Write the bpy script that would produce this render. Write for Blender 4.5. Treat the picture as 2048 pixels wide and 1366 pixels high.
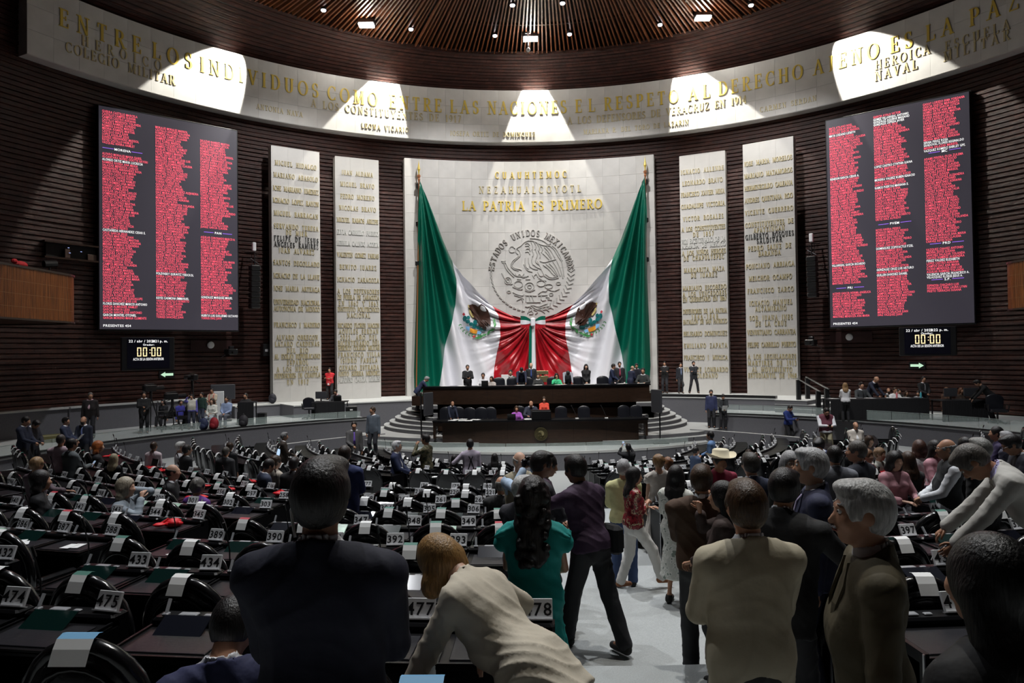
import bpy, math, random
import numpy as np
from mathutils import Vector, Matrix
random.seed(7); RNG = np.random.default_rng(7)
PI = math.pi
S = bpy.context.scene
for _o in list(bpy.data.objects): bpy.data.objects.remove(_o)
COL = S.collection
# ------------------------------------------------------------------ camera
F = 1400.0
CAM = np.array([-1.05, 0.0, 4.5])
PITCH, ROLL, YAW = math.radians(0.92), -0.014, 0.0
_R = Matrix.Rotation(YAW, 3, 'Z') @ Matrix.Rotation(PI/2 + PITCH, 3, 'X') @ Matrix.Rotation(ROLL, 3, 'Z')
RM = np.array(_R)
cd = bpy.data.cameras.new('camera'); cam = bpy.data.objects.new('camera', cd); COL.objects.link(cam)
cd.sensor_width = 36.0; cd.lens = F/2048*36.0; cd.clip_start = 0.05; cd.clip_end = 200
cam.matrix_world = Matrix.Translation(Vector(CAM)) @ _R.to_4x4()
S.camera = cam
# ------------------------------------------------------------------ view, world
S.view_settings.view_transform = 'Standard'; S.view_settings.look = 'None'
S.view_settings.gamma = 1.0; S.view_settings.use_curve_mapping = False
S.view_settings.exposure = 0.0
wd = bpy.data.worlds.new('world'); S.world = wd; wd.use_nodes = True
wd.node_tree.nodes['Background'].inputs[0].default_value = (0.6, 0.65, 0.8, 1)
wd.node_tree.nodes['Background'].inputs[1].default_value = 0.01
# ------------------------------------------------------------------ lights of the hall, plus added fill spots
def lamp(name, kind, loc, target, power, size=0.2, angle=60, blend=0.5, color=(1, 0.97, 0.92)):
    l = bpy.data.lights.new(name, kind); l.energy = power; l.color = color
    if kind == 'SPOT':
        l.spot_size = math.radians(angle); l.spot_blend = blend; l.shadow_soft_size = size
    elif kind == 'AREA':
        l.shape = 'DISK'; l.size = size
    else: l.shadow_soft_size = size
    o = bpy.data.objects.new(name, l); COL.objects.link(o)
    o.location = loc
    o.rotation_euler = (Vector(target) - Vector(loc)).to_track_quat('-Z', 'Y').to_euler()
    return o
LC = (0.0, 17.1)            # centre of the round hall
def pol(r, a, z=0.0, c=LC):  # angle in degrees clockwise from +y
    t = math.radians(a); return (c[0] + r*math.sin(t), c[1] + r*math.cos(t), z)
FRIEZE_SPOTS = (-44.5, -22.6, 1.0, 24.8, 46.5)
def drum(a, t, inset):          # point on the leaning brick drum above the frieze
    x0, y0, _ = pol(22.0, a); x1, y1 = 16.85*math.sin(math.radians(a)), 21.3+16.85*math.cos(math.radians(a))
    x, y = x0+(x1-x0)*t, y0+(y1-y0)*t; dx, dy = x-LC[0], y-LC[1]; q = math.hypot(dx, dy); return (x-dx/q*inset, y-dy/q*inset, 19.0+2*t)
for a in FRIEZE_SPOTS:
    lamp('frieze_spot', 'SPOT', drum(a, 0.8, 0.45), pol(21.4, a+0.3, 16.9 if abs(a) < 40 else 17.1), 7500, 0.05, 50 if abs(a) < 40 else 41, 0.12, (1, 0.97, 0.88))
for a in (-36, -12, 12, 36):
    lamp('wall_spot', 'SPOT', pol(12.5, a*0.9, 20.4), pol(21.4, a*0.95, 8.5), 5000, 0.25, 70, 0.9, (1, 0.985, 0.975))
for x, y, p in ((-5, 25, 1500), (5, 25, 1500), (0, 28, 1500)):
    lamp('stage_spot', 'SPOT', (x, y - 6, 20.4), (x*1.1, y + 5, 1.5), p*4.2, 0.3, 60, 0.9, (1, 0.98, 0.95))
for x, y, p in ((-9, 18, 900), (9, 18, 900), (0, 13, 1200), (-5, 21, 900), (5.5, 21, 900)):
    lamp('floor_spot', 'SPOT', (x, y, 20.4), (x*0.8, y - 3.0, 0.5), p*4.6, 0.15, 70, 0.8, (0.97, 0.98, 1.0))
for s_ in (-1, 1):
    lamp('platform_fill_spot', 'SPOT', (s_*8.5, 19, 20.3), (s_*12.5, 25.5, 1.7), 5200, 0.2, 48, 0.9, (0.97, 0.98, 1.0))  # added fill without a fixture, brightens the side platform floors
    lamp('balcony_fill_spot', 'SPOT', (s_*9.0, 24, 20.3), (s_*16.4, 22, 6.6), 2600, 0.2, 26, 0.9, (1, 0.93, 0.82))  # added fill without a fixture, lifts the dark balcony fronts
lamp('floor_spot', 'SPOT', (2.5, 9, 20.4), (0.9, 4.0, 2.0), 3600, 0.15, 40, 0.8, (1, 0.97, 0.9))
lamp('floor_spot', 'SPOT', (-6.5, 11, 20.4), (-4.0, 5.5, 2.0), 3200, 0.15, 45, 0.8, (0.95, 0.97, 1.0))
lamp('floor_spot', 'SPOT', (8.5, 11, 20.4), (6.0, 6.5, 2.0), 3000, 0.15, 45, 0.8, (0.95, 0.97, 1.0))
# ------------------------------------------------------------------ projection helpers (photo frame 2048 x 1366 -> rays)
def ray(px, py):
    v = RM @ np.array([(px-1024)/F, -(py-683)/F, -1.0]); return v/v[1]
def at(px, py, d): return CAM + ray(px, py)*d
def at_z(px, py, z):
    v = ray(px, py); return CAM + v*((z - CAM[2])/v[2])
def proj(p):
    q = RM.T @ (np.array(p) - CAM)
    if q[2] > -0.05: return None
    return 1024 + F*q[0]/-q[2], 683 - F*q[1]/-q[2]
def cyl_hit(px, py, R, c=LC):
    v = ray(px, py); ox, oy = CAM[0]-c[0], CAM[1]-c[1]
    A = v[0]**2+v[1]**2; B = ox*v[0]+oy*v[1]; C_ = ox*ox+oy*oy-R*R
    t = (-B + math.sqrt(B*B-A*C_))/A; p = CAM + v*t
    return math.degrees(math.atan2(p[0]-c[0], p[1]-c[1])), p[2]
# ------------------------------------------------------------------ levels
ZS, ZL, ZM, ZU = 0.71, 1.05, 1.69, 2.25     # low stage, landing, side platforms, upper platform
TC = (0.0, 29.0)                            # centre of the seat rows
ROWS = [('G', 24.9), ('F', 23.6), ('E', 22.2), ('D', 20.75), ('C', 19.4), ('B', 18.1), ('A', 16.7), ('Z', 15.3),
        ('T', 12.0), ('Y', 10.6), ('X', 9.2), ('W', 7.75), ('V', 6.3)]
def row_z(rho): return max(0.0, (rho-6.6)*0.115)
TERR = []                                    # (outer rho, inner rho, z)
_edges = [33.0] + [r-0.3 for _, r in ROWS]
def floor_z(x, y):
    rho = math.hypot(x-TC[0], y-TC[1])
    if 13.3 <= rho < 15.0: return 0.85
    if rho >= 26.0: return row_z(26.3)
    best = 0.0
    for _, r in ROWS:
        if rho >= r-0.3: return row_z(r)
    return 0.0
# ------------------------------------------------------------------ materials
MATS = {}
def mat(name, col, rough=0.5, metal=0.0, noise=0.0, nscale=8.0, bump=0.0, bscale=40.0, emit=0.0, spec=0.5, stretch=None, coat=0.0, alpha=None, trans=0.0):
    if name in MATS: return MATS[name]
    m = bpy.data.materials.new(name); m.use_nodes = True; nt = m.node_tree; N = nt.nodes; b = N['Principled BSDF']
    b.inputs['Base Color'].default_value = (*col, 1); b.inputs['Roughness'].default_value = rough
    b.inputs['Metallic'].default_value = metal; b.inputs['Specular IOR Level'].default_value = spec
    if coat: b.inputs['Coat Weight'].default_value = coat; b.inputs['Coat Roughness'].default_value = 0.15
    if trans: b.inputs['Transmission Weight'].default_value = trans
    if alpha is not None: b.inputs['Alpha'].default_value = alpha
    if noise or bump:
        tc = N.new('ShaderNodeTexCoord'); mp = N.new('ShaderNodeMapping'); nt.links.new(tc.outputs['Object'], mp.inputs[0])
        if stretch: mp.inputs['Scale'].default_value = stretch
    if noise:
        t = N.new('ShaderNodeTexNoise'); t.inputs['Scale'].default_value = nscale; t.inputs['Detail'].default_value = 5
        nt.links.new(mp.outputs[0], t.inputs['Vector'])
        mx = N.new('ShaderNodeMix'); mx.data_type = 'RGBA'
        mr = N.new('ShaderNodeMapRange'); mr.inputs[1].default_value = 0.3; mr.inputs[2].default_value = 0.7
        nt.links.new(t.outputs['Fac'], mr.inputs[0]); nt.links.new(mr.outputs[0], mx.inputs[0])
        mx.inputs[6].default_value = (*[c*(1-noise) for c in col], 1); mx.inputs[7].default_value = (*[min(1, c*(1+noise)) for c in col], 1)
        nt.links.new(mx.outputs[2], b.inputs['Base Color'])
    if bump:
        t2 = N.new('ShaderNodeTexNoise'); t2.inputs['Scale'].default_value = bscale; t2.inputs['Detail'].default_value = 4
        nt.links.new(mp.outputs[0], t2.inputs['Vector'])
        bp = N.new('ShaderNodeBump'); bp.inputs['Strength'].default_value = bump; bp.inputs['Distance'].default_value = 0.02
        nt.links.new(t2.outputs['Fac'], bp.inputs['Height']); nt.links.new(bp.outputs[0], b.inputs['Normal'])
    if emit:
        b.inputs['Emission Color'].default_value = (*col, 1); b.inputs['Emission Strength'].default_value = emit
    MATS[name] = m; return m
def brick_mat(name, c1, c2, scale_u):
    m = bpy.data.materials.new(name); m.use_nodes = True; nt = m.node_tree; N = nt.nodes; b = N['Principled BSDF']
    uv = N.new('ShaderNodeUVMap'); uv.uv_map = 'uv'
    bt = N.new('ShaderNodeTexBrick'); nt.links.new(uv.outputs[0], bt.inputs['Vector'])
    bt.inputs['Color1'].default_value = (*c1, 1); bt.inputs['Color2'].default_value = (*c2, 1); bt.inputs['Mortar'].default_value = (c1[0]*.35, c1[1]*.35, c1[2]*.35, 1)
    bt.inputs['Scale'].default_value = 1.0; bt.inputs['Mortar Size'].default_value = 0.012; bt.inputs['Brick Width'].default_value = 0.42; bt.inputs['Row Height'].default_value = 0.2
    n = N.new('ShaderNodeTexNoise'); n.inputs['Scale'].default_value = 1.6; n.inputs['Detail'].default_value = 8; n.inputs['Roughness'].default_value = 0.75
    mpp = N.new('ShaderNodeMapping'); mpp.inputs['Scale'].default_value = (1, 4, 1); nt.links.new(uv.outputs[0], mpp.inputs[0]); nt.links.new(mpp.outputs[0], n.inputs['Vector'])
    mr = N.new('ShaderNodeMapRange'); mr.inputs[1].default_value = 0.3; mr.inputs[2].default_value = 0.72; mr.inputs[3].default_value = 0.35; mr.inputs[4].default_value = 1.9
    nt.links.new(n.outputs['Fac'], mr.inputs[0])
    mx = N.new('ShaderNodeMix'); mx.data_type = 'RGBA'; mx.blend_type = 'MULTIPLY'; mx.inputs[0].default_value = 1
    nt.links.new(bt.outputs['Color'], mx.inputs[6]); nt.links.new(mr.outputs[0], mx.inputs[7]); nt.links.new(mx.outputs[2], b.inputs['Base Color'])
    b.inputs['Roughness'].default_value = 0.42; b.inputs['Specular IOR Level'].default_value = 0.35
    bp = N.new('ShaderNodeBump'); bp.inputs['Strength'].default_value = 0.7; bp.inputs['Distance'].default_value = 0.05
    ad = N.new('ShaderNodeMath'); nt.links.new(n.outputs['Fac'], ad.inputs[0]); nt.links.new(bt.outputs['Fac'], ad.inputs[1]); ad.operation = 'SUBTRACT'
    nt.links.new(ad.outputs[0], bp.inputs['Height']); nt.links.new(bp.outputs[0], b.inputs['Normal'])
    MATS[name] = m; return m
# ------------------------------------------------------------------ mesh helpers
def tag(o, label=None, cat=None, group=None, kind=None):
    if label: o['label'] = label
    if cat: o['category'] = cat
    if group: o['group'] = group
    if kind: o['kind'] = kind
    return o
class MB:
    """collects geometry (vertices, faces, material index) for one mesh"""
    def __init__(s): s.v = []; s.f = []; s.m = []; s.n = 0
    def add(s, vs, fs, mi=0):
        vs = np.asarray(vs, float).reshape(-1, 3)
        s.v.append(vs); s.f.extend([tuple(i+s.n for i in f) for f in fs]); s.m.extend([mi]*len(fs)); s.n += len(vs); return s
    def box(s, lo, hi, mi=0, M=None):
        (x0, y0, z0), (x1, y1, z1) = lo, hi
        v = np.array([(x0, y0, z0), (x1, y0, z0), (x1, y1, z0), (x0, y1, z0), (x0, y0, z1), (x1, y0, z1), (x1, y1, z1), (x0, y1, z1)], float)
        if M is not None: v = v @ M[:3, :3].T + M[:3, 3]
        return s.add(v, [(0, 3, 2, 1), (4, 5, 6, 7), (0, 1, 5, 4), (1, 2, 6, 5), (2, 3, 7, 6), (3, 0, 4, 7)], mi)
    def bbox(s, lo, hi, b=0.01, mi=0, M=None):      # box with chamfered edges
        x0, y0, z0 = lo; x1, y1, z1 = hi; v = []
        for z, e in ((z0, b), (z0+b, 0), (z1-b, 0), (z1, b)):
            for x, y in ((x0+b+e, y0+e), (x1-b-e, y0+e), (x1-e, y0+b+e), (x1-e, y1-b-e), (x1-b-e, y1-e), (x0+b+e, y1-e), (x0+e, y1-b-e), (x0+e, y0+b+e)):
                v.append((x, y, z))
        v = np.array(v, float)
        if M is not None: v = v @ M[:3, :3].T + M[:3, 3]
        f = [tuple(range(7, -1, -1)), tuple(range(24, 32))]
        for k in range(3):
            for i in range(8): f.append((k*8+i, k*8+(i+1) % 8, k*8+8+(i+1) % 8, k*8+8+i))
        return s.add(v, f, mi)
    def tube(s, pts, r, n=8, mi=0, cap=True, flat=1.0, up=None):
        pts = [np.array(p, float) for p in pts]; K = len(pts); rr = r if hasattr(r, '__len__') else [r]*K
        vs = []; ref = np.array(up if up is not None else (0.0, 0.0, 1.0))
        pa = None
        for i, p in enumerate(pts):
            t = pts[min(i+1, K-1)] - pts[max(i-1, 0)]; t = t/(np.linalg.norm(t)+1e-9)
            a = np.cross(t, ref)
            if np.linalg.norm(a) < 0.15: a = pa if pa is not None else np.cross(t, np.array([1.0, 0.2, 0]))
            a = a/np.linalg.norm(a); pa = a; b = np.cross(a, t)
            for k in range(n):
                q = 2*PI*k/n; vs.append(p + rr[i]*(math.cos(q)*a + math.sin(q)*b*flat))
        f = [(i*n+k, i*n+(k+1) % n, (i+1)*n+(k+1) % n, (i+1)*n+k) for i in range(K-1) for k in range(n)]
        if cap: f += [tuple(range(n-1, -1, -1)), tuple((K-1)*n+k for k in range(n))]
        return s.add(vs, f, mi)
    def lathe(s, prof, c=(0, 0, 0), n=16, mi=0):
        vs = [(c[0]+r*math.cos(2*PI*k/n), c[1]+r*math.sin(2*PI*k/n), c[2]+z) for r, z in prof for k in range(n)]
        f = [(i*n+k, i*n+(k+1) % n, (i+1)*n+(k+1) % n, (i+1)*n+k) for i in range(len(prof)-1) for k in range(n)]
        f += [tuple(range(n-1, -1, -1)), tuple((len(prof)-1)*n+k for k in range(n))]
        return s.add(vs, f, mi)
    def prism(s, poly, z0, z1, mi=0):
        n = len(poly); vs = [(x, y, z0) for x, y in poly] + [(x, y, z1) for x, y in poly]
        return s.add(vs, [tuple(range(n-1, -1, -1)), tuple(range(n, 2*n))] + [(i, (i+1) % n, n+(i+1) % n, n+i) for i in range(n)], mi)
    def ball(s, c, r, n=10, m=7, mi=0, M=None):
        r = r if hasattr(r, '__len__') else (r, r, r); vs = []
        for j in range(1, m):
            t = PI*j/m
            for k in range(n):
                q = 2*PI*k/n; vs.append((r[0]*math.sin(t)*math.cos(q), r[1]*math.sin(t)*math.sin(q), r[2]*math.cos(t)))
        vs += [(0, 0, r[2]), (0, 0, -r[2])]; vs = np.array(vs)
        if M is not None: vs = vs @ np.array(M).T
        vs = vs + np.array(c); L = (m-1)*n
        f = [(j*n+k, (j+1)*n+k, (j+1)*n+(k+1) % n, j*n+(k+1) % n) for j in range(m-2) for k in range(n)]
        f += [(L, k, (k+1) % n) for k in range(n)] + [(L+1, (m-2)*n+(k+1) % n, (m-2)*n+k) for k in range(n)]
        return s.add(vs, f, mi)
    def mesh(s, name, mats, smooth=False):
        me = bpy.data.meshes.new(name)
        me.from_pydata(np.concatenate(s.v).tolist() if s.v else [], [], s.f)
        for m in (mats if isinstance(mats, (list, tuple)) else [mats]): me.materials.append(m)
        if any(s.m): me.polygons.foreach_set('material_index', s.m)
        if smooth: me.polygons.foreach_set('use_smooth', [True]*len(me.polygons))
        me.update(); return me
    def obj(s, name, mats, parent=None, smooth=False, sharp=None):
        me = s.mesh(name, mats, smooth)
        if sharp: me.set_sharp_from_angle(angle=math.radians(sharp))
        return link(name, me, parent)
def link(name, me, parent=None, loc=None, rz=None):
    o = bpy.data.objects.new(name, me); COL.objects.link(o)
    if parent is not None: o.parent = parent
    if loc is not None: o.location = loc
    if rz is not None: o.rotation_euler = (0, 0, rz)
    return o
def empty(name, loc=(0, 0, 0), rz=0.0, label=None, cat=None, group=None):
    o = bpy.data.objects.new(name, None); COL.objects.link(o); o.location = loc; o.rotation_euler = (0, 0, rz); o.empty_display_size = 0.1
    return tag(o, label, cat, group)
def structure(o): o['kind'] = 'structure'; return o
def sector(mb, r0, r1, a0, a1, z0, z1, n=None, c=LC, mi=0, closed=True):
    n = n or max(2, int(abs(a1-a0)/2)); vs = []
    for i in range(n+1):
        a = a0+(a1-a0)*i/n
        vs += [pol(r0, a, z0, c), pol(r1, a, z0, c), pol(r1, a, z1, c), pol(r0, a, z1, c)]
    f = [(i*4+j, i*4+(j+1) % 4, i*4+4+(j+1) % 4, i*4+4+j) for i in range(n) for j in range(4)]
    f += [(3, 2, 1, 0), (n*4, n*4+1, n*4+2, n*4+3)]
    return mb.add(vs, f, mi)
# ================================================================== THE SETTING
M_BRICK = brick_mat('dark_brown_brick', (0.030, 0.0085, 0.0055), (0.052, 0.016, 0.011), 1)
M_MARB = mat('pale_stone', (0.60, 0.585, 0.56), 0.38, noise=0.07, nscale=1.3, bump=0.05, bscale=60)
M_MARB2 = mat('pale_stone_joint', (0.5, 0.49, 0.47), 0.7)
M_GREYWALL = mat('grey_carpeted_wall', (0.135, 0.135, 0.15), 0.85, noise=0.18, nscale=60, bump=0.25, bscale=220)
M_CARPET = mat('light_grey_carpet', (0.40, 0.42, 0.42), 0.95, noise=0.12, nscale=90, bump=0.3, bscale=300)
M_STEP = mat('pale_grey_step', (0.50, 0.51, 0.50), 0.9, noise=0.1, nscale=80, bump=0.2, bscale=260)
M_RISER = mat('dark_grey_riser', (0.13, 0.13, 0.14), 0.9, noise=0.1, nscale=60)
M_WOOD = mat('dark_red_wood_slat', (0.15, 0.048, 0.018), 0.38, noise=0.45, nscale=3, stretch=(9, 9, 0.6), bump=0.1)
M_BLACK = mat('black_void', (0.006, 0.005, 0.005), 0.9)
M_GOLD = mat('pale_gold_letter', (0.72, 0.53, 0.10), 0.35, metal=0.12)
M_GOLDP = mat('worn_gold_letter', (0.56, 0.47, 0.25), 0.4, metal=0.15)
M_SILVER = mat('silver_letter', (0.82, 0.82, 0.78), 0.35, metal=0.3)
M_DARKL = mat('dark_letter', (0.03, 0.03, 0.028), 0.5)
M_DWOOD = mat('dark_brown_desk_veneer', (0.030, 0.016, 0.010), 0.32, noise=0.3, nscale=4, stretch=(1, 1, 6))
M_BLK = mat('black_plastic', (0.012, 0.012, 0.013), 0.35)
M_BLKG = mat('glossy_black_lacquer', (0.005, 0.005, 0.006), 0.32, spec=0.22, bump=0.04, bscale=14)
M_BLKC = mat('black_cloth', (0.010, 0.010, 0.012), 0.9)
M_METAL = mat('brushed_steel', (0.55, 0.55, 0.56), 0.28, metal=1.0)
M_DMETAL = mat('dark_metal', (0.06, 0.06, 0.065), 0.35, metal=0.8)
M_PAPER = mat('white_paper', (0.88, 0.89, 0.88), 0.7)
M_GLASS = mat('clear_green_glass', (0.75, 0.9, 0.86), 0.05, alpha=0.22, spec=0.8)
def course_wall(name, prof_fn, a0, a1, n, z0, z1, course=0.2, depth=0.07):
    """curved wall of projecting brick courses; prof_fn(a, z) -> (x, y) of the face"""
    zs = []; 
    k = int(round((z1-z0)/course))
    for i in range(k):
        b = z0+i*course
        jit = random.uniform(0.6, 1.25)
        zs += [(b, 0.0), (b+course*0.16, 0.0), (b+course*0.24, depth*jit), (b+course*0.93, depth*jit)]
    zs.append((z1, 0.0)); vs = []; uvs = []
    for i in range(n+1):
        a = a0+(a1-a0)*i/n
        for z, dp in zs:
            x, y, rr = prof_fn(a, z, dp); vs.append((x, y, z)); uvs.append((math.radians(a)*rr, z))
    m = len(zs)
    fs = [(i*m+j, i*m+j+1, (i+1)*m+j+1, (i+1)*m+j) for i in range(n) for j in range(m-1)]
    me = bpy.data.meshes.new(name); me.from_pydata(vs, [], fs); me.materials.append(M_BRICK)
    uvl = me.uv_layers.new(name='uv'); li = np.zeros(len(me.loops), int); me.loops.foreach_get('vertex_index', li)
    uvl.data.foreach_set('uv', np.array(uvs)[li].ravel()); me.update()
    return structure(link(name, me))
RW = 22.0
def pf(a, z, dp):
    x, y, _ = pol(RW-dp, a); return x, y, RW
course_wall('wall_front', pf, -100, 100, 132, -0.1, 19.0)
def back(a, z, dp):
    x, y, _ = pol(RW-dp, a); return x, y, RW
course_wall('wall_back', back, 100, 260, 50, -0.1, 21.0, course=0.8)
CC = (0.0, 21.3); RC = 16.6; ZC = 20.9
def up(a, z, dp):          # upper drum leans in towards the ceiling ring
    t = (z-19.0)/(21.0-19.0); x0, y0, _ = pol(RW-dp, a)
    # matching point on ceiling ring, same bearing from the ring's centre
    x1, y1, _ = pol(RC+0.25-dp, a, 0, CC)
    return x0+(x1-x0)*t, y0+(y1-y0)*t, RW
course_wall('wall_upper', up, -100, 100, 132, 19.0, 21.0, course=0.143, depth=0.05)
# terraced floor
mb = MB(); 
bounds = [33.5] + [r-0.3 for _, r in ROWS]
zz = [row_z(26.3)] + [row_z(r) for _, r in ROWS]
prev_r = 33.5; levels = []
levels.append((33.5, 26.0, row_z(26.3)))
pr = 26.0
for i, (_, r) in enumerate(ROWS):
    lo = r-0.3
    if _ == 'T':
        levels.append((pr, 13.3, 0.85)); pr = 13.3
    levels.append((pr, lo, row_z(r))); pr = lo
levels.append((pr, 0.6, 0.0))
def tsec(r0, r1, z0, z1, n=72):   # top ring + inner riser about the seat centre, angles around the back
    vs = []; 
    for i in range(n+1):
        a = 180-118+236*i/n
        vs += [pol(r0, a, z1, TC), pol(r1, a, z1, TC), pol(r0, a, z0, TC)]
    f = [(i*3, i*3+1, i*3+4, i*3+3) for i in range(n)]; g = [(i*3+2, i*3, i*3+3, i*3+5) for i in range(n)]
    return vs, f, g
for k, (ro, ri, z) in enumerate(levels):
    zn = levels[k+1][2] if k+1 < len(levels) else 0.0
    vs, f, g = tsec(ri, ro, zn, z); mb.add(vs, f, 0); 
    mb.m[-len(f):] = [0]*len(f)
    mb.add(vs, g, 1)
mb.box((-24, 20, -0.06), (24, 42, -0.002), 0)
structure(mb.obj('floor', [M_CARPET, M_RISER]))
# ceiling: black backing and radial wooden slats
mb = MB(); 
vs = [pol(24.0, a*5, ZC+1.5, CC) for a in range(72)]
mb.add(vs, [tuple(range(72))]); mb.add([pol(RC+0.5, a*5, ZC+0.75, CC) for a in range(72)]+[pol(24, a*5, ZC+0.7, CC) for a in range(72)], [(i, (i+1) % 72, 72+(i+1) % 72, 72+i) for i in range(72)])
ceil = structure(mb.obj('ceiling', M_BLACK))
sl = MB(); sl.box((-0.035, 5.2, -0.09), (0.035, RC-0.05, 0.09)); slm = sl.mesh('slat', M_WOOD)
nsl = 190
for i in range(nsl):
    a = -78 + 156*i/(nsl-1) + random.uniform(-.05, .05)
    o = link('slat', slm, ceil); o.location = (CC[0], CC[1], ZC + random.uniform(-.05, .05)); o.rotation_euler = (random.uniform(-.002, .002), 0, -math.radians(a))
mb = MB()
for r in (8.0, 11.0, 13.8):
    sector(mb, r-.05, r+.05, -78, 78, ZC+0.12, ZC+0.24, 60, CC)
mb.obj('slat_hanger', M_DMETAL, ceil)
# stage levels
def ell(a, b, cx, cy, a0, a1, n):
    return [(cx+a*math.cos(math.radians(a0+(a1-a0)*i/n)), cy+b*math.sin(math.radians(a0+(a1-a0)*i/n))) for i in range(n+1)]
mb = MB()
SC = (0, 38.0); SR = 11.4
arc = [(SR*math.sin(math.radians(t)), SC[1]-SR*math.cos(math.radians(t))) for t in np.linspace(-37.9, 37.9, 40)]
mb.prism(arc[::-1][::-1] + [(7.6, 36), (-7.6, 36)], 0.0, ZS-0.02)
structure(mb.obj('trim_low_stage_wall', M_GREYWALL))
mb = MB(); arc2 = [(x, y) for x, y in arc]; mb.prism(arc2+[(7.6, 36), (-7.6, 36)], ZS-0.02, ZS)
structure(mb.obj('trim_low_stage_floor', M_CARPET))
mb = MB(); 
for i in range(len(arc)-1):
    (x0, y0), (x1, y1) = arc[i], arc[i+1]
    mb.add([(x0, y0-.012, ZS-.08), (x1, y1-.012, ZS-.08), (x1, y1-.012, ZS+.012), (x0, y0-.012, ZS+.012), (x0, y0+.10, ZS+.012), (x1, y1+.10, ZS+.012)], [(0, 1, 2, 3), (3, 2, 5, 4)])
structure(mb.obj('trim_stage_edge', M_STEP))
land = [(-9.2, 33.5)] + [(-8.6, 31.9), (-7.9, 30.7), (-6.8, 29.7), (-5.4, 29.0), (-3.9, 28.62), (3.9, 28.62), (5.4, 29.0), (6.8, 29.7), (7.9, 30.7), (8.6, 31.9), (9.2, 33.5)]
mb = MB(); mb.prism(land+[(9.2, 36), (-9.2, 36)], 0.0, ZL-0.02, 1); mb.prism(land+[(9.2, 36), (-9.2, 36)], ZL-0.02, ZL, 0)
l2 = [(x*0.94, y-0.22 if abs(x) > 4 else y) for x, y in land]
mb.prism([(x*1.02, y-0.25) for x, y in land]+[(9.4, 36), (-9.4, 36)], 0, ZL-0.17, 1); mb.prism([(x*1.02, y-0.25) for x, y in land]+[(9.4, 36), (-9.4, 36)], ZL-0.17, ZL-0.155, 0)
structure(mb.obj('floor_landing', [M_STEP, M_RISER]))
stair = empty('stage_stairs', (0, 0, 0), label='pale grey curved steps sweeping round both ends of the presidium desk', cat='stairs')
for k in range(7):
    a_, b_ = 7.15-0.26*k, 4.85-0.17*k; z1 = ZL+0.171*(k+1)
    p = [(x, y) for x, y in ell(a_, b_, 0, 33.5, 180, 360, 72)]; hole = lambda P: [q for q in P if q[0] <= -4.35]+[(-4.35, 30.72), (-5.12 if P[0][0] < -5.3 else P[0][0]+.05, 30.72), (-5.12 if P[0][0] < -5.3 else P[0][0]+.05, 36.5), (5.12 if P[0][0] < -5.3 else -P[0][0]-.05, 36.5), (5.12 if P[0][0] < -5.3 else -P[0][0]-.05, 30.72), (4.35, 30.72)]+[q for q in P if q[0] >= 4.35]; p = hole(p)
    mb = MB(); mb.prism(p+[(a_, 36.5), (-a_, 36.5)], ZL+0.02, z1-0.03, 1); p2 = hole(ell(a_+.02, b_+.02, 0, 33.5, 180, 360, 72)); mb.prism(p2+[(a_, 36.5), (-a_, 36.5)], z1-0.03, z1, 0)
    o = mb.obj('step', [M_STEP, M_RISER], stair)
mb = MB(); mb.box((-5.1, 31.62, 0), (5.1, 36.4, ZU-.01)); structure(mb.obj('floor_presidium', M_STEP))
# upper platform
mb = MB(); sector(mb, 18.2, 22.0, -37, 37, 0, ZU-0.02, 60, mi=1); sector(mb, 18.16, 22.0, -37, 37, ZU-0.05, ZU, 60, mi=0)
for s in (-1, 1):
    a0, a1 = (-43, -37) if s < 0 else (37, 40.5)
    sector(mb, 20.0, 22.0, a0, a1, 0, ZU-0.02, 6, mi=1); sector(mb, 19.96, 22.0, a0, a1, ZU-0.05, ZU, 6, mi=0)
structure(mb.obj('floor_upper_platform', [M_STEP, M_GREYWALL]))
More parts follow.
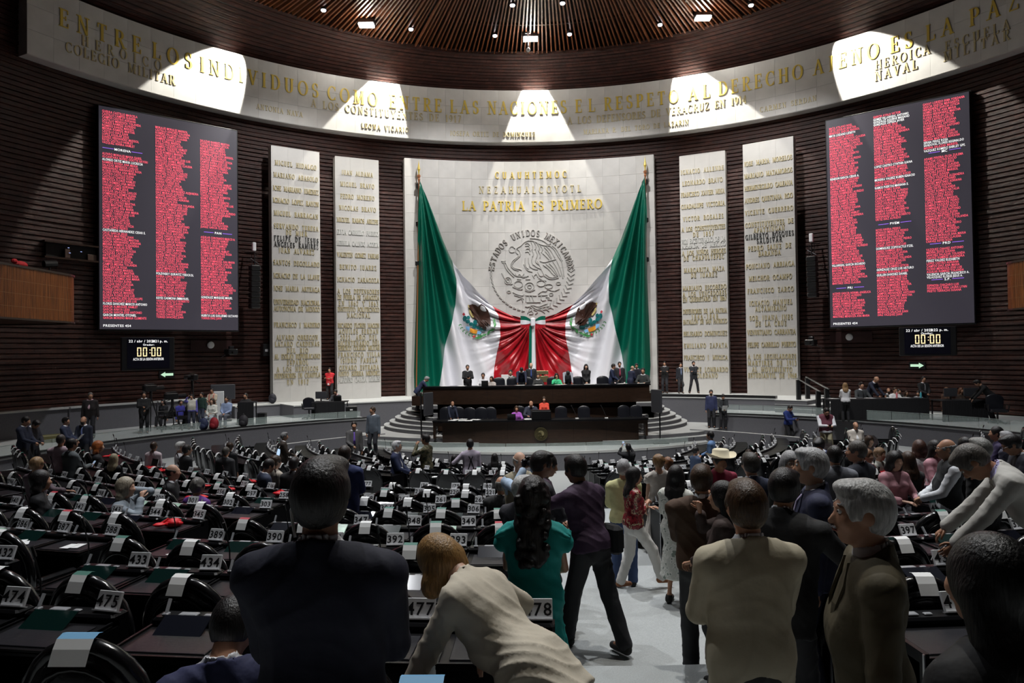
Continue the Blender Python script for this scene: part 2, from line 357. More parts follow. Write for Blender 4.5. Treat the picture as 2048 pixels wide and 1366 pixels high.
# side platforms
for s, nm in ((-1, 'left'), (1, 'right')):
    a0, a1 = (-96, -28.3) if s < 0 else (28.7, 96)
    mb = MB(); sector(mb, 16.0, 22.0, a0, a1, 0, ZM-0.05, 40, mi=1); sector(mb, 15.95, 22.0, a0, a1, ZM-0.06, ZM, 40, mi=0)
    structure(mb.obj('floor_platform_'+nm, [M_CARPET, M_GREYWALL]))
    mb = MB(); sector(mb, 15.93, 16.12, a0, a1, ZM, ZM+0.035, 40); structure(mb.obj('trim_platform_edge_'+nm, M_BLK))
    # ramp parapet in front
    b0, b1 = (-47, -26.5) if s < 0 else (26.5, 47)
    mb = MB(); n = 20; vs = []
    for i in range(n+1):
        a = b0+(b1-b0)*i/n; t = (abs(a)-26.5)/20.5; zt = 1.09-0.12*t
        for r in (14.75, 14.95):
            vs += [pol(r, a, 0), pol(r, a, zt)]
    f = []
    for i in range(n):
        q = i*4; f += [(q, q+4, q+5, q+1), (q+2, q+3, q+7, q+6), (q+1, q+5, q+7, q+3)]
    mi = [0, 0, 1]*n; f += [(0, 1, 3, 2), (n*4, n*4+2, n*4+3, n*4+1)]
    mb.add(vs, f, 0); mb.m = mi+[0, 0]
    structure(mb.obj('trim_ramp_parapet_'+nm, [M_GREYWALL, M_STEP]))
    # ramp surface behind the parapet
    mb = MB(); vs = []
    for i in range(n+1):
        a = b0+(b1-b0)*i/n; t = (abs(a)-26.5)/20.5; zt = ZL*(1-t)
        vs += [pol(14.95, a, zt), pol(16.0, a, zt)]
    mb.add(vs, [(i*2, i*2+1, i*2+3, i*2+2) for i in range(n)]); structure(mb.obj('floor_ramp_'+nm, M_STEP))
    # small steps from the floor to the low stage
    st = empty('floor_steps', (0, 0, 0), label='short flight of pale grey steps rising to the low stage on the %s' % nm, cat='stairs')
    for k in range(4):
        mb = MB(); x0, x1 = sorted((s*7.05, s*(8.3-0.1*k))); mb.box((x0, 28.75+0.3*k, 0.0), (x1, 30.2, 0.15*(k+1)-0.03), 1); mb.box((x0, 28.73+0.3*k, 0.15*(k+1)-0.03), (x1, 30.2, 0.15*(k+1)), 0)
        mb.obj('step', [M_STEP, M_RISER], st)
# low parapet on the left platform against the wall, in panels
lp = empty('low_wall', (0, 0, 0), label='grey low wall of tall panels behind the camera crews on the left platform', cat='wall')
for k, (a0, a1) in enumerate(((-88, -76), (-75.8, -62.3), (-62.1, -52.5), (-52.3, -43.2))):
    mb = MB(); sector(mb, 20.2, 20.45, a0, a1, ZM, 2.62, 6, mi=0); sector(mb, 20.1, 20.5, a0, a1, 2.62, 2.68, 6, mi=1)
    mb.obj('panel', [M_GREYWALL, M_STEP], lp)
# ================================================================== LETTERING
GL = {}
def glyph(ch):                # sans glyph outlines from the built-in font, cached as arrays
    if ch in GL: return GL[ch]
    c = bpy.data.curves.new('t', 'FONT'); c.body = ch + '|'; c.resolution_u = 2; c.fill_mode = 'BOTH'; c.offset = 0.012
    c.body = ch; o = bpy.data.objects.new('t', c); COL.objects.link(o); bpy.context.view_layer.update()
    dg = bpy.context.evaluated_depsgraph_get(); me = o.evaluated_get(dg).to_mesh()
    v = np.zeros(len(me.vertices)*3); me.vertices.foreach_get('co', v); v = v.reshape(-1, 3)[:, :2]
    f = [tuple(p.vertices) for p in me.polygons]; w = (v[:, 0].max()+0.07) if len(v) else 0.3
    o.evaluated_get(dg).to_mesh_clear(); bpy.data.objects.remove(o); GL[ch] = (v, f, w); return GL[ch]
def sans(mb, text, fn, h=1.0, mi=0, x0=0.0, align='l', stretch=1.0, fit=None):
    """flat text; fn maps (u, v) -> xyz; h = cap height"""
    k = h/0.70; adv = []; x = 0.0
    for ch in text:
        if ch == ' ': adv.append(x); x += 0.30; continue
        adv.append(x); x += glyph(ch)[2]
    W = x*k*stretch
    if fit: stretch *= fit/W; W = fit
    off = x0 - (W/2 if align == 'c' else (W if align == 'r' else 0))
    for ch, a in zip(text, adv):
        if ch == ' ': continue
        v, f, _ = glyph(ch)
        if len(v) == 0: continue
        mb.add([fn(off+(a+p[0])*k*stretch, p[1]*k) for p in v], f, mi)
    return W
# carved roman capitals: strokes are ribbons, thick when upright, thin when level
def A_(cx, cy, rx, ry, a0, a1, n=9): return [(cx+rx*math.cos(math.radians(a0+(a1-a0)*i/n)), cy+ry*math.sin(math.radians(a0+(a1-a0)*i/n))) for i in range(n+1)]
def glyphs():
    g = {}
    st = lambda x: [(x, 0), (x, 1)]
    g['A'] = (.80, [[(.10, 0), (.40, 1)], [(.38, 1), (.70, 0)], [(.2, .34), (.6, .34)]], [(.1, 0), (.7, 0)])
    g['B'] = (.68, [st(.17), [(.1, .975), (.36, .975)]+A_(.36, .75, .2, .23, 90, -90)+[(.17, .52)], [(.36, .52)]+A_(.38, .27, .24, .25, 90, -90)+[(.1, .025)]], [(.17, 0), (.17, 1)])
    g['C'] = (.76, [A_(.42, .5, .34, .48, 48, 312, 14), [(.67, .7), (.67, .98)], [(.67, .04), (.67, .25)]], [])
    g['D'] = (.80, [st(.17), [(.1, .975), (.33, .975)]+A_(.33, .5, .38, .475, 90, -90, 12)+[(.1, .025)]], [(.17, 0), (.17, 1)])
    g['E'] = (.66, [st(.17), [(.1, .97), (.58, .97)], [(.17, .52), (.46, .52)], [(.1, .03), (.6, .03)], [(.58, .76), (.58, .99)], [(.6, .01), (.6, .26)], [(.46, .4), (.46, .64)]], [(.17, 0), (.17, 1)])
    g['F'] = (.62, [st(.17), [(.1, .97), (.56, .97)], [(.17, .52), (.44, .52)], [(.56, .76), (.56, .99)], [(.44, .4), (.44, .64)]], [(.17, 0), (.17, 1)])
    g['G'] = (.80, [A_(.42, .5, .34, .48, 48, 318, 14), [(.67, .7), (.67, .98)], [(.68, .02), (.68, .42)]], [(.68, .44)])
    g['H'] = (.84, [st(.17), st(.67), [(.17, .52), (.67, .52)]], [(.17, 0), (.17, 1), (.67, 0), (.67, 1)])
    g['I'] = (.40, [st(.2)], [(.2, 0), (.2, 1)])
    g['J'] = (.46, [[(.26, 1), (.26, .15)]+A_(.14, .12, .12, .12, 0, -110, 4)], [(.26, 1)])
    g['L'] = (.64, [st(.17), [(.1, .03), (.6, .03)], [(.6, .01), (.6, .3)]], [(.17, 0), (.17, 1)])
    g['M'] = (.98, [[(.15, 0), (.17, 1)], [(.17, 1), (.48, .08)], [(.48, .08), (.8, 1)], st(.82)], [(.15, 0), (.15, 1), (.82, 0), (.82, 1)])
    g['N'] = (.86, [[(.16, 0), (.161, 1)], [(.17, 1), (.68, .02)], [(.7, 0), (.701, 1)]], [(.16, 0), (.14, 1), (.7, 1)])
    g['O'] = (.86, [A_(.43, .5, .36, .485, 90, 450, 20)], [])
    g['P'] = (.64, [st(.17), [(.1, .975), (.35, .975)]+A_(.35, .72, .22, .255, 90, -90)+[(.17, .465)]], [(.17, 0), (.17, 1)])
    g['Q'] = (.86, [A_(.43, .5, .36, .485, 90, 450, 20), [(.42, .12), (.8, -.16)]], [])
    g['R'] = (.74, [st(.17), [(.1, .975), (.35, .975)]+A_(.35, .74, .21, .235, 90, -90)+[(.17, .505)], [(.36, .5), (.66, .0)]], [(.17, 0), (.17, 1), (.68, 0)])
    g['S'] = (.58, [A_(.29, .74, .19, .235, 30, 250, 10)+A_(.29, .26, .21, .235, 70, -150, 10), [(.47, .72), (.47, .97)], [(.1, .03), (.1, .28)]], [])
    g['T'] = (.70, [st(.35), [(.06, .97), (.64, .97)], [(.06, .74), (.06, .99)], [(.64, .74), (.64, .99)]], [(.35, 0)])
    g['U'] = (.82, [[(.18, 1), (.18, .3)]+A_(.41, .3, .23, .28, 180, 360, 9)+[(.64, 1)]], [(.18, 1), (.64, 1)])
    g['V'] = (.78, [[(.1, 1), (.4, 0)], [(.4, .02), (.68, 1)]], [(.1, 1), (.68, 1)])
    g['X'] = (.78, [[(.12, 1), (.66, 0)], [(.12, 0), (.64, 1)]], [(.12, 0), (.12, 1), (.66, 0), (.66, 1)])
    g['Y'] = (.76, [[(.1, 1), (.38, .48)], [(.38, .48), (.66, 1)], [(.38, 0), (.38, .5)]], [(.1, 1), (.66, 1), (.38, 0)])
    g['Z'] = (.68, [[(.08, .97), (.6, .97)], [(.58, .96), (.1, .04)], [(.08, .03), (.62, .03)], [(.08, .76), (.08, .98)], [(.62, .02), (.62, .26)]], [])
    g['1'] = (.42, [[(.06, .8), (.22, .98)], [(.23, 0), (.23, 1)]], [(.23, 0)])
    g['2'] = (.56, [A_(.27, .73, .2, .25, 160, -40, 9)+[(.08, .05)], [(.06, .03), (.5, .03)]], [])
    g['3'] = (.54, [A_(.25, .75, .19, .22, 150, -90, 8), A_(.25, .27, .22, .25, 90, -150, 8)], [])
    g['4'] = (.60, [[(.4, 0), (.4, 1)], [(.4, 1), (.05, .3)], [(.05, .28), (.56, .28)]], [(.4, 0)])
    g['5'] = (.54, [[(.12, .97), (.46, .97)], [(.13, .97), (.13, .55)], A_(.25, .3, .22, .28, 120, -150, 9)], [])
    g['6'] = (.58, [A_(.29, .3, .21, .28, 0, 360, 14), A_(.5, .35, .42, .62, 110, 180, 6)], [])
    g['7'] = (.56, [[(.06, .97), (.5, .97)], [(.5, .97), (.2, 0)]], [])
    g['8'] = (.56, [A_(.28, .74, .18, .23, 90, 450, 12), A_(.28, .26, .21, .25, 90, 450, 12)], [])
    g['9'] = (.58, [A_(.28, .7, .21, .28, 0, 360, 14), A_(.07, .65, .42, .62, -70, 0, 6)], [])
    g['0'] = (.60, [A_(.3, .5, .23, .485, 90, 450, 16)], [])
    g['-'] = (.42, [[(.08, .42), (.34, .42)]], []); g['.'] = (.26, [[(.13, 0), (.13, .14)]], []); g[','] = (.26, [[(.14, .12), (.08, -.12)]], [])
    g['Ñ'] = (g['N'][0], g['N'][1]+[[(.28, 1.14), (.38, 1.2), (.48, 1.12), (.58, 1.18)]], g['N'][2])
    return g
SG = glyphs(); SGM = {}
def serif_glyph(ch):
    if ch in SGM: return SGM[ch]
    w, strokes, ser = SG[ch]; V = []; Fc = []
    def quadstrip(L, Rr):
        n0 = sum(len(x) for x in V); k = len(L); V.append(np.array(L+Rr)); Fc.extend([(n0+i, n0+k+i, n0+k+i+1, n0+i+1) for i in range(k-1)])
    for s_ in strokes:
        P = np.array(s_, float); T = np.gradient(P, axis=0) if len(P) > 2 else np.array([P[1]-P[0]]*2)
        T /= np.linalg.norm(T, axis=1)[:, None]+1e-9; th = []
        for t in T:
            up_ = abs(t[1]); th_ = 0.055+0.125*up_**2
            if len(P) == 2 and t[0]*t[1] > 0.02 and up_ > .3 and ch not in '147': th_ = 0.075    # rising diagonals are thin
            if len(P) == 2 and abs(P[1][1]-P[0][1]) < .3 and up_ > .9: th_ = 0.06
            th.append(th_)
        if ch in 'N' and len(P) == 2 and up_ > .9: th = [0.075]*len(P)
        if ch == 'M' and s_ is strokes[0]: th = [0.075]*len(P)
        Nn = np.stack([-T[:, 1], T[:, 0]], 1); q = np.array(th)[:, None]/2
        quadstrip((P+Nn*q).tolist(), (P-Nn*q).tolist())
    for (x, y) in ser:
        y0 = 0 if y < .5 else y-.05
        quadstrip([(x-.16, y0), (x-.16, y0+.05)], [(x+.16, y0), (x+.16, y0+.05)])
    SGM[ch] = (np.concatenate(V), Fc, w); return SGM[ch]
def raised(mb, V, Fc, fn, t, mi=0):
    """push flat faces out by t: front faces plus outline walls"""
    n = len(V); vs = [fn(x, y, t) for x, y in V]+[fn(x, y, 0.0) for x, y in V]; f = list(Fc)
    ed = {}
    for q in Fc:
        for i in range(len(q)):
            e = (q[i], q[(i+1) % len(q)]); ed[e] = 1
    for (a, b) in ed:
        if (b, a) not in ed: f.append((b, a, a+n, b+n))
    mb.add(vs, f, mi)
def serif_layout(text, W, h, wf=0.72):
    """x positions for text over a total width W; returns list (ch, x, scale_x)"""
    ws = [SG[c][0]*h*wf if c != ' ' else 0.5*h for c in text]; tot = sum(ws)
    if tot > W: k = W/tot; gap = 0
    else: k = 1; gap = (W-tot)/max(1, len(text)-1)
    out = []; x = 0
    for c, w in zip(text, ws): out.append((c, x, k)); x += w*k+gap
    return out
def serif_line(mb, text, W, h, fn, t, wf=0.72, mi=0):
    for c, x, k in serif_layout(text, W, h, wf):
        if c == ' ': continue
        V, Fc, w = serif_glyph(c); V2 = V*np.array([h*wf*k, h])+np.array([x, 0]); raised(mb, V2, Fc, fn, t, mi)
# ================================================================== FRIEZE
ZF0, ZF1, RF = 16.12, 19.0, 21.4
fr_a0 = cyl_hit(54, 60, RF)[0]; fr_a1 = 74.0
frieze = empty('stone_frieze', pol(RF, 0, ZF0), label='curved pale stone frieze with gold inscriptions running round the hall under the ceiling', cat='frieze')
def child_world(o, parent):
    o.parent = parent; o.matrix_parent_inverse = Matrix.Translation(-Vector(parent.location)) if parent.rotation_euler.z == 0 else parent.matrix_basis.inverted(); return o
def slab_grid(parent, a0, a1, R, z0, z1, na, nz, th, mats, jit=0.002, gap=0.004, rnd=random):
    da = (a1-a0)/na; dz = (z1-z0)/nz; g = math.degrees(gap/2/R)
    mb = MB(); sector(mb, R, R+th, -da/2+g, da/2-g, 0.0035, dz-0.0035, 2); me = mb.mesh('slab', mats)
    for i in range(na):
        for j in range(nz):
            r = rnd.uniform(0, jit); a = a0+(i+.5)*da
            o = link('slab', me); o.location = (LC[0]+r*math.sin(math.radians(a)), LC[1]+r*math.cos(math.radians(a)), z0+j*dz)
            # mesh is built round the hall centre: turn about it
            ml = Matrix.Translation((LC[0], LC[1], z0+j*dz)) @ Matrix.Rotation(-math.radians(a), 4, 'Z') @ Matrix.Translation((-LC[0], -LC[1]+r, 0))
            o.matrix_world = ml; o.parent = parent; o.matrix_parent_inverse = parent.matrix_basis.inverted()
for _o in (frieze,): bpy.context.view_layer.update()
mb = MB(); sector(mb, RF+0.06, 22.05, fr_a0, fr_a1, ZF0+0.005, ZF1-0.005, 70); child_world(mb.obj('backing', M_MARB2), frieze)
slab_grid(frieze, fr_a0, fr_a1, RF, ZF0, ZF1, 53, 3, 0.08, M_MARB)
mb = MB(); sector(mb, RF+0.02, 22.05, fr_a0, fr_a1, ZF0-0.02, ZF0, 70); child_world(mb.obj('underside', M_MARB), frieze)
def cyl_fn(R, a_mid, z0, sgn=1):
    return lambda u, v, t: pol(R-t, a_mid+math.degrees(u/R), z0+v)
def frieze_text(words, yc_of, h, big=False, t=0.024, m=None, wf=0.8):
    for w, x0, x1 in words:
        aa, z0_ = cyl_hit(x0, yc_of(x0), RF); ab, z1_ = cyl_hit(x1, yc_of(x1), RF); zc = FZ if big else (z0_+z1_)/2
        W = math.radians(ab-aa)*RF
        if big:
            for c, x, k in serif_layout(w, W, h, wf):
                V, Fc, gw = serif_glyph(c); mb = MB(); raised(mb, V*np.array([h*wf*k, h])+np.array([x, 0]), Fc, cyl_fn(RF, aa, zc-h/2), .028)
                child_world(mb.obj('letter', m or M_GOLD), frieze)
        else:
            mb = MB(); serif_line(mb, w, W, h, cyl_fn(RF, aa, zc-h/2), t, wf); tag(child_world(mb.obj('inscription', m or M_GOLDP), frieze), kind='stuff')
FZ = 18.02
def lin(x0, y0, x1, y1): return lambda x: y0+(y1-y0)*(x-x0)/(x1-x0)
frieze_text([('ENTRE', 118, 283), ('LOS', 305, 385), ('INDIVIDUOS', 400, 637), ('COMO', 655, 755), ('ENTRE', 778, 883), ('LAS', 900, 957), ('NACIONES', 975, 1133),
             ('EL', 1150, 1190), ('RESPETO', 1208, 1357), ('AL', 1377, 1420), ('DERECHO', 1437, 1607), ('AJENO', 1628, 1760), ('ES', 1783, 1828), ('LA', 1855, 1910), ('PAZ', 1943, 2043)],
            lambda x: 200, 0.72, True)
for w, x0, y0, x1, y1, h in (('HEROICO', 163, 85, 323, 128, .42), ('COLEGIO MILITAR', 131, 97, 350, 158, .42), ('A LOS CONSTITUYENTES DE 1917', 622, 204, 922, 240, .4),
        ('A LOS DEFENSORES DE VERACRUZ EN 1914', 1135, 242, 1493, 198, .4), ('ANTONIA NAVA', 513, 213, 605, 229, .26), ('LEONA VICARIO', 723, 251, 817, 260, .26),
        ('JOSEFA ORTIZ DE DOMINGUEZ', 900, 266, 1070, 269, .26), ('MARIANA R. DEL TORO DE LAZARIN', 1167, 263, 1377, 245, .26), ('CARMEN SERDAN', 1520, 219, 1633, 197, .26),
        ('HEROICA', 1750, 128, 1860, 101, .42), ('ESCUELA', 1890, 90, 2020, 52, .42), ('NAVAL', 1750, 150, 1835, 132, .42), ('MILITAR', 1887, 110, 2020, 73, .42)):
    frieze_text([(w, x0, x1)], lin(x0, y0, x1, y1), h, m=M_GOLDP)
# ================================================================== CENTRAL PANEL
PA, PZ1 = 18.1, 15.05
panel = empty('stone_monument', pol(RF, 0, ZU), label='tall curved pale stone wall monument with the carved national seal behind the flags', cat='monument')
mb = MB(); sector(mb, RF+0.06, 22.05, -PA+.05, PA-.05, ZU, PZ1-.01, 24); child_world(mb.obj('backing', M_MARB2), panel)
slab_grid(panel, -PA, PA, RF, ZU, PZ1, 15, 13, 0.08, M_MARB)
mb = MB()
for s in (-1, 1): sector(mb, RF+0.02, 22.05, s*PA-.12, s*PA+.12, ZU, PZ1, 2)
sector(mb, RF+0.02, 22.05, -PA, PA, PZ1-.03, PZ1, 24)
child_world(mb.obj('side_facing', M_MARB), panel)
def panel_text(w, x0, x1, y, h, m, t=0.05, wf=.8):
    aa, z0_ = cyl_hit(x0, y, RF); ab, z1_ = cyl_hit(x1, y, RF); zc = (z0_+z1_)/2
    words = [(w, aa, ab)]
    for c, x, k in serif_layout(w, math.radians(ab-aa)*RF, h, wf):
        if c == ' ': continue
        V, Fc, gw = serif_glyph(c); mb = MB(); raised(mb, V*np.array([h*wf*k, h])+np.array([x, 0]), Fc, cyl_fn(RF, aa, zc-h/2), t)
        child_world(mb.obj('letter', m), panel)
panel_text('CUAUHTEMOC', 990, 1133, 350, .36, M_GOLD); panel_text('NEZAHUALCOYOTL', 958, 1162, 378.5, .38, M_GOLDP); panel_text('LA PATRIA ES PRIMERO', 924, 1204, 409.5, .52, M_GOLD, wf=.9)
# carved seal: ridges drawn in the seal's own plane (unit = 1/1431 of the width below), laid on the panel
aS, zS = cyl_hit(1062, 545, RF)
def seal_fn(px, py): # crop pixel of the seal drawing -> (u, v) metres from its centre
    k = 220/1431*38.5/F; return ((px-672)*k, -(py-748)*k)
seal = MB()
def ridge(P, w=10, t=0.055):
    P = [seal_fn(*p) for p in P]; k = 220/1431*38.5/F*w/2
    P = np.array(P, float)
    if len(P) > 2:   # smooth
        for _ in range(1):
            Q = [P[0]]
            for i in range(len(P)-1): Q += [P[i]*.75+P[i+1]*.25, P[i]*.25+P[i+1]*.75]
            Q.append(P[-1]); P = np.array(Q)
    T = np.gradient(P, axis=0) if len(P) > 2 else np.array([P[1]-P[0]]*2); T /= np.linalg.norm(T, axis=1)[:, None]+1e-9
    N = np.stack([-T[:, 1], T[:, 0]], 1)*k; n = len(P)
    fn = cyl_fn(RF, aS, zS); vs = []
    for i in range(n):
        for q, tt in ((P[i]+N[i], 0), (P[i]+N[i]*.5, t), (P[i]-N[i]*.5, t), (P[i]-N[i], 0)): vs.append(fn(q[0], q[1], tt))
    f = [(i*4+j, i*4+4+j, i*4+5+j, i*4+1+j) for i in range(n-1) for j in range(3)]+[(3, 2, 1, 0), (n*4-4, n*4-3, n*4-2, n*4-1)]
    seal.add(vs, f)
for P in ([(665, 300), (760, 305), (850, 340), (905, 392), (935, 370)], [(640, 330), (590, 350), (560, 380), (540, 400), (510, 415), (480, 435), (475, 480), (495, 500)],
    [(470, 430), (430, 400), (395, 420), (390, 465), (420, 485), (460, 475)], [(405, 410), (440, 395), (455, 425)], [(500, 440), (530, 470), (540, 520), (500, 560), (450, 600), (420, 650), (450, 690), (520, 700), (550, 715)],
    [(480, 480), (520, 520), (480, 560), (430, 590), (405, 650), (440, 700), (510, 720)], [(300, 600), (340, 605), (370, 680), (420, 740), (470, 790), (560, 800), (640, 790)], [(320, 625), (345, 690), (400, 760), (450, 805)],
    [(285, 595), (345, 590)], [(295, 612), (335, 620)], [(640, 330), (690, 330), (740, 350), (790, 380), (860, 400), (930, 400)], [(600, 370), (640, 360), (660, 390)], [(600, 400), (650, 395), (660, 430)], [(610, 440), (650, 430), (665, 465)],
    [(600, 480), (640, 470), (660, 510)], [(680, 350), (700, 400), (690, 450)], [(720, 350), (745, 400), (730, 450)], [(760, 370), (790, 420), (770, 470)], [(800, 400), (830, 440), (810, 490)], [(690, 460), (710, 500), (695, 540)], [(740, 460), (760, 510), (745, 560)],
    [(780, 480), (800, 520), (790, 560)], [(850, 420), (900, 470), (940, 560)], [(880, 410), (940, 470), (985, 560)], [(920, 400), (980, 450), (1030, 550), (1070, 600)], [(950, 400), (1010, 450), (1050, 530), (1080, 600)], [(830, 500), (870, 540), (910, 580)], [(860, 470), (900, 520), (940, 575)],
    [(600, 560), (595, 620), (610, 680), (640, 700)], [(640, 555), (640, 610), (660, 660)], [(690, 550), (680, 600), (700, 650)], [(580, 640), (620, 720), (690, 740)], [(650, 660), (700, 700), (760, 710)], [(700, 640), (750, 680), (800, 700)], [(740, 560), (730, 610), (770, 640)], [(790, 600), (850, 620), (910, 600), (1000, 580)],
    [(760, 600), (800, 690), (840, 780)], [(830, 650), (900, 700), (960, 780), (1000, 800)], [(870, 640), (940, 700), (990, 770), (1020, 800)], [(910, 630), (970, 690), (1020, 790)], [(960, 610), (1010, 690), (1050, 800)], [(1010, 600), (1050, 690), (1085, 830)], [(1070, 600), (1090, 700), (1100, 800)],
    [(840, 790), (920, 845), (1030, 820)], [(860, 770), (930, 825), (1010, 805)], [(690, 780), (720, 830), (700, 800), (740, 760), (760, 810)], [(760, 740), (790, 800), (830, 790)], [(770, 820), (830, 850), (870, 860)], [(470, 760), (490, 800), (520, 760), (550, 800), (580, 760)],
    [(560, 810), (620, 800)], [(490, 830), (540, 835)], [(600, 835), (660, 835)]): ridge(P, 15)
for cx, cy, rx, ry in ((370, 850, 45, 45), (505, 900, 55, 45), (650, 930, 60, 55), (800, 890, 55, 40), (900, 930, 50, 30), (1025, 895, 30, 18), (380, 995, 25, 15), (930, 1035, 25, 18), (370, 850, 20, 22), (650, 930, 25, 22)):
    ridge(A_(cx, cy, rx, ry, 200, -150, 12), 13)
for P in ([(430, 1000), (480, 1030), (560, 1050), (575, 1030)], [(450, 1040), (520, 1060), (570, 1090)], [(760, 1030), (810, 990), (870, 1000), (880, 960), (960, 1000), (1040, 965)], [(600, 1040), (600, 1130)], [(640, 1045), (655, 1120)], [(680, 1050), (700, 1120)], [(590, 1045), (740, 1050)],
    [(800, 1040), (800, 1120), (860, 1110)], [(760, 1050), (880, 1045)], [(610, 1135), (790, 1135)], [(480, 1110), (550, 1080), (560, 1130)], [(860, 1070), (920, 1080), (870, 1100), (940, 1110)], [(300, 760), (320, 800)], [(290, 750), (330, 830), (390, 900), (430, 890)], [(430, 930), (520, 970), (560, 960)], [(590, 980), (650, 1000), (720, 970)],
    [(590, 1190), (650, 1190), (690, 1230), (640, 1260)], [(610, 1200), (690, 1170), (760, 1200), (830, 1170), (880, 1155)], [(680, 1190), (740, 1230), (830, 1200), (900, 1190)], [(700, 1210), (780, 1245), (880, 1225), (930, 1200)], [(670, 1240), (700, 1290), (640, 1290)], [(700, 1230), (760, 1260), (720, 1290)], [(650, 1210), (620, 1280)]): ridge(P, 14)
for i in range(15):       # leaves of the wreath: oak left, laurel right
    for s in (-1, 1):
        th = math.radians(272+s*(12+i*6.3)); cx, cy = 672+520*math.cos(th), 748-520*math.sin(th)*0.98
        for q in (-1, 1):
            a = th+s*(math.pi/2+q*.55); L = 42 if s < 0 else 58
            ridge([(cx, cy), (cx+L*.5*math.cos(a)-q*8*math.sin(a), cy-L*.5*math.sin(a)-q*8*math.cos(a)), (cx+L*math.cos(a+q*.35), cy-L*math.sin(a+q*.35))], 15)
so = seal.obj('carved_seal', mat('carved_grey_stone', (0.43, 0.42, 0.40), 0.5)); child_world(so, panel)
for i, (ch, th) in enumerate(zip('ESTADOS UNIDOS MEXICANOS', np.linspace(174, 6, 24))):
    if ch == ' ': continue
    V, Fc, gw = serif_glyph(ch); t = math.radians(th); k = 220/1431*38.5/F; h = 78*k; R0 = 478*k
    def fnr(x, y, w, t=t, R0=R0, h=h, gw=gw):
        u = (x-gw*h*.42)  ; r = R0+y; uu = r*math.cos(t)+u*math.sin(t); vv = r*math.sin(t)-u*math.cos(t); return pol(RF-w, aS+math.degrees(uu/RF), zS+vv)
    mb = MB(); raised(mb, V*np.array([h*.85, h]), Fc, fnr, 0.06); child_world(mb.obj('letter', mat('carved_grey_letter', (0.33, 0.31, 0.29), 0.5)), panel)
# ================================================================== STELES
def stele(px_c, d, w, ztop, name_lines, lab, side):
    p = at(px_c, 600, d); a = math.degrees(math.atan2(p[0]-LC[0], p[1]-LC[1])); R0 = math.hypot(p[0]-LC[0], p[1]-LC[1])
    t = empty('inscribed_stele', (p[0], p[1], ZU), -math.radians(a), lab, 'stele')
    mb = MB(); mb.box((-w/2+.05, 0.05, 0), (w/2-.05, 0.50, ztop-ZU-.01)); mb.obj('core', M_MARB, t)
    mb = MB(); mb.box((-w/2, 0.0, 0), (-w/2+.05, .52, ztop-ZU)); mb.box((w/2-.05, 0.0, 0), (w/2, .52, ztop-ZU)); mb.box((-w/2, 0, ztop-ZU-.03), (w/2, .52, ztop-ZU)); mb.obj('side_facing', M_MARB, t)
    nx, nz = 3, 13; dx, dz = (w-.1)/nx, (ztop-ZU-.03)/nz; m2 = MB(); m2.box((-dx/2+.0015, 0, .0015), (dx/2-.0015, .05, dz-.0015)); me = m2.mesh('slab', M_MARB)
    for i in range(nx):
        for j in range(nz): link('slab', me, t, (-w/2+.05+(i+.5)*dx, random.uniform(-.0012, .0012), j*dz))
    h = 0.235
    ca, sa = math.cos(math.radians(a)), math.sin(math.radians(a))
    for txt, y, k in name_lines:
        q = at(px_c, y, 1.0)-CAM; n = np.array([sa, ca]); tt = ((p[:2]-CAM[:2])@n)/(q[:2]@n); z = CAM[2]+q[2]*tt-ZU
        m = {'g': M_GOLDP, 'd': M_DARKL, 's': M_SILVER}[k]
        W = min(w*0.95, len(txt)*0.142+0.05); mb = MB()
        serif_line(mb, txt, W, h, lambda u, v, t_: (-W/2+u, -.006-t_, z-h/2+v), 0.035, .66); tag(mb.obj('inscription', m, t), kind='stuff')
    return t
def L(s): 
    out = []
    for q in s.split('|'):
        a = q.rsplit(' ', 1); k = 'g'
        if a[1][-1] in 'ds': k = a[1][-1]; a[1] = a[1][:-1]
        out.append((a[0], float(a[1]), k))
    return out
stele(594, 34.4, 2.38, 14.72, L('MIGUEL HIDALGO 331|MARIANO ABASOLO 355|JOSE MARIANO JIMENEZ 381|IGNACIO LOPEZ RAYON 405|MIGUEL BARRAGAN 430|SERVANDO TERESA 455|DE MIER 467|FELIPE DE JESUS 479d|ANGELES RAMIREZ 491d|JUAN ALVAREZ 503|SANTOS DEGOLLADO 527|IGNACIO DE LA LLAVE 553|JOSE MARIA ARTEAGA 578|UNIVERSIDAD NACIONAL 605|AUTONOMA DE MEXICO 618|FRANCISCO I MADERO 650|ALVARO OBREGON 675|LAZARO CARDENAS 688|DEL RIO 701|AL EXILIO REPUBLICANO 713|ESPAÑOL 725|A LOS HEROICOS 738|DEFENSORES DE CUAUTLA 751|EN 1812 764'),
      'leftmost tall stone stele headed MIGUEL HIDALGO, beside the left name screen', -1)
stele(717, 36.0, 2.26, 14.66, L('JUAN ALDAMA 348|MIGUEL BRAVO 371|PEDRO MORENO 395|NICOLAS BRAVO 418|MIGUEL RAMOS ARIZPE 442|ELVIA CARRILLO PUERTO 466s|HERMILA GALINDO ACOSTA 488s|VALENTIN GOMEZ FARIAS 511|BENITO JUAREZ 535|IGNACIO ZARAGOZA 560|A LOS DEFENSORES 583|DE PUEBLA DE ZARAGOZA 595|EN 1862 Y 1863 607|INSTITUTO POLITECNICO 619|NACIONAL 631|RICARDO FLORES MAGON 651|AQUILES SERDAN 663|2023, AÑO DEL 675|BICENTENARIO DEL 686|HEROICO COLEGIO MILITAR 696|FRANCISCO VILLA 709|ISIDRO FABELA 721|GENARO ESTRADA 735|JUSTO SIERRA MENDEZ 747|ALFONSO GARCIA ROBLES 759s'),
      'tall stone stele headed JUAN ALDAMA, between the flag panel and the leftmost stele', -1)
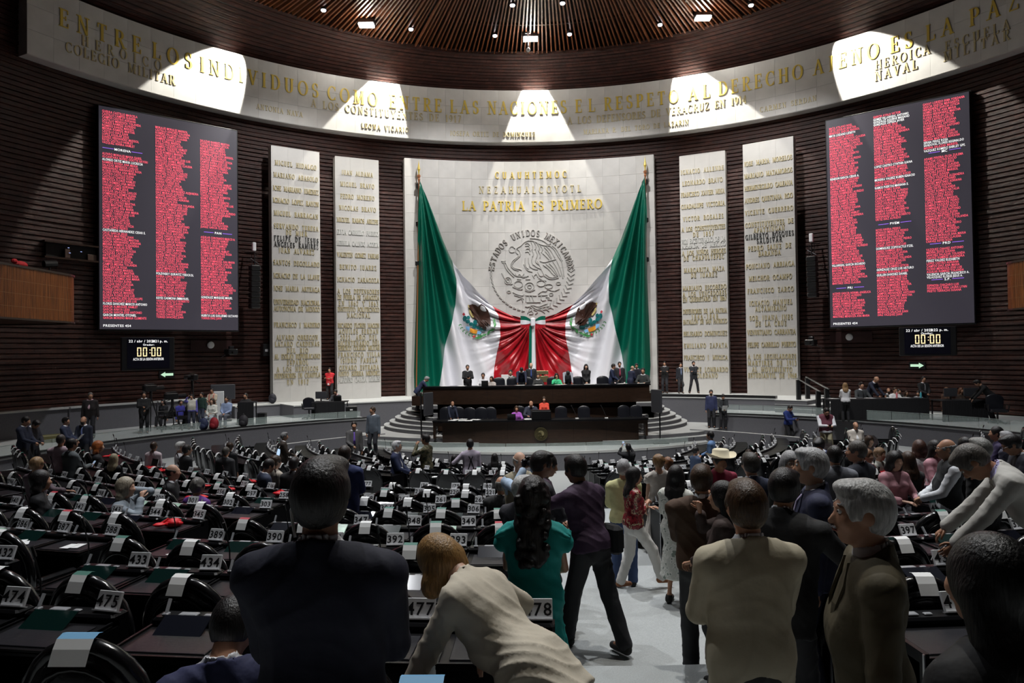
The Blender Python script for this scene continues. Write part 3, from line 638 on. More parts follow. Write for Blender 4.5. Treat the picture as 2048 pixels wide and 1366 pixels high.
stele(1409, 36.0, 2.32, 14.66, L('IGNACIO ALLENDE 340|LEONARDO BRAVO 363|FRANCISCO XAVIER MINA 386|GUADALUPE VICTORIA 410|VICTOR ROSALES 435|A LOS CONSTITUYENTES 456|DE 1857 468|2021 BICENTENARIO DE LA 480s|ARMADA DE MEXICO 490s|A LOS NIÑOS HEROES 504|DE CHAPULTEPEC 515|MARGARITA MAZA 539|DE JUAREZ 550|MARIANO ESCOBEDO 575|A LOS VENCEDORES 587|EN QUERETARO EN 1867 598|DEFENSORES DE LA PATRIA 622|1846-1848 633|BATALLON DE SAN PATRICIO 643|BELISARIO DOMINGUEZ 667|EMILIANO ZAPATA 691|FRANCISCO J. MUGICA 715|VICENTE LOMBARDO 739|TOLEDANO 751'),
      'tall stone stele headed IGNACIO ALLENDE, first one right of the flag panel', 1)
stele(1541, 34.2, 2.40, 14.74, L('JOSE MARIA MORELOS 321|MARIANO MATAMOROS 346|HERMENEGILDO GALEANA 371|ANDRES QUINTANA ROO 396|VICENTE GUERRERO 421|CONSTITUYENTES DE 446|APATZINGAN 458|GILBERTO BOSQUES 470d|SALDIVAR 480d|PEDRO SAINZ DE 494|BARANDA 506|PONCIANO ARRIAGA 530|MELCHOR OCAMPO 555|FRANCISCO ZARCO 580|IGNACIO MANUEL 605|ALTAMIRANO 617|SOR JUANA INES 635|DE LA CRUZ 647|VENUSTIANO CARRANZA 664|FELIPE CARRILLO PUERTO 689|A LOS LEGISLADORES 713|MARTIRES DE 1913 726|AL MOVIMIENTO 739|ESTUDIANTIL DE 1968 751'),
      'rightmost tall stone stele headed JOSE MARIA MORELOS, beside the right name screen', 1)
# ================================================================== FLAGS
M_FG = mat('green_satin', (0.0, 0.125, 0.078), 0.34, spec=0.7); M_FW = mat('white_satin', (0.78, 0.78, 0.83), 0.45); M_FR = mat('red_satin', (0.40, 0.006, 0.015), 0.34, spec=0.7)
def flag(s):
    """s=-1 left, +1 right; drawn in metres on a plane in front of the panel, then bent with it"""
    RF2 = 20.75
    k = 20.75  # bearing from px on this radius
    def bear(px, py): a, z = cyl_hit(px, py, RF2); return a, z
    m = (lambda x: x) if s < 0 else (lambda x: 1066+(1066-x)*0.985)
    def P(x, y): a, z = bear(m(x), y - (0 if s < 0 else 8*abs(m(x)-1066)/220)); return np.array([math.radians(a)*RF2, z])
    top = np.array([P(*q) for q in ((839, 362), (866, 430), (886, 480), (905, 522), (925, 552), (950, 580), (985, 612), (1020, 630), (1062, 641))])
    bot = np.array([P(*q) for q in ((830, 783), (848, 784), (866, 784), (878, 784), (905, 784), (930, 784), (985, 784), (1022, 784), (1060, 784))])
    lft = 0
    gw = np.array([P(*q) for q in ((905, 522), (912, 560), (911, 610), (900, 655), (890, 700), (882, 740), (876, 784))])   # green | white
    wr = np.array([P(*q) for q in ((990, 614), (1000, 632), (1003, 650), (1002, 675), (994, 710), (988, 745), (985, 784))])   # white | red
    outl = np.array([P(*q) for q in ((839, 362), (835, 430), (836, 500), (833, 600), (830, 680), (828, 740), (830, 784))])
    cen = np.array([P(*q) for q in ((1062, 641), (1062, 660), (1061, 680), (1060, 705), (1059, 730), (1059, 760), (1059, 784))])
    tp = lambda a, n, u: np.array([np.interp(u, np.linspace(0, 1, len(a)), a[:, 0]), np.interp(u, np.linspace(0, 1, len(a)), a[:, 1])])
    P1 = P(839, 355); K = P(1062, 645); sg = -s
    def disp(q):
        d1 = q-P1; d2 = q-K
        a1 = math.atan2(sg*d1[0], -d1[1]+1e-6); a2 = math.atan2(-sg*d2[0], -d2[1]+1e-6)
        r1 = np.hypot(*d1); r2 = np.hypot(*d2); rr = min(r1, r2*1.3)
        tau = a1 + a2
        if a2 > 2.6: tau = a1 + a2
        amp = min(0.46, 0.10*rr) ; ph = tau*23.0+1.6*math.sin(tau*4.1+1)
        w1 = math.sin(ph); w = (abs(w1)**0.7*np.sign(w1))*.6+.4*math.sin(ph*1.9+2+0.25*r1)+.25*math.sin(ph*3.1+.6*r2)
        w2 = (math.sin(a1*62+2*math.sin(a1*9))*.7+.35*math.sin(a1*31))          # straight pleats of the green part
        g = 1/(1+math.exp((a1-0.44)*22)); w = w*(1-g)+w2*g
        return amp*w*0.95
    root = empty('hanging_flag', pol(RF2, math.degrees(P1[0]/RF2), P1[1]), label=('left' if s < 0 else 'right')+' hanging green white and red flag draped from its pole to the central knot', cat='flag', group='pair of flags over the presidium')
    def surf(u0, u1, name, mt, nu=46, nv=90):
        mb = MB(); vs = []
        for i in range(nu+1):
            tu = i/nu
            for j in range(nv+1):
                tv = j/nv; a = tp(u0, 0, tv); b = tp(u1, 0, tv); q = a+(b-a)*tu
                # top edge follows the sagging curve
                vs.append(q)
        vs = np.array(vs)
        return vs, nu, nv
    def band(A, B, topseg, name, mt, nu=44, nv=84):
        # coons patch between left curve A, right curve B, top curve
        mb = MB(); vs = []
        tA, tB = topseg
        for i in range(nu+1):
            tu = i/nu; c = tp(top[tA:tB+1], 0, tu)
            for j in range(nv+1):
                tv = j/nv; a = tp(A, 0, tv); b = tp(B, 0, tv); q = a+(b-a)*tu
                l0 = A[0]+(B[0]-A[0])*tu; q = q+(c-l0)*(1-tv)**1.5
                d = disp(q); vs.append(pol(RF2-0.1-d, math.degrees(q[0]/RF2), q[1]))
        f = [(i*(nv+1)+j, (i+1)*(nv+1)+j, (i+1)*(nv+1)+j+1, i*(nv+1)+j+1) for i in range(nu) for j in range(nv)]
        mb.add(vs, f); o = mb.obj(name, mt, None, smooth=True); child_world(o, root); return o
    A0 = outl.copy(); 
    band(outl, gw, (0, 3), 'green_band', M_FG, 60, 110)
    band(gw, wr, (3, 6), 'white_band', M_FW, 70, 90); band(wr, cen, (6, 8), 'red_band', M_FR, 60, 90)
    # emblem: flat print patches following the cloth
    def patch(poly, name, mt, lift=0.05):
        q = [P(x, y) for x, y in poly]; mb = MB(); c = sum(q)/len(q)
        n = len(q); pts = [c]+[c+(p-c)*.5 for p in q]+list(q)
        fn = lambda p: pol(RF2-0.1-disp(p)-lift-.06, math.degrees(p[0]/RF2), p[1])
        vs = [fn(p) for p in pts]; f = [(0, 1+i, 1+(i+1) % n) for i in range(n)]+[(1+i, 1+n+i, 1+n+(i+1) % n, 1+(i+1) % n) for i in range(n)]
        mb.add(vs, f); return child_world(mb.obj(name, mt, None, smooth=True), root)
    br = mat('eagle_brown', (0.055, 0.018, 0.010), 0.6); tl = mat('cactus_teal', (0.0, 0.14, 0.15), 0.5); og = mat('emblem_orange', (0.65, 0.27, 0.02), 0.5); bl = mat('emblem_blue', (0.2, 0.45, 0.75), 0.5)
    lg = mat('laurel_green', (0.05, 0.25, 0.07), 0.5); yl = mat('emblem_gold', (0.6, 0.5, 0.2), 0.5); rd = mat('emblem_red', (0.5, 0.03, 0.05), 0.5)
    patch([(939, 612), (944, 608), (950, 610), (955, 614), (961, 609), (968, 613), (975, 622), (979, 632), (981, 642), (980, 652), (974, 646), (976, 656), (971, 648), (973, 660), (967, 650), (968, 662), (963, 652), (962, 658), (956, 652), (966, 655), (972, 662), (971, 653), (962, 648), (955, 640), (950, 634), (945, 630), (943, 622), (940, 617)], 'eagle_wing', br, .06)
    patch([(936, 612), (941, 609), (945, 612), (952, 622), (958, 634), (961, 645), (967, 655), (972, 653), (971, 655), (962, 650), (954, 640), (946, 634), (943, 626), (942, 618), (936, 617)], 'eagle_body', br, .07)
    patch([(960, 645), (966, 650), (972, 652), (968, 657), (960, 652), (952, 643)], 'eagle_tail', br, .07)
    patch([(935, 611), (938, 609), (939, 613), (941, 621), (943, 628), (948, 634), (945, 636), (940, 630), (937, 624), (938, 618)], 'snake', yl, .075)
    for (x, y, rx, ry) in ((928, 638, 4, 6), (934, 644, 5, 4), (941, 649, 5, 4), (948, 653, 5, 4), (957, 655, 5, 4), (966, 659, 6, 4), (950, 645, 5, 5), (935, 636, 4, 4)):
        patch([(x+rx*math.cos(t), y+ry*math.sin(t)) for t in np.linspace(0, 2*PI, 9)[:-1]], 'cactus_pad', tl, .065)
    patch([(938, 656), (946, 659), (955, 661), (952, 668), (944, 667), (938, 664)], 'orange_base', og, .06)
    patch([(930, 653), (938, 654), (938, 663), (931, 659)], 'blue_scroll', bl, .065); patch([(955, 662), (963, 664), (960, 669), (953, 668)], 'blue_scroll', bl, .065)
    patch([(926, 626), (929, 630), (926, 633), (923, 629)], 'red_fruit', rd, .06); patch([(943, 672), (950, 670), (951, 675), (945, 676)], 'ribbon', rd, .06)
    cx, cy = 950, 636
    for i in range(9):
        t = math.radians(200+i*11); x, y = cx+33*math.cos(t), cy-36*math.sin(t)
        for q in (-1, 1):
            a = t+PI/2+q*.7; patch([(x, y), (x+2.6*math.cos(a+.5), y-2.6*math.sin(a+.5)), (x+5*math.cos(a), y-5*math.sin(a)), (x+2.6*math.cos(a-.5), y-2.6*math.sin(a-.5))], 'oak_leaf', lg, .06)
    for x, y, a in ((989, 650, 70), (984, 660, 20), (977, 665, 60), (968, 670, 200), (960, 674, 190), (988, 642, 95), (954, 676, 180)):
        t = math.radians(a); L_, w_ = 6.5, 2.6; c, s_ = math.cos(t), -math.sin(t)
        patch([(x-L_*c, y-L_*s_), (x-w_*s_, y+w_*c), (x+L_*c, y+L_*s_), (x+w_*s_, y-w_*c)], 'laurel_leaf', lg, .065)
    # pole, brackets and spear head
    bx = P(834, 783); a_ = math.degrees(bx[0]/RF2); t_ = P(839, 360); a2 = math.degrees(t_[0]/RF2)
    pr = empty('flag_pole', pol(RF2, a_, ZU), label=('left' if s < 0 else 'right')+' flag pole with gold spear head, held by black wall brackets', cat='pole')
    mb = MB(); mb.tube([pol(RF2+.25, a_, ZU), pol(RF2+.2, a2, t_[1]+.05)], .04, 8); child_world(mb.obj('pole', mat('varnished_wood', (0.3, 0.12, 0.05), .4)), pr)
    mb = MB(); c = pol(RF2+.2, a2, t_[1]); mb.lathe([(.045, 0), (.07, .08), (.05, .16), (.09, .22), (.09, .3), (.05, .34)], c, 10); child_world(mb.obj('collar', mat('copper', (0.6, 0.25, 0.12), .3, metal=.6)), pr)
    mb = MB(); mb.lathe([(.03, .34), (.04, .5), (.08, .62), (.02, .95), (.004, 1.1)], c, 8); child_world(mb.obj('spear_head', M_GOLD), pr)
    for zz_ in (t_[1]-.25, t_[1]-2.3, t_[1]-4.4):
        mb = MB(); aa = a2+(a_-a2)*(t_[1]-zz_)/(t_[1]-ZU); q = pol(RF2+.28, aa, zz_); mb.bbox((q[0]-.12, q[1]-.1, zz_-.12), (q[0]+.12, q[1]+.5, zz_+.12), .02); child_world(mb.obj('bracket', M_BLK), pr)
flag(-1); flag(1)
# knot and ribbon where the two flags meet
kc = cyl_hit(1066, 650, 20.3); ka = math.radians(kc[0])*20.3
kn = empty('flag_knot', pol(20.3, kc[0], kc[1]), label='bow-like gathered knot with a green and white ribbon hanging between the flags', cat='ribbon')
def kp(px, py, r=20.3): a, z = cyl_hit(px, py, r); return np.array(pol(r, a, z))
for s, nm in ((-1, 'bow_loop'), (1, 'bow_loop')):
    for (y0, y1, mt, bul) in ((632, 640, M_FG, .25), (640, 649, M_FW, .3), (649, 656, M_FR, .28)):
        mb = MB(); vs = []; n = 10
        for i in range(n+1):
            t = i/n; x = 1066+s*(3+t*22); w = .35+.65*math.sin(min(1, t*1.3)*PI/2); ym = 645
            for yy in (y0, (y0+y1)/2, y1): 
                q = kp(x, ym+(yy-ym)*w, 20.25-bul*math.sin(t*PI*.9)-.05); vs.append(q)
        mb.add(vs, [(i*3+j, i*3+3+j, i*3+4+j, i*3+1+j) for i in range(n) for j in range(2)]); child_world(mb.obj(nm, mt, None, True), kn)
for x0, x1, b0, b1, mt, nm in ((1059, 1064, 1056, 1063, M_FG, 'green_ribbon'), (1064, 1068, 1063, 1073, M_FW, 'white_ribbon')):
    mb = MB(); vs = []; n = 16
    for i in range(n+1):
        t = i/n; y = 640+t*140
        for k in range(4):
            u = k/3; x = (x0+(x1-x0)*u)*(1-t)+(b0+(b1-b0)*u)*t; vs.append(kp(x, y, 20.12+.03*math.sin(k*2+t*5)))
    mb.add(vs, [(i*4+j, i*4+4+j, i*4+5+j, i*4+1+j) for i in range(n) for j in range(3)]); child_world(mb.obj(nm, mt, None, True), kn)
mb = MB(); c = kp(1066, 644, 20.0); mb.bbox((c[0]-.12, c[1]-.08, c[2]-.22), (c[0]+.12, c[1]+.1, c[2]+.22), .04); child_world(mb.obj('knot_wrap', M_FW), kn)
# ================================================================== NAME SCREENS
M_SCR = mat('screen_dark', (0.055, 0.05, 0.065), 0.35, emit=0.55); M_SRED = mat('screen_red', (1.0, 0.10, 0.16), 0.6, emit=1.1); M_SWH = mat('screen_white', (0.95, 0.95, 0.95), 0.6, emit=1.0); M_SPU = mat('screen_violet', (0.28, 0.12, 0.75), 0.6, emit=1.0)
SUR = 'GARCIA HERNANDEZ LOPEZ MARTINEZ SANCHEZ RAMIREZ TORRES FLORES GOMEZ DIAZ CRUZ MORALES REYES ORTIZ CASTILLO ROMERO MENDOZA AGUILAR CHAVEZ RIVERA JUAREZ VARGAS DOMINGUEZ VAZQUEZ CASTRO MEDINA SALAZAR CAMPOS'.split()
GIV = 'ANA MARIA|JOSE LUIS|CARLOS|MARTHA|JUAN|ALEJANDRA|ROSA|MIGUEL|LETICIA|PEDRO|ELENA|ANTONIO|CLAUDIA|JESUS|ADRIANA|ROBERTO|ALFREDO|SUSANA|YOLANDA|MARISOL|HAMLET|NATALIA|ZEUS|EVA|ROCIO'.split('|')
def names(n, rnd, start=0):
    return [' '.join((rnd.choice(SUR), rnd.choice(SUR), rnd.choice(GIV))) for _ in range(n)]
def wall_board(p0, p1, z0, z1, name, lab, cat, th=0.25):
    """vertical board from p0 (left) to p1 (right); returns root and placing function"""
    v = np.array(p1)-np.array(p0); W = float(np.hypot(*v)); rz = math.atan2(v[1], v[0])
    t = empty(name, (p0[0], p0[1], z0), rz, lab, cat)
    return t, W, z1-z0
def name_screen(p0, p1, z0, z1, cols, lab, pres):
    t, W, H = wall_board(p0, p1, z0, z1, 'name_screen', lab, 'screen')
    mb = MB(); mb.bbox((-.06, .02, -.06), (W+.06, .35, H+.06), .02); mb.obj('housing', M_BLK, t)
    mb = MB(); mb.box((0, 0, 0), (W, .03, H)); mb.obj('display', M_SCR, t)
    rnd = random.Random(5); fn = lambda u, v: (u, -.006, v)
    pit = 0.1185
    for ci, (ux, ytop, lines) in enumerate(cols):
        mb = MB(); v = ytop; 
        for ln in lines:
            kind, tx = ln[0], ln[1:]
            if kind == 'p':
                W_ = sans(MB(), tx, fn, .10)*.8; cxx = ux+W*.135
                sans(mb, tx, fn2 := (lambda u, vv, v=v: (u, -.006, v+vv)), .10, 1, cxx, 'c')
                for s in (-1, 1):
                    a, b = sorted((cxx+s*(W_/2+.08), cxx+s*(W_/2+.5))); mb.add([(a, -.006, v+.04), (b, -.006, v+.04), (b, -.006, v+.065), (a, -.006, v+.065)], [(0, 1, 2, 3)], 2)
            elif kind == '_': pass
            else:
                sans(mb, tx, (lambda u, vv, v=v: (u, -.006, v+vv)), .098, {'r': 0, 'w': 1}[kind], ux, 'l', 0.655)
            v -= pit
            if v < .42: break
        mb.obj('name_column', [M_SRED, M_SWH, M_SPU], t); 
    mb = MB(); sans(mb, pres, (lambda u, vv: (u, -.006, .1+vv)), .10, 0, .12, 'l'); mb.obj('caption', M_SWH, t)
rn = random.Random(11)
def col(spec):
    out = []
    for q in spec:
        if isinstance(q, int): out += ['r'+x for x in names(q, rn)]
        else: out.append(q)
    return out
name_screen((-18.13, 29.0), (-13.8, 32.6), 5.72, 15.05,
    [(.12, 9.08, col(['rGUERRA CASTILLO MARCELA', 11, '_', 'pMORENA', '_', 'rALFARO MORALES MARIA ISABEL', 'rALCANTARA NUÑEZ ODETTE NAYERI', 'wALONSO ORTIZ MARIA LUCRECIA', 24, 'wCASTAÑEDA HERNANDEZ CESAR E.', 22, 'rELORZA FLORES JOSE LUIS', 'rREYES ARAIZA JOSE GUADALUPE', 'rFLORES PACHECO JOSE LUIS', 'wFLORES SANCHEZ MARCO ANTONIO', 'rGARCIA ALMAGUER HAMLET', 'rGARCIA ANAYA LIDIA', 'rGARCIA GARCIA JOSE ANTONIO', 'wGARCIA MONTIEL OTONIEL', 'rGARCIA MORENO MARIA CLEMENTE', 'rGARCIA SANDOVAL ZEUS', 'rGARCIA SEGURA MARISOL'])),
     (2.15, 8.80, col([54, 'wPOLEVNSKY GURWITZ YEIDCKOL', 8, 'wREYES CARMONA EMMANUEL', 9, 'rROCHA AYALA JULIO', 'rRODRIGUEZ GONZALEZ MANUEL', 'rRODRIGUEZ GUZMAN JOSE T.', 'rRODRIGUEZ TORRES ANGEL M.', 'rROJAS MARTINEZ BEATRIZ'])),
     (4.0, 8.55, col([34, '_', 'pPAN', '_', 'rAGUILAR CORONADO MARCO H.', 22, 'wGONZALEZ MARQUEZ MIGUEL', 6, 'wHUERTA LUIS GUILLERMO OCTAVIO', 3, 'wJUAREZ NAVARRETE BERENICE', 'rLARA CARREON DIANA MARIA T.', 'wLIXA ABIMERHI JOSE ELIAS', 'rLOYOLA VERA IGNACIO', 'wMADRAZO LIMON CARLOS']))],
    'left giant name screen with three columns of red names', 'PRESENTES 454')
name_screen((13.8, 32.6), (18.13, 29.0), 5.48, 15.12,
    [(.12, 9.20, col(['rMATA ATILANO NOEL', 2, 'wMATA LOZANO LIZBETH', 16, 'wRENDON GARCIA CESAR A.', 33, 'wVILLARREAL GARCIA RICARDO', 7, '_', 'pPRI', '_', 'rACEVES GARCIA NORMA ANGELICA', 17, 'wCASTELLANOS RAMIREZ ALAN'] )[:88]),
     (2.0, 9.32, col(['rGARCIA AYALA VICTOR', 'wGOMEZ VILLARREAL ANTONIO', 'wGONZALEZ AGUIRRE MARIANO', 'wGONZALEZ ZEPEDA JAVIER', 15, 'wLOPEZ CASTRO CYNTHIA ILIANA', 4, 'wMOREIRA VALDEZ RUBEN IGNACIO', 2, 'wRAMOS PUERTAS MARIANA E.', 12, '_', 'pPVEM', '_', 7, 'wDOMINGUEZ ZOPIYACTLE ITZEL', 7, 'wGONZALEZ CRUZ LUIS ARTURO', 'rHERRERA BORUNDA JAVIER', 'wGUILLEN SANCHEZ DANIEL', 22, '_', 'pPT', '_', 'rAGUILAR GIL LILIA', 'rAGUILAR LOPEZ JOSE ALEJANDRO', 3])),
     (3.95, 9.42, col(['rGARAY LOREDO IRMA YORDANA', 'rGARCIA GARCIA MARGARITA', 12, 'wSERNA PEREZ ROSA', 'wSANDOVAL FLORES REGINALDO', 1, 'wVAZQUEZ ROMERO SHIRLEY GPE.', 'pMC', '_', 'rADAMS PEREIRA OLGA ZULEMA', 30, 'pPRD', '_', 4, 'wPEREZ VALDEZ ELIZABETH', 4, 'wVALENCIA GARCIA FRANCISCO A.', 'wVELAZQUEZ FLORES JESUS A.', 'pS.P.', '_', 'rESPINOSA CHAZARO LUIS', 'rFERNANDEZ PIÑA LAURA LYNN', 'rPRIETO TERRAZAS SUSANA']))],
    'right giant name screen with three columns of red names and an empty lower corner', 'PRESENTES 454')
# ------------------------------------------------------------------ clocks
M_DISP = mat('clock_display', (0.004, 0.004, 0.012), 0.3); M_AMB = mat('amber_digits', (1.0, 0.78, 0.42), 0.5, emit=1.2)
def clock(pxa, pxb, ytop, ybot, d0, d1, hr, lab):
    a, b = at(pxa, (ytop+ybot)/2, d0), at(pxb, (ytop+ybot)/2, d1); z1 = at(pxa, ytop, d0)[2]; z0 = z1-(ybot-ytop)/F*(d0+d1)/2*1.02
    t, W, H = wall_board(a[:2], b[:2], z0, z1, 'session_clock', lab, 'clock')
    mb = MB(); mb.bbox((0, 0, 0), (W, .3, H), .02); mb.obj('housing', M_BLK, t)
    mb = MB(); mb.box((W*.1, -.02, H*.06), (W*.9, 0, H*.96)); mb.obj('display', M_DISP, t)
    mb = MB(); fn = lambda v0: (lambda u, v: (u, -.03, v0+v))
    sans(mb, '22 / abr / 2024', fn(H*.84), .10, 0, W*.13, 'l'); sans(mb, hr, fn(H*.84), .10, 0, W*.87, 'r'); sans(mb, 'Orador:', fn(H*.74), .08, 0, W*.5, 'c')
    sans(mb, 'ACTA DE LA SESIÓN ANTERIOR', fn(H*.30), .10, 0, W*.5, 'c', fit=W*.58); mb.obj('caption', M_SWH, t)
    mb = MB(); u = W*.5-.42
    for i, ch in enumerate('00:00'):
        if ch == ':':
            for v in (.12, .24): mb.box((u+.03, -.03, H*.42+v), (u+.065, -.025, H*.42+v+.035))
            u += .1
        else:
            h, w, q = .36, .15, .035
            for (x0, y0, x1, y1) in ((0, 0, w, q), (0, h-q, w, h), (0, q+.01, q, h/2-.01), (w-q, q+.01, w, h/2-.01), (0, h/2+.01, q, h-q-.01), (w-q, h/2+.01, w, h-q-.01)):
                mb.box((u+x0, -.03, H*.42+y0), (u+x1, -.025, H*.42+y1))
            u += .21
    tag(mb.obj('digits', M_AMB, t), kind='stuff')
clock(243, 349, 674, 739, 27.9, 29.1, '2:21 p. m.', 'black wall clock display under the left name screen')
clock(1798, 1913, 655, 712, 28.9, 27.7, '2:22 p. m.', 'black wall clock display under the right name screen')
# ------------------------------------------------------------------ exit arrows, smoke detectors, emblem shaped fittings
def wall_item(px, py, r=21.9): a, z = cyl_hit(px, py, r); return a, z
for px, py, s, w in ((334, 749, -1, 'left'), (1834, 731, 1, 'right')):
    a, z = wall_item(px, py, 21.86); t = empty('exit_arrow', pol(21.86, a, z), -math.radians(a), 'glowing pale green exit arrow on the brick wall pointing %s' % w, 'sign')
    mb = MB(); mb.box((-.34, 0, -.16), (.34, .06, .16)); mb.obj('plate', M_BLK, t)
    mb = MB(); mb.add([(s*x, -.01, y) for x, y in ((-.27, -.055), (.08, -.055), (.08, -.12), (.28, 0), (.08, .12), (.08, .055), (-.27, .055))], [tuple(range(7))] if s > 0 else [tuple(range(6, -1, -1))]); mb.obj('arrow', mat('exit_green', (0.55, 0.85, 0.6), .5, emit=.7), t)
for px, py, w in ((421, 690, 'left'), (1699, 674, 'right')):
    a, z = wall_item(px, py, 21.9); t = empty('wall_fixture', pol(21.9, a, z), -math.radians(a), 'round white fixture on a dark red strip on the %s brick wall' % w, 'fixture')
    mb = MB(); mb.box((-.9, 0.0, -.25), (1.0, .12, .22)); mb.obj('strip', mat('dark_maroon_panel', (0.03, 0.008, 0.008), .5), t)
    mb = MB(); mb.lathe([(.15, 0), (.17, .02), (.15, .06), (.08, .09)], (0, 0, 0), 14); m = mb.mesh('disc', mat('white_plastic', (0.75, 0.75, 0.78), .4)); o = link('disc', m, t); o.rotation_euler = (PI/2, 0, 0); o.location = (0, -.01, 0)
def ptz(px, py, r, lab, mir=1):
    a, z = cyl_hit(px, py, r); t = empty('remote_camera', pol(r, a, z), -math.radians(a), lab, 'camera')
    mb = MB(); mb.tube([(0, .9, -.12), (0, .1, -.12)], .03); mb.obj('arm', M_DMETAL, t)
    mb = MB(); mb.bbox((-.22, -.3, -.1), (.22, .3, .16), .03); mb.tube([(0, -.28, .02), (0, -.5, .0)], .09, 10); mb.obj('body', M_BLK, t)
    mb = MB(); mb.bbox((-.1, -.1, .16), (.12, .1, .3), .02); mb.tube([(-.25*mir, 0, -.1), (-.45*mir, .1, -.25), (-.4*mir, .3, -.4)], .015); mb.obj('head', M_DMETAL, t)
ptz(462, 705, 21.0, 'black remote camera on a bracket on the left brick wall'); ptz(1622, 686, 20.9, 'black remote camera with cables beside the rightmost stele', -1)
for px, py in ((1588, 690), (533, 700)):
    a, z = cyl_hit(px, py, 21.5); t = empty('junction_box', pol(21.5, a, z), -math.radians(a), 'black junction box with a pale label %s' % ('right of the rightmost stele' if px > 1000 else 'left of the leftmost stele'), 'box')
    mb = MB(); mb.bbox((-.16, 0, -.3), (.16, .4, .3), .02); mb.obj('body', M_BLK, t); mb = MB(); mb.box((-.07, -.01, -.08), (.07, 0, .04)); mb.obj('label', mat('grey_label', (.4, .4, .42), .6), t)
# ------------------------------------------------------------------ line array loudspeakers
for px, w in ((511, 'left'), (1622, 'right')):
    a, z1 = cyl_hit(px, 530 if px < 1000 else 512, 20.3); z0 = cyl_hit(px, 617 if px < 1000 else 595, 20.3)[1]
    t = empty('line_array_speaker', pol(20.3, a, z0), -math.radians(a), 'tall black hanging column loudspeaker beside the %s name screen' % w, 'speaker')
    n = 8; hh = (z1-z0)/n
    for i in range(n):
        mb = MB(); mb.bbox((-.22, -.02*i*.5, i*hh+.01), (.22, .4-.02*i*.5, (i+1)*hh-.01), .03); mb.obj('cabinet', M_BLK, t)
    mb = MB(); mb.tube([(0, .1, z1-z0), (0, .1, z1-z0+.75)], .03); mb.tube([(0, .1, z1-z0+.6), (0, 1.4, z1-z0+.75)], .03); mb.tube([(-.2, .1, z1-z0+.3), (.2, .1, z1-z0+.05)], .025); mb.tube([(-.12, .1, z1-z0), (-.12, .15, z1-z0+.6)], .015); mb.tube([(.12, .1, z1-z0), (.12, .15, z1-z0+.6)], .015); mb.obj('hanging_frame', M_DMETAL, t)
    mb = MB(); s = -1 if px < 1000 else 1; mb.bbox((-.1+.05*s, -.1, z1-z0+.65), (.06+.05*s, .06, z1-z0+1.05), .02); mb.obj('antenna_panel', mat('white_plastic', (0.75, 0.75, 0.78), .4), t)
# ------------------------------------------------------------------ control booth window in the left wall
mb = MB(); a0, z0 = cyl_hit(93, 512, 21.8); a1, _ = cyl_hit(192, 512, 21.8); z1 = cyl_hit(93, 484, 21.8)[1]
mb.v = []; sector(mb, 21.84, 21.9, a0, a1, z0, z1, 6); o = structure(mb.obj('window_1', M_BLACK))
mb = MB(); sector(mb, 21.7, 21.95, a0-.3, a1+.3, z0-.07, z0, 6); sector(mb, 21.7, 21.95, a0-.3, a1+.3, z1, z1+.07, 6); mb.obj('window_frame', M_DWOOD, o)
bt = empty('booth_equipment', pol(21.72, a0+2.5, z0), -math.radians(a0), 'dim equipment with small lights in the booth window', 'equipment')
mb = MB(); mb.bbox((-.3, 0, 0), (-.1, .1, .35), .01); mb.bbox((.6, 0, 0), (1.0, .1, .25), .01); mb.obj('racks', mat('dim_wood', (.06, .03, .02), .5), bt)
mb = MB(); 
for u, v in ((-.2, .4), (-.15, .2), (.3, .3), (1.2, .28)): mb.box((u, -.02, v), (u+.06, 0, v+.02))
mb.obj('indicator_lights', mat('blue_led', (.4, .5, 1), .5, emit=.8), bt)
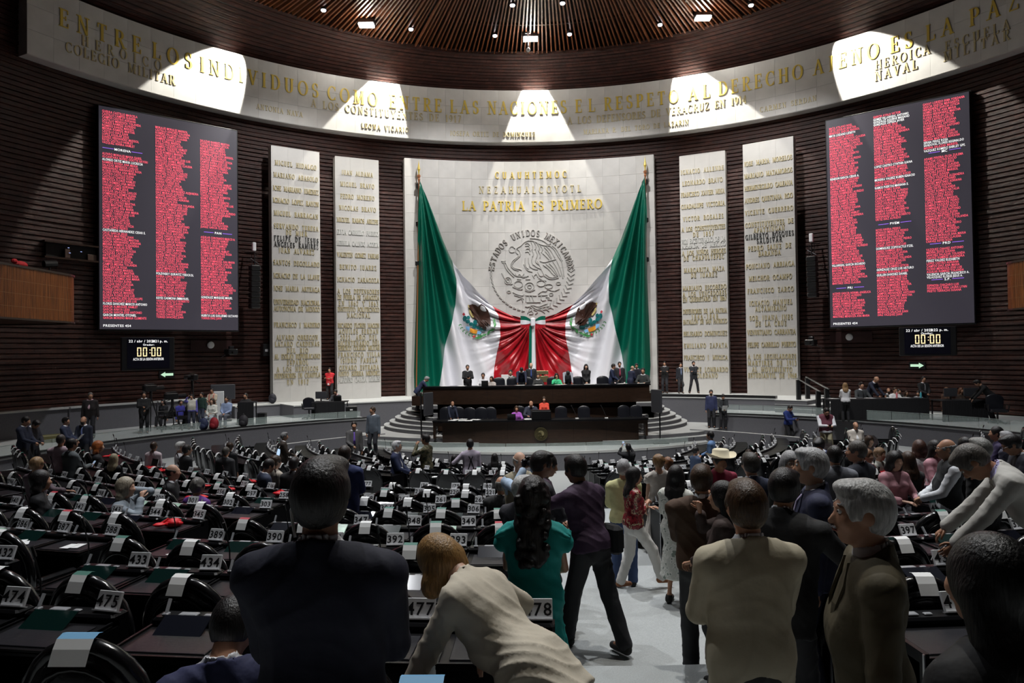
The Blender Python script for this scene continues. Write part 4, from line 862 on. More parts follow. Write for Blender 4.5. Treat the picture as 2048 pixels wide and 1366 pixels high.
# ------------------------------------------------------------------ balconies with wooden slats
M_BALC = mat('orange_brown_slat', (0.26, 0.085, 0.02), 0.4, noise=.5, nscale=2.5, stretch=(6, 6, .4))
def balcony(s):
    t = empty('balcony', (s*16.4, 20, 5.75), label='curved theatre box faced with orange-brown wooden slats on the %s wall' % ('left' if s < 0 else 'right'), cat='balcony')
    path = []
    y1 = 24.2; r = 1.2
    for y in np.arange(12.0, y1, 0.055): path.append((s*16.4, y, s, 0))
    for i in range(30):
        q = i/29*PI/2; path.append((s*(16.4+r-r*math.cos(q)), y1+r*math.sin(q), s*math.cos(q), -math.sin(q)))
    for x in np.arange(16.4+r, 20.6, .055): path.append((s*x, y1+r, 0, -1))
    poly = [(p[0], p[1]) for p in path[::6]]+[(s*20.6, 25.4), (s*21.5, 12.0)]
    mb = MB(); mb.prism([(x+s*.06 if abs(x) < 17.5 else x, min(y, 25.34)) for x, y in poly], 5.78, 5.98); mb.prism([(x+s*.08 if abs(x) < 17.5 else x, min(y, 25.32)) for x, y in poly], 5.98, 7.3); child_world(mb.obj('core', M_DWOOD), t)
    for z, h in ((5.74, .06), (7.38, .07)):
        mb = MB(); pts = [(p[0]-p[2]*.03, p[1]-p[3]*.03, z) for p in path[::4]]
        vs = []
        for (x, y, _) , p in zip(pts, path[::4]):
            vs += [(x, y, z), (x+p[2]*.2, y+p[3]*.2, z), (x+p[2]*.2, y+p[3]*.2, z+h), (x, y, z+h)]
        n = len(pts); mb.add(vs, [(i*4+j, i*4+(j+1) % 4, i*4+4+(j+1) % 4, i*4+4+j) for i in range(n-1) for j in range(4)]); child_world(mb.obj('rail', M_DWOOD), t)
    vis = [p for p in path if p[1] > 18.5][:112] if s < 0 else [p for p in path if p[1] > 21.5][:90]
    mb = MB()
    for i, p in enumerate(vis):
        if i % 1: continue
        dx, dy = -p[3], p[2]; mb.add([(p[0]+dx*.018*a+p[2]*b, p[1]+dy*.018*a+p[3]*b, z) for z in (5.8, 7.38) for a, b in ((-1, 0), (1, 0), (1, .05), (-1, .05))], [(0, 1, 5, 4), (1, 2, 6, 5), (2, 3, 7, 6), (3, 0, 4, 7), (4, 5, 6, 7), (3, 2, 1, 0)])
    o = child_world(mb.obj('slats', M_BALC), t); o['kind'] = 'stuff'
    for z in (6.15, 6.55, 6.95):
        mb = MB(); vs = []
        for p in vis: vs += [(p[0]-p[2]*.004, p[1]-p[3]*.004, z), (p[0]-p[2]*.004, p[1]-p[3]*.004, z+.012)]
        mb.add(vs, [(i*2, i*2+2, i*2+3, i*2+1) for i in range(len(vis)-1)]); child_world(mb.obj('joint_line', mat('joint_brown', (.3, .14, .05), .5)), t)
balcony(-1); balcony(1)
rp = at(104, 527, 21.5); t = empty('red_jacket', (-16.9, 22.6, 7.45), label='small red garment lying on the rail of the left balcony', cat='clothing')
mb = MB(); mb.ball((0, 0, .12), (.12, .3, .12), 8, 6); mb.ball((0, -.3, .2), (.08, .12, .08), 8, 5); mb.obj('cloth', mat('red_cloth_dim', (.6, .02, .03), .7), t)
t = empty('stage_projector', (-16.9, 24.0, 7.45), label='small black spotlight standing on the rail of the left balcony', cat='lamp')
mb = MB(); mb.tube([(0, 0, 0), (0, 0, .25)], .03); mb.obj('stand', M_DMETAL, t); mb = MB(); mb.tube([(-.1, -.15, .3), (.1, .2, .35)], .13, 10); mb.obj('body', M_BLK, t)
# ------------------------------------------------------------------ ceiling lamps
M_LAMP = mat('lamp_glow', (1, .98, .92), .5, emit=40.0); M_LAMP2 = mat('small_lamp_glow', (.85, .88, 1), .5, emit=14.0)
for px, py in ((733, 47), (1061, 75), (1406, 33)):
    q = at_z(px, py, ZC-.25); t = empty('floodlight', tuple(q), label={733: 'left of the three big glaring floodlights under the slatted ceiling', 1061: 'middle of the three big glaring floodlights, above the hanging microphone', 1406: 'right of the three big glaring floodlights under the slatted ceiling'}[px], cat='lamp')
    mb = MB(); mb.bbox((-.42, -.2, -.05), (.42, .25, .2), .04); mb.tube([(0, 0, .2), (0, 0, .6)], .03); mb.obj('housing', M_DMETAL, t)
    for i in range(4): mb = MB(); mb.box((-.36+.185*i, -.215, -.13), (-.2+.185*i, .2, -.055)); mb.obj('lamp_tube', M_LAMP, t)
    lamp('flood_light', 'POINT', (q[0], q[1]-.1, q[2]-.28), (q[0], q[1], 0), 160, .15, color=(1, .95, .85))
k_ = 0
for px, py in ((647, 20), (822, 58), (990, 71), (1025, 10), (1125, 6), (1139, 68), (1320, 49), (1502, 10)):
    q = at_z(px, py, ZC-.16); t = empty('downlight', tuple(q), label='small round white downlight between the ceiling slats', cat='lamp', group='small downlights of the slatted ceiling')
    mb = MB(); mb.lathe([(.14, 0), (.14, .3), (.05, .34)], (0, 0, 0), 12); mb.obj('housing', M_DMETAL, t)
    mb = MB(); mb.ball((0, 0, -.02), (.115, .115, .07), 12, 7); mb.obj('bulb', M_LAMP2, t)
q = at_z(1056, 103, ZC-1.0); t = empty('hanging_microphone', (q[0], q[1]-.3, q[2]), label='white microphone hanging on a rod below the middle floodlight', cat='microphone')
mb = MB(); mb.tube([(0, 0, 0), (0, 0, .9)], .03); mb.tube([(-.14, 0, .8), (.14, 0, .8)], .02); mb.obj('rod', mat('white_plastic', (0.75, 0.75, 0.78), .4), t); mb = MB(); mb.ball((0, 0, -.05), .11, 10, 7); mb.obj('head', mat('white_plastic', (0.75, 0.75, 0.78), .4), t)
# ================================================================== TRIBUNE AND PRESIDIUM
M_LEATH = mat('black_leather', (0.012, 0.013, 0.018), 0.3, bump=.1, bscale=30); M_BRASS = mat('brass', (.45, .38, .2), .35, metal=.8)
M_TVG = mat('grey_monitor_back', (.05, .052, .06), .4)
def arcdesk(x0, x1, yf, depth, z0, z1, R=45, top=.06, over=.1):
    """desk block bulging slightly towards the hall"""
    xs = np.linspace(x0, x1, 21); xm = (x0+x1)/2
    yy = lambda x: yf+(x-xm)**2/(2*R)
    b = MB(); b.prism([(x, yy(x)) for x in xs]+[(x, yy(x)+depth) for x in xs[::-1]], z0, z1-top)
    t = MB(); t.prism([(x0-over if i == 0 else (x1+over if i == 20 else x), yy(x)-over*.6) for i, x in enumerate(xs)]+[(x1+over, yy(x1)+depth+.25), (x0-over, yy(x0)+depth+.25)], z1-top, z1)
    return b, t
tr = empty('tribune_desk', (0, 28.3, ZS), label='long dark brown front tribune desk bearing a round gold seal', cat='desk')
xa, xb = at(884, 870, 28.3)[0], at(1279, 870, 28.3)[0]
b, t = arcdesk(xa, xb, 28.3, .12, ZS, 1.76); child_world(b.obj('front_panel', M_DWOOD), tr); 
t = MB(); t.prism([(xa-.4, 28.42), (xa, 28.2), (0, 28.12), (xb, 28.2), (xb+.4, 28.42), (xb+.4, 29.0), (xa-.4, 29.0)], 1.72, 1.78); child_world(t.obj('desk_top', M_BLKG), tr)
for s, x in ((-1, xa), (1, xb)):
    mb = MB(); x0, x1 = sorted((x-s*.02, x+s*.38)); mb.box((x0, 28.48, 1.55), (x1, 28.95, 1.72)); mb.box((x0 if s < 0 else x1-.1, 28.5, ZL), (x0+.1 if s < 0 else x1, 28.9, 1.55)); child_world(mb.obj('side_wing', M_DWOOD), tr)
for x in np.linspace(xa, xb, 7)[1:-1]:
    mb = MB(); y = 28.3+(x-(xa+xb)/2)**2/90; mb.box((x-.004, y-.003, ZS), (x+.004, y, 1.7)); child_world(mb.obj('panel_joint', M_BLACK), tr)
c = at(1082, 868, 28.27); mb = MB(); mb.lathe([(.27, 0), (.27, .03), (.245, .04), (.24, .02), (.21, .02), (.205, .035), (.19, .035), (.185, .02)], (0, 0, 0), 28)
me = mb.mesh('seal', mat('dark_bronze', (.10, .085, .04), .4, metal=.6)); o = link('seal', me); o.location = c; o.rotation_euler = (PI/2, 0, 0); child_world(o, tr)
mb = MB()
for P in (((-.02, .14), (.06, .13), (.12, .05), (.11, -.04), (.05, -.08), (.02, .02)), ((-.02, .14), (-.09, .12), (-.1, .06), (-.04, .08), (-.02, .02)), ((-.12, -.04), (-.1, -.1), (0, -.14), (.1, -.1), (.06, -.12), (-.06, -.12))):
    raised(mb, [(x, y) for x, y in P], [tuple(range(len(P)-1, -1, -1))], lambda x, y, w: (c[0]+x, c[1]-.03-w, c[2]+y), .02)
child_world(mb.obj('eagle_relief', M_BRASS), tr)
lx0, lx1 = at(1063, 830, 28.35)[0], at(1102, 830, 28.35)[0]
t = empty('lectern', ((lx0+lx1)/2, 28.3, 1.78), label='plain black lectern box standing on the tribune desk before the woman in orange', cat='lectern')
mb = MB(); mb.bbox((-(lx1-lx0)/2, -.12, 0), ((lx1-lx0)/2, .35, .36), .02); mb.obj('body', M_BLKG, t); mb = MB(); mb.box((-(lx1-lx0)/2+.03, -.05, .36), ((lx1-lx0)/2-.03, .32, .39)); mb.obj('top', M_BLK, t)
pd = empty('presidium_desk', (0, 31, ZL), label='long dark brown raised presidium desk behind the tribune', cat='desk')
pa, pb = at(846, 800, 31.2)[0], at(1299, 800, 31.2)[0]
b, t = arcdesk(pa, pb, 30.85, .15, ZL, 3.03, 40); child_world(b.obj('front_panel', M_DWOOD), pd)
xs = np.linspace(pa-.05, pb+.05, 21); t = MB(); t.prism([(x, 30.78+(x)**2/80) for x in xs]+[(x, 31.6+(x)**2/80) for x in xs[::-1]], 2.98, 3.04); child_world(t.obj('desk_top', M_BLKG), pd)
for x in np.linspace(pa, pb, 8)[1:-1]:
    mb = MB(); y = 30.85+x*x/80; mb.box((x-.004, y-.003, ZL), (x+.004, y, 2.95)); child_world(mb.obj('panel_joint', M_BLACK), pd)
for s, x in ((-1, pa), (1, pb)):
    mb = MB(); x0, x1 = sorted((x-s*.1, x+s*.5)); mb.box((x0, 31.2, 2.2), (x1, 33.0, 2.62)); child_world(mb.obj('side_wing', M_DWOOD), pd)
def office_chair(x, y, z, rz, label, group=None, w=.52, h=1.15, m=M_LEATH, name='office_chair'):
    t = empty(name, (x, y, z), rz, label, 'chair', group)
    mb = MB(); n = 12; pts = [(-w/2, .48)]+[(-w/2*math.cos(q), h-.16*1+.16*math.sin(q)) for q in np.linspace(0, PI, 9)]+[(w/2, .48)]
    K = len(pts); vs = []
    for yy, sc in ((-.22, .93), (-.24, 1), (-.30, 1), (-.34, .92)):
        for px_, pz in pts: vs.append((px_*sc, yy-.06*(pz-.5), .48+(pz-.48)*(sc*.5+.5)))
    f = [(j*K+i, j*K+(i+1) % K, (j+1)*K+(i+1) % K, (j+1)*K+i) for j in range(3) for i in range(K)]+[tuple(range(K-1, -1, -1)), tuple(3*K+i for i in range(K))]
    mb.add(vs, f); mb.obj('backrest', m, t, True, 40)
    mb = MB(); mb.bbox((-w/2, -.25, .42), (w/2, .25, .52), .03); mb.obj('seat', m, t)
    for s in (-1, 1):
        mb = MB(); mb.tube([(s*(w/2+.03), -.25, .5), (s*(w/2+.04), -.24, .68), (s*(w/2+.04), .15, .68), (s*(w/2+.03), .12, .45)], .022, 6); mb.obj('armrest', M_BLK, t)
    mb = MB(); mb.tube([(0, 0, .08), (0, 0, .42)], .035, 8)
    for k in range(5): q = 2*PI*k/5; mb.tube([(0, 0, .1), (.28*math.cos(q), .28*math.sin(q), .05)], .02, 5); mb.ball((.28*math.cos(q), .28*math.sin(q), .03), .03, 6, 4)
    mb.obj('base', M_DMETAL, t); return t
ordn = ['first', 'second', 'third', 'fourth', 'fifth', 'sixth', 'seventh', 'eighth', 'ninth', 'tenth']
for i, px in enumerate((889, 915, 936, 960, 979, 1040, 1122, 1168, 1251, 1274)):
    d = 29.6 if px not in (889, 915, 1040) else 30.0
    p = at(px, 800, d); office_chair(p[0], p[1], ZL, PI+random.uniform(-.15, .15), 'black leather round-backed chair behind the tribune desk, %s from its left end' % ordn[i], 'chairs behind the tribune desk')
for i, px in enumerate((999, 1026, 1053, 1107, 1157, 1208)):
    p = at(px, 800, 32.35); office_chair(p[0], p[1], ZU, PI+random.uniform(-.1, .1), 'black leather chair behind the raised presidium desk, %s from the left' % ordn[i], 'chairs behind the presidium desk', .56, 1.12)
def laptop(x, y, z, rz, label, col=M_BLK, scr=None, w=.34):
    t = empty('laptop', (x, y, z), rz, label, 'laptop')
    mb = MB(); mb.bbox((-w/2, -.11, 0), (w/2, .11, .02), .004); mb.obj('keyboard_base', col, t)
    mb = MB(); M = np.array(Matrix.Translation((0, .11, .02)) @ Matrix.Rotation(math.radians(15), 4, 'X').inverted()); mb.box((-w/2, -.006, 0), (w/2, .006, .23), 0, M); mb.obj('lid', col, t)
    if scr: mb = MB(); mb.box((-w/2+.015, -.009, .015), (w/2-.015, -.006, .215), 0, M); mb.obj('screen', scr, t)
    return t
def sheets(x, y, z, n, label, w=.21, h=.3, group=None, m=M_PAPER, spread=.06):
    t = empty('paper_sheets', (x, y, z), random.uniform(-.5, .5), label, 'paper', group)
    for i in range(n):
        mb = MB(); a = random.uniform(-.4, .4); M = np.array(Matrix.Translation((random.uniform(-spread, spread), random.uniform(-spread, spread), .004*i)) @ Matrix.Rotation(a, 4, 'Z')); mb.box((-w/2, -h/2, 0), (w/2, h/2, .003), 0, M); mb.obj('sheet', m, t)
    return t
def gooseneck(x, y, z, lab, dx=.1, h=.42, group=None):
    t = empty('desk_microphone', (x, y, z), 0, lab, 'microphone', group)
    mb = MB(); mb.bbox((-.07, -.05, 0), (.07, .05, .04), .01); mb.obj('base', M_PAPER, t)
    mb = MB(); mb.tube([(0, 0, .03), (-dx*.5, -.02, h*.55), (-dx, -.05, h*.9)], .011, 6); mb.obj('neck', M_DMETAL, t); mb = MB(); mb.tube([(-dx, -.05, h*.88), (-dx*1.15, -.06, h)], [.018, .022], 7); mb.obj('head', M_BLK, t)
for px, w in ((1154, 'left'), (1213, 'right')):
    p = at(px, 838, 28.45); gooseneck(p[0], p[1], 1.78, '%s of the two slanted gooseneck microphones on the tribune desk' % w, .2, .55)
for px, d, w in ((925, 28.6, 'beside the standing man in navy'), (950, 28.7, 'right of the spread papers'), (1058, 28.6, 'in front of the seated man by the lectern')):
    p = at(px, 840, d); sheets(p[0], p[1], 1.782, 5 if px == 925 else 2, 'white papers on the tribune desk %s' % w, .3, .3, spread=.35 if px == 925 else .08)
p = at(1023, 838, 28.5); laptop(p[0], p[1], 1.78, PI, 'black laptop in front of the woman in violet')
for i, (px, w) in enumerate(((889, 'at the left end'), (921, 'left of the dark suited standing man'), (1040, 'under the bending man in navy'), (1077, 'before the woman in black with papers'), (1120, 'before the woman in green'), (1180, 'right of the bending person'), (1245, 'before the men in navy'), (1283, 'at the right end'))):
    p = at(px, 771, 31.25+ (abs(px-1070)/230)**2*.25); sheets(p[0], p[1], 3.042, 3, 'white papers on the presidium desk %s' % w, .3, .3, spread=.12)
p = at(970, 771, 31.1); laptop(p[0], p[1], 3.04, PI, 'small dark laptop before the woman in white on the presidium desk', w=.3)
t = empty('brass_plaque', tuple(at(1071, 750, 33.6)-np.array([0, 0, .0])), label='stepped brass plaque behind the bald standing man at the presidium', cat='plaque')
mb = MB(); mb.bbox((-.58, 0, .02), (.62, .08, .2), .01); mb.obj('upper_plate', M_BRASS, t); mb = MB(); mb.bbox((.15, 0, -.35), (.62, .08, -.05), .01); mb.obj('lower_plate', M_BRASS, t); mb = MB(); mb.box((.3, .03, -1.5), (.4, .07, .02)); mb.obj('post', M_DMETAL, t)
t = empty('white_cabinet', (at(1010, 770, 33)[0], 33, ZU), label='white upright box between the chairs behind the presidium desk', cat='box'); mb = MB(); mb.bbox((-.17, -.12, 0), (.17, .12, 1.22), .01); mb.obj('body', M_PAPER, t); mb = MB(); mb.box((-.15, -.13, .1), (.15, -.12, 1.1)); mb.obj('door', M_PAPER, t)
# prompter monitors on stands
for px, yb, d, s, w in ((842, 878, 28.9, 1, 'left'), (1319, 885, 28.7, -1, 'right')):
    p = at(px, 800, d); zf = ZS if s > 0 else ZS
    t = empty('monitor_stand', (p[0], p[1], zf), label='black prompter monitor on a tall pole stand at the %s of the tribune' % w, cat='monitor')
    mb = MB(); mb.tube([(0, 0, .06), (0, 0, 2.2)], .03, 8); mb.obj('pole', M_BLK, t); mb = MB(); mb.bbox((-.32, -.28, 0), (.32, .28, .08), .02); mb.obj('base', M_BLK, t)
    M = np.array(Matrix.Translation((s*.3 if s > 0 else -.12, .0, 1.35)) @ Matrix.Rotation(math.radians(62*s), 4, 'Z')); mb = MB(); mb.bbox((-.32, -.04, -.1), (.32, .04, .85), .02, 0, M); mb.obj('monitor', M_TVG, t)
# glass balustrades
def glass_run(pts, z, h, lab, nm='glass_balustrade'):
    t = empty(nm, (pts[0][0], pts[0][1], z), 0, lab, 'balustrade')
    for i in range(len(pts)-1):
        (x0, y0), (x1, y1) = pts[i], pts[i+1]; v = np.array([x1-x0, y1-y0]); L_ = np.hypot(*v); v /= L_; n = np.array([-v[1], v[0]])*.008; a = np.array([x0, y0])+v*.012; b_ = np.array([x1, y1])-v*.012
        mb = MB(); mb.prism([tuple(a-n), tuple(b_-n), tuple(b_+n), tuple(a+n)], z, z+h); child_world(mb.obj('pane', M_GLASS), t)
        mb = MB(); mb.prism([tuple(a-n*1.2), tuple(b_-n*1.2), tuple(b_+n*1.2), tuple(a+n*1.2)], z+h, z+h+.014); child_world(mb.obj('edge', mat('glass_edge', (.35, .42, .40), .3)), t)
g_ = [(x*1.0, y+.16) for x, y in arc][::4]; glass_run(g_, ZS, .3, 'low clear glass balustrade along the curved edge of the low front stage')
glass_run([pol(16.2, a)[:2] for a in np.linspace(-80, -29, 15)], ZM, .3, 'low clear glass balustrade on the edge of the left platform')
glass_run([pol(16.2, a)[:2] for a in np.linspace(29.5, 80, 15)], ZM, .38, 'low clear glass balustrade on the edge of the right platform')
# handrails and steps up from the right platform
t = empty('stair_handrails', pol(19, 40, ZM), label='pair of black posts with steel handrails on the steps beside the rightmost stele', cat='handrail')
for i, ((xa_, ya_), (xb_, yb_)) in enumerate((((1594, 757), (1640, 783)), ((1612, 754), (1657, 778)))):
    A = at(xa_, ya_, 31.0+i*.5); B = at(xb_, yb_, 29.3+i*.5)
    mb = MB(); mb.tube([tuple(A), tuple(B)], .035, 6); child_world(mb.obj('handrail', M_METAL), t)
    for q, zb in ((A, ZU-.3), (B, ZM)):
        q = q+(B-A)*(.06 if q is A else -.08); mb = MB(); mb.box((q[0]-.09, q[1]-.06, zb), (q[0]+.09, q[1]+.06, q[2]-.03)); child_world(mb.obj('post', M_BLK), t)
t = empty('platform_steps', pol(18.5, 41, ZM), label='pale steps from the right platform up to the upper platform by the handrails', cat='stairs')
for k in range(3):
    mb = MB(); sector(mb, 17.6+.0*k, 20.2, 37, 44.2-1.35*k, ZM, ZM+.186*(k+1)-.02, 5, mi=1); sector(mb, 17.58, 20.2, 37, 44.25-1.35*k, ZM+.186*(k+1)-.02, ZM+.186*(k+1), 5, mi=0); child_world(mb.obj('step', [M_STEP, M_RISER]), t)
t = empty('black_platform_strip', pol(18.3, 22, ZU), label='long flat black strip on the platform edge before the right steles', cat='mat')
mb = MB(); sector(mb, 18.25, 18.55, 13.6, 36.5, ZU, ZU+.12, 14); child_world(mb.obj('strip', M_BLK), t)
# ------------------------------------------------------------------ tables on the side platforms
def table(px0, px1, d, zf, h, lab, depth=.8, cloth=True, ytop=None, m=M_BLKC):
    a, b_ = at(px0, 820, d), at(px1, 820, d); t = empty('side_table', ((a[0]+b_[0])/2, (a[1]+b_[1])/2, zf), math.atan2(b_[1]-a[1], b_[0]-a[0]), lab, 'table')
    w = float(np.hypot(b_[0]-a[0], b_[1]-a[1])); mb = MB(); mb.bbox((-w/2, -depth/2, h-.04), (w/2, depth/2, h), .01); mb.obj('table_top', m, t)
    if cloth:
        mb = MB(); n = 40
        for i in range(n): x = -w/2+w*i/n; mb.box((x, -depth/2-.012-.012*(i % 2), .02), (x+w/n, -depth/2-.002, h-.02))
        mb.obj('cloth_skirt', M_BLKC, t)
    for s in (-1, 1):
        for q in (-1, 1): mb = MB(); mb.box((s*(w/2-.06)-.02, q*(depth/2-.06)-.02, 0), (s*(w/2-.06)+.02, q*(depth/2-.06)+.02, h-.04)); mb.obj('leg', M_DMETAL, t)
    return t, w
T1, w1 = table(1652, 1846, 27.6, ZM, .82, 'long table with a black cloth skirt on the right platform where assistants sit')
T2, w2 = table(1872, 1962, 26.6, ZM, .80, 'shorter black table with monitors at the right end of the right platform')
T3, w3 = table(628, 694, 31.6, ZM, .74, 'black desk on the left platform in front of the two left steles')
def on(t, u, v, h): M = t.matrix_basis; q = M @ Vector((u, v, h)); return q
def monitor(q, rz, lab, w=.5, h=.32, m=None):
    t = empty('computer_monitor', tuple(q), rz, lab, 'monitor'); mb = MB(); mb.bbox((-w/2, -.02, .12), (w/2, .03, .12+h), .01); mb.obj('screen', M_TVG, t); mb = MB(); mb.box((-.03, -.01, .01), (.03, .02, .14)); mb.box((-.12, -.08, 0), (.12, .08, .015)); mb.obj('stand', M_BLK, t); return t
monitor(on(T2, -.35, -.1, .80), T2.rotation_euler.z, 'left computer monitor on the shorter table of the right platform'); monitor(on(T2, .45, -.1, .80), T2.rotation_euler.z, 'right computer monitor on the shorter table of the right platform', .6)
monitor(on(T3, -.42, .0, .74), T3.rotation_euler.z, 'computer monitor on the desk in front of the left steles'); q = on(T3, .35, 0, .74); laptop(q.x, q.y, q.z, PI+T3.rotation_euler.z, 'laptop of the man seated before the left steles')
for u, lab in ((-1.6, 'at the left end of the long right table'), (-.9, 'before the man in the dark suit at the long right table'), (-.1, 'in the middle of the long right table'), (.6, 'before the woman in white at the long right table'), (1.2, 'near the right end of the long right table')):
    q = on(T1, u, 0, .823); sheets(q.x, q.y, q.z, 3, 'loose white papers '+lab, .21, .3, spread=.12)
def bottle(q, lab, col, capc=(.9, .9, .9), h=.25):
    t = empty('bottle', tuple(q), 0, lab, 'bottle'); mb = MB(); mb.lathe([(.035, 0), (.036, h*.7), (.02, h*.85), (.014, h*.9)], (0, 0, 0), 10); mb.obj('body', mat('bottle_%s' % lab[:6], col, .25), t, True, 40); mb = MB(); mb.lathe([(.016, h*.9), (.016, h)], (0, 0, 0), 8); mb.obj('cap', mat('cap_%s' % lab[:6], capc, .4), t)
bottle(on(T1, .78, -.2, .82), 'pink tall tumbler on the long right table', (.8, .25, .28)); bottle(on(T1, 1.72, -.2, .82), 'turquoise bottle at the right end of the long right table', (.1, .5, .6))
p = at(1995, 835, 25.4); office_chair(p[0], p[1], ZM, PI*.9, 'empty black swivel chair at the far right of the right platform', None, .56, 1.05)
p = at(618, 835, 31.0); office_chair(p[0], p[1], ZM, PI*1.1, 'dark chair left of the desk before the left steles', None, .5, .95)
for px, d, lab, w in ((703, 31.6, 'black case right of the desk before the left steles', .5),):
    p = at(px, 830, d); t = empty('equipment_case', (p[0], p[1], ZM), .2, lab, 'case'); mb = MB(); mb.bbox((-w/2, -.2, 0), (w/2, .2, .5), .02); mb.obj('body', M_BLK, t); mb = MB(); mb.box((-.06, -.215, .33), (.06, -.2, .38)); mb.obj('label', M_PAPER, t)
# press cameras on tripods, bags, boxes on the left platform
def tripod_camera(px, py, d, lab, rz=0.3, h=1.55, big=True):
    p = at(px, py, d); t = empty('video_camera', (p[0], p[1], ZM), rz, lab, 'camera')
    for k in range(3): q = 2*PI*k/3+.5; mb = MB(); mb.tube([(0, 0, h-.2), (.42*math.cos(q), .42*math.sin(q), 0.0)], .022, 6); mb.obj('tripod_leg', M_BLK, t)
    mb = MB(); mb.tube([(0, 0, h-.35), (0, 0, h)], .05, 8); mb.tube([(0, -.05, h), (.1, -.5, h-.15)], .015, 5); mb.obj('tripod_head', M_DMETAL, t)
    mb = MB(); mb.bbox((-.1, -.3, h), (.1, .2, h+.24), .03); mb.obj('body', M_BLK, t); mb = MB(); mb.tube([(0, .2, h+.12), (0, .5, h+.12)], [.07, .1], 10); mb.obj('lens', M_BLK, t)
    mb = MB(); mb.tube([(-.02, -.25, h+.26), (-.02, .15, h+.28)], .02, 6); mb.bbox((-.22, -.1, h+.12), (-.1, .1, h+.2), .01); mb.obj('viewfinder', M_DMETAL, t)
tripod_camera(302, 850, 26.4, 'video camera on a tripod beside the operator dressed in black', -.5); tripod_camera(345, 848, 27.0, 'video camera on a tripod between the two groups of press people', -.7, 1.2)
tripod_camera(385, 846, 27.6, 'tall video camera on a tripod behind the man in the white vest', .9, 1.9)
for px, py, d, lab, c in ((407, 842, 26.9, 'dark blue backpack on the floor by the press chairs', (.02, .03, .08)), (428, 839, 27.1, 'red backpack on the floor before the seated press woman', (.28, .01, .02)), (487, 832, 28.0, 'dark bag on the floor below the press desk', (.02, .02, .025)), (545, 790, 33.2, 'dark backpack leaning on the leftmost stele', (.02, .02, .03))):
    p = at(px, py, d); zf = ZM if py > 800 else ZU; t = empty('backpack', (p[0], p[1], zf), random.uniform(-.4, .4), lab, 'bag'); mb = MB(); mb.ball((0, 0, .24), (.2, .14, .24), 10, 8); mb.obj('body', mat(lab[:9], c, .7, bump=.3, bscale=20), t, True); mb = MB(); mb.ball((0, -.1, .15), (.14, .07, .13), 8, 6); mb.obj('pocket', mat(lab[:9], c, .7), t, True); mb = MB(); mb.tube([(-.05, 0, .46), (0, 0, .53), (.05, 0, .46)], .012, 5); mb.obj('handle', M_BLK, t)
T4, w4 = table(480, 512, 28.9, ZM, .95, 'small black press desk beside the bin', .5)
p = at(524, 830, 29.2); t = empty('waste_bin', (p[0], p[1], ZM), 0, 'black square bin right of the small press desk', 'bin'); mb = MB(); mb.bbox((-.16, -.15, 0), (.16, .15, .42), .02); mb.obj('body', M_BLK, t); mb = MB(); mb.bbox((-.17, -.16, .42), (.17, .16, .45), .01); mb.obj('rim', M_DMETAL, t)
p = at(446, 800, 30.6); t = empty('big_television', (p[0], p[1], ZM), .35, 'big dark television seen from behind the press people, white box before it', 'television'); mb = MB(); mb.bbox((-.5, 0, .95), (.5, .08, 1.6), .02); mb.obj('screen', M_TVG, t); mb = MB(); mb.box((-.06, .01, 0), (.06, .06, 1.0)); mb.box((-.35, -.2, 0), (.35, .25, .05)); mb.obj('stand', M_BLK, t)
p = at(438, 800, 30.2); t = empty('white_cabinet', (p[0], p[1], ZM), .35, 'white metal cabinet behind the seated press people', 'cabinet'); mb = MB(); mb.bbox((-.2, -.15, 0), (.2, .15, 1.32), .01); mb.obj('body', mat('white_metal', (.6, .62, .63), .4), t); mb = MB(); mb.box((-.18, -.16, .05), (.18, -.15, 1.27)); mb.obj('door', mat('white_metal', (.6, .62, .63), .4), t); mb = MB(); mb.box((.06, -.175, .7), (.08, -.16, .82)); mb.obj('handle', M_BLK, t)
for px, d, lab in ((330, 27.5, 'black folding seat beside the leftmost press camera'), (372, 27.6, 'black folding seat in the middle of the press area'), (357, 28.6, 'black seat half hidden behind the press cameras')):
    p = at(px, 850, d); office_chair(p[0], p[1], ZM, random.uniform(2.4, 3.6), lab, None, .48, .8, M_BLK)
p = at(33, 880, 24.0); t = empty('speaker_box', (p[0], p[1], 0), 0.3, 'dark box on the floor at the far left behind the last chairs', 'box'); mb = MB(); mb.bbox((-.3, -.3, 0), (.3, .3, 1.3), .02); mb.obj('body', M_BLK, t); mb = MB(); mb.box((-.3, -.32, 1.3), (.3, .3, 1.34)); mb.obj('lid', M_DMETAL, t)
p = at(105, 850, 23.8); t = empty('olive_case', (p[0], p[1], ZM), .9, 'olive coloured case lying at the left end of the left platform', 'case'); mb = MB(); mb.bbox((-.5, -.2, 0), (.5, .2, .25), .03); mb.obj('body', mat('olive_case', (.14, .13, .05), .6), t); mb = MB(); mb.box((.1, -.22, .05), (.35, -.2, .2)); mb.obj('label', mat('pale_green', (.25, .35, .3), .6), t)
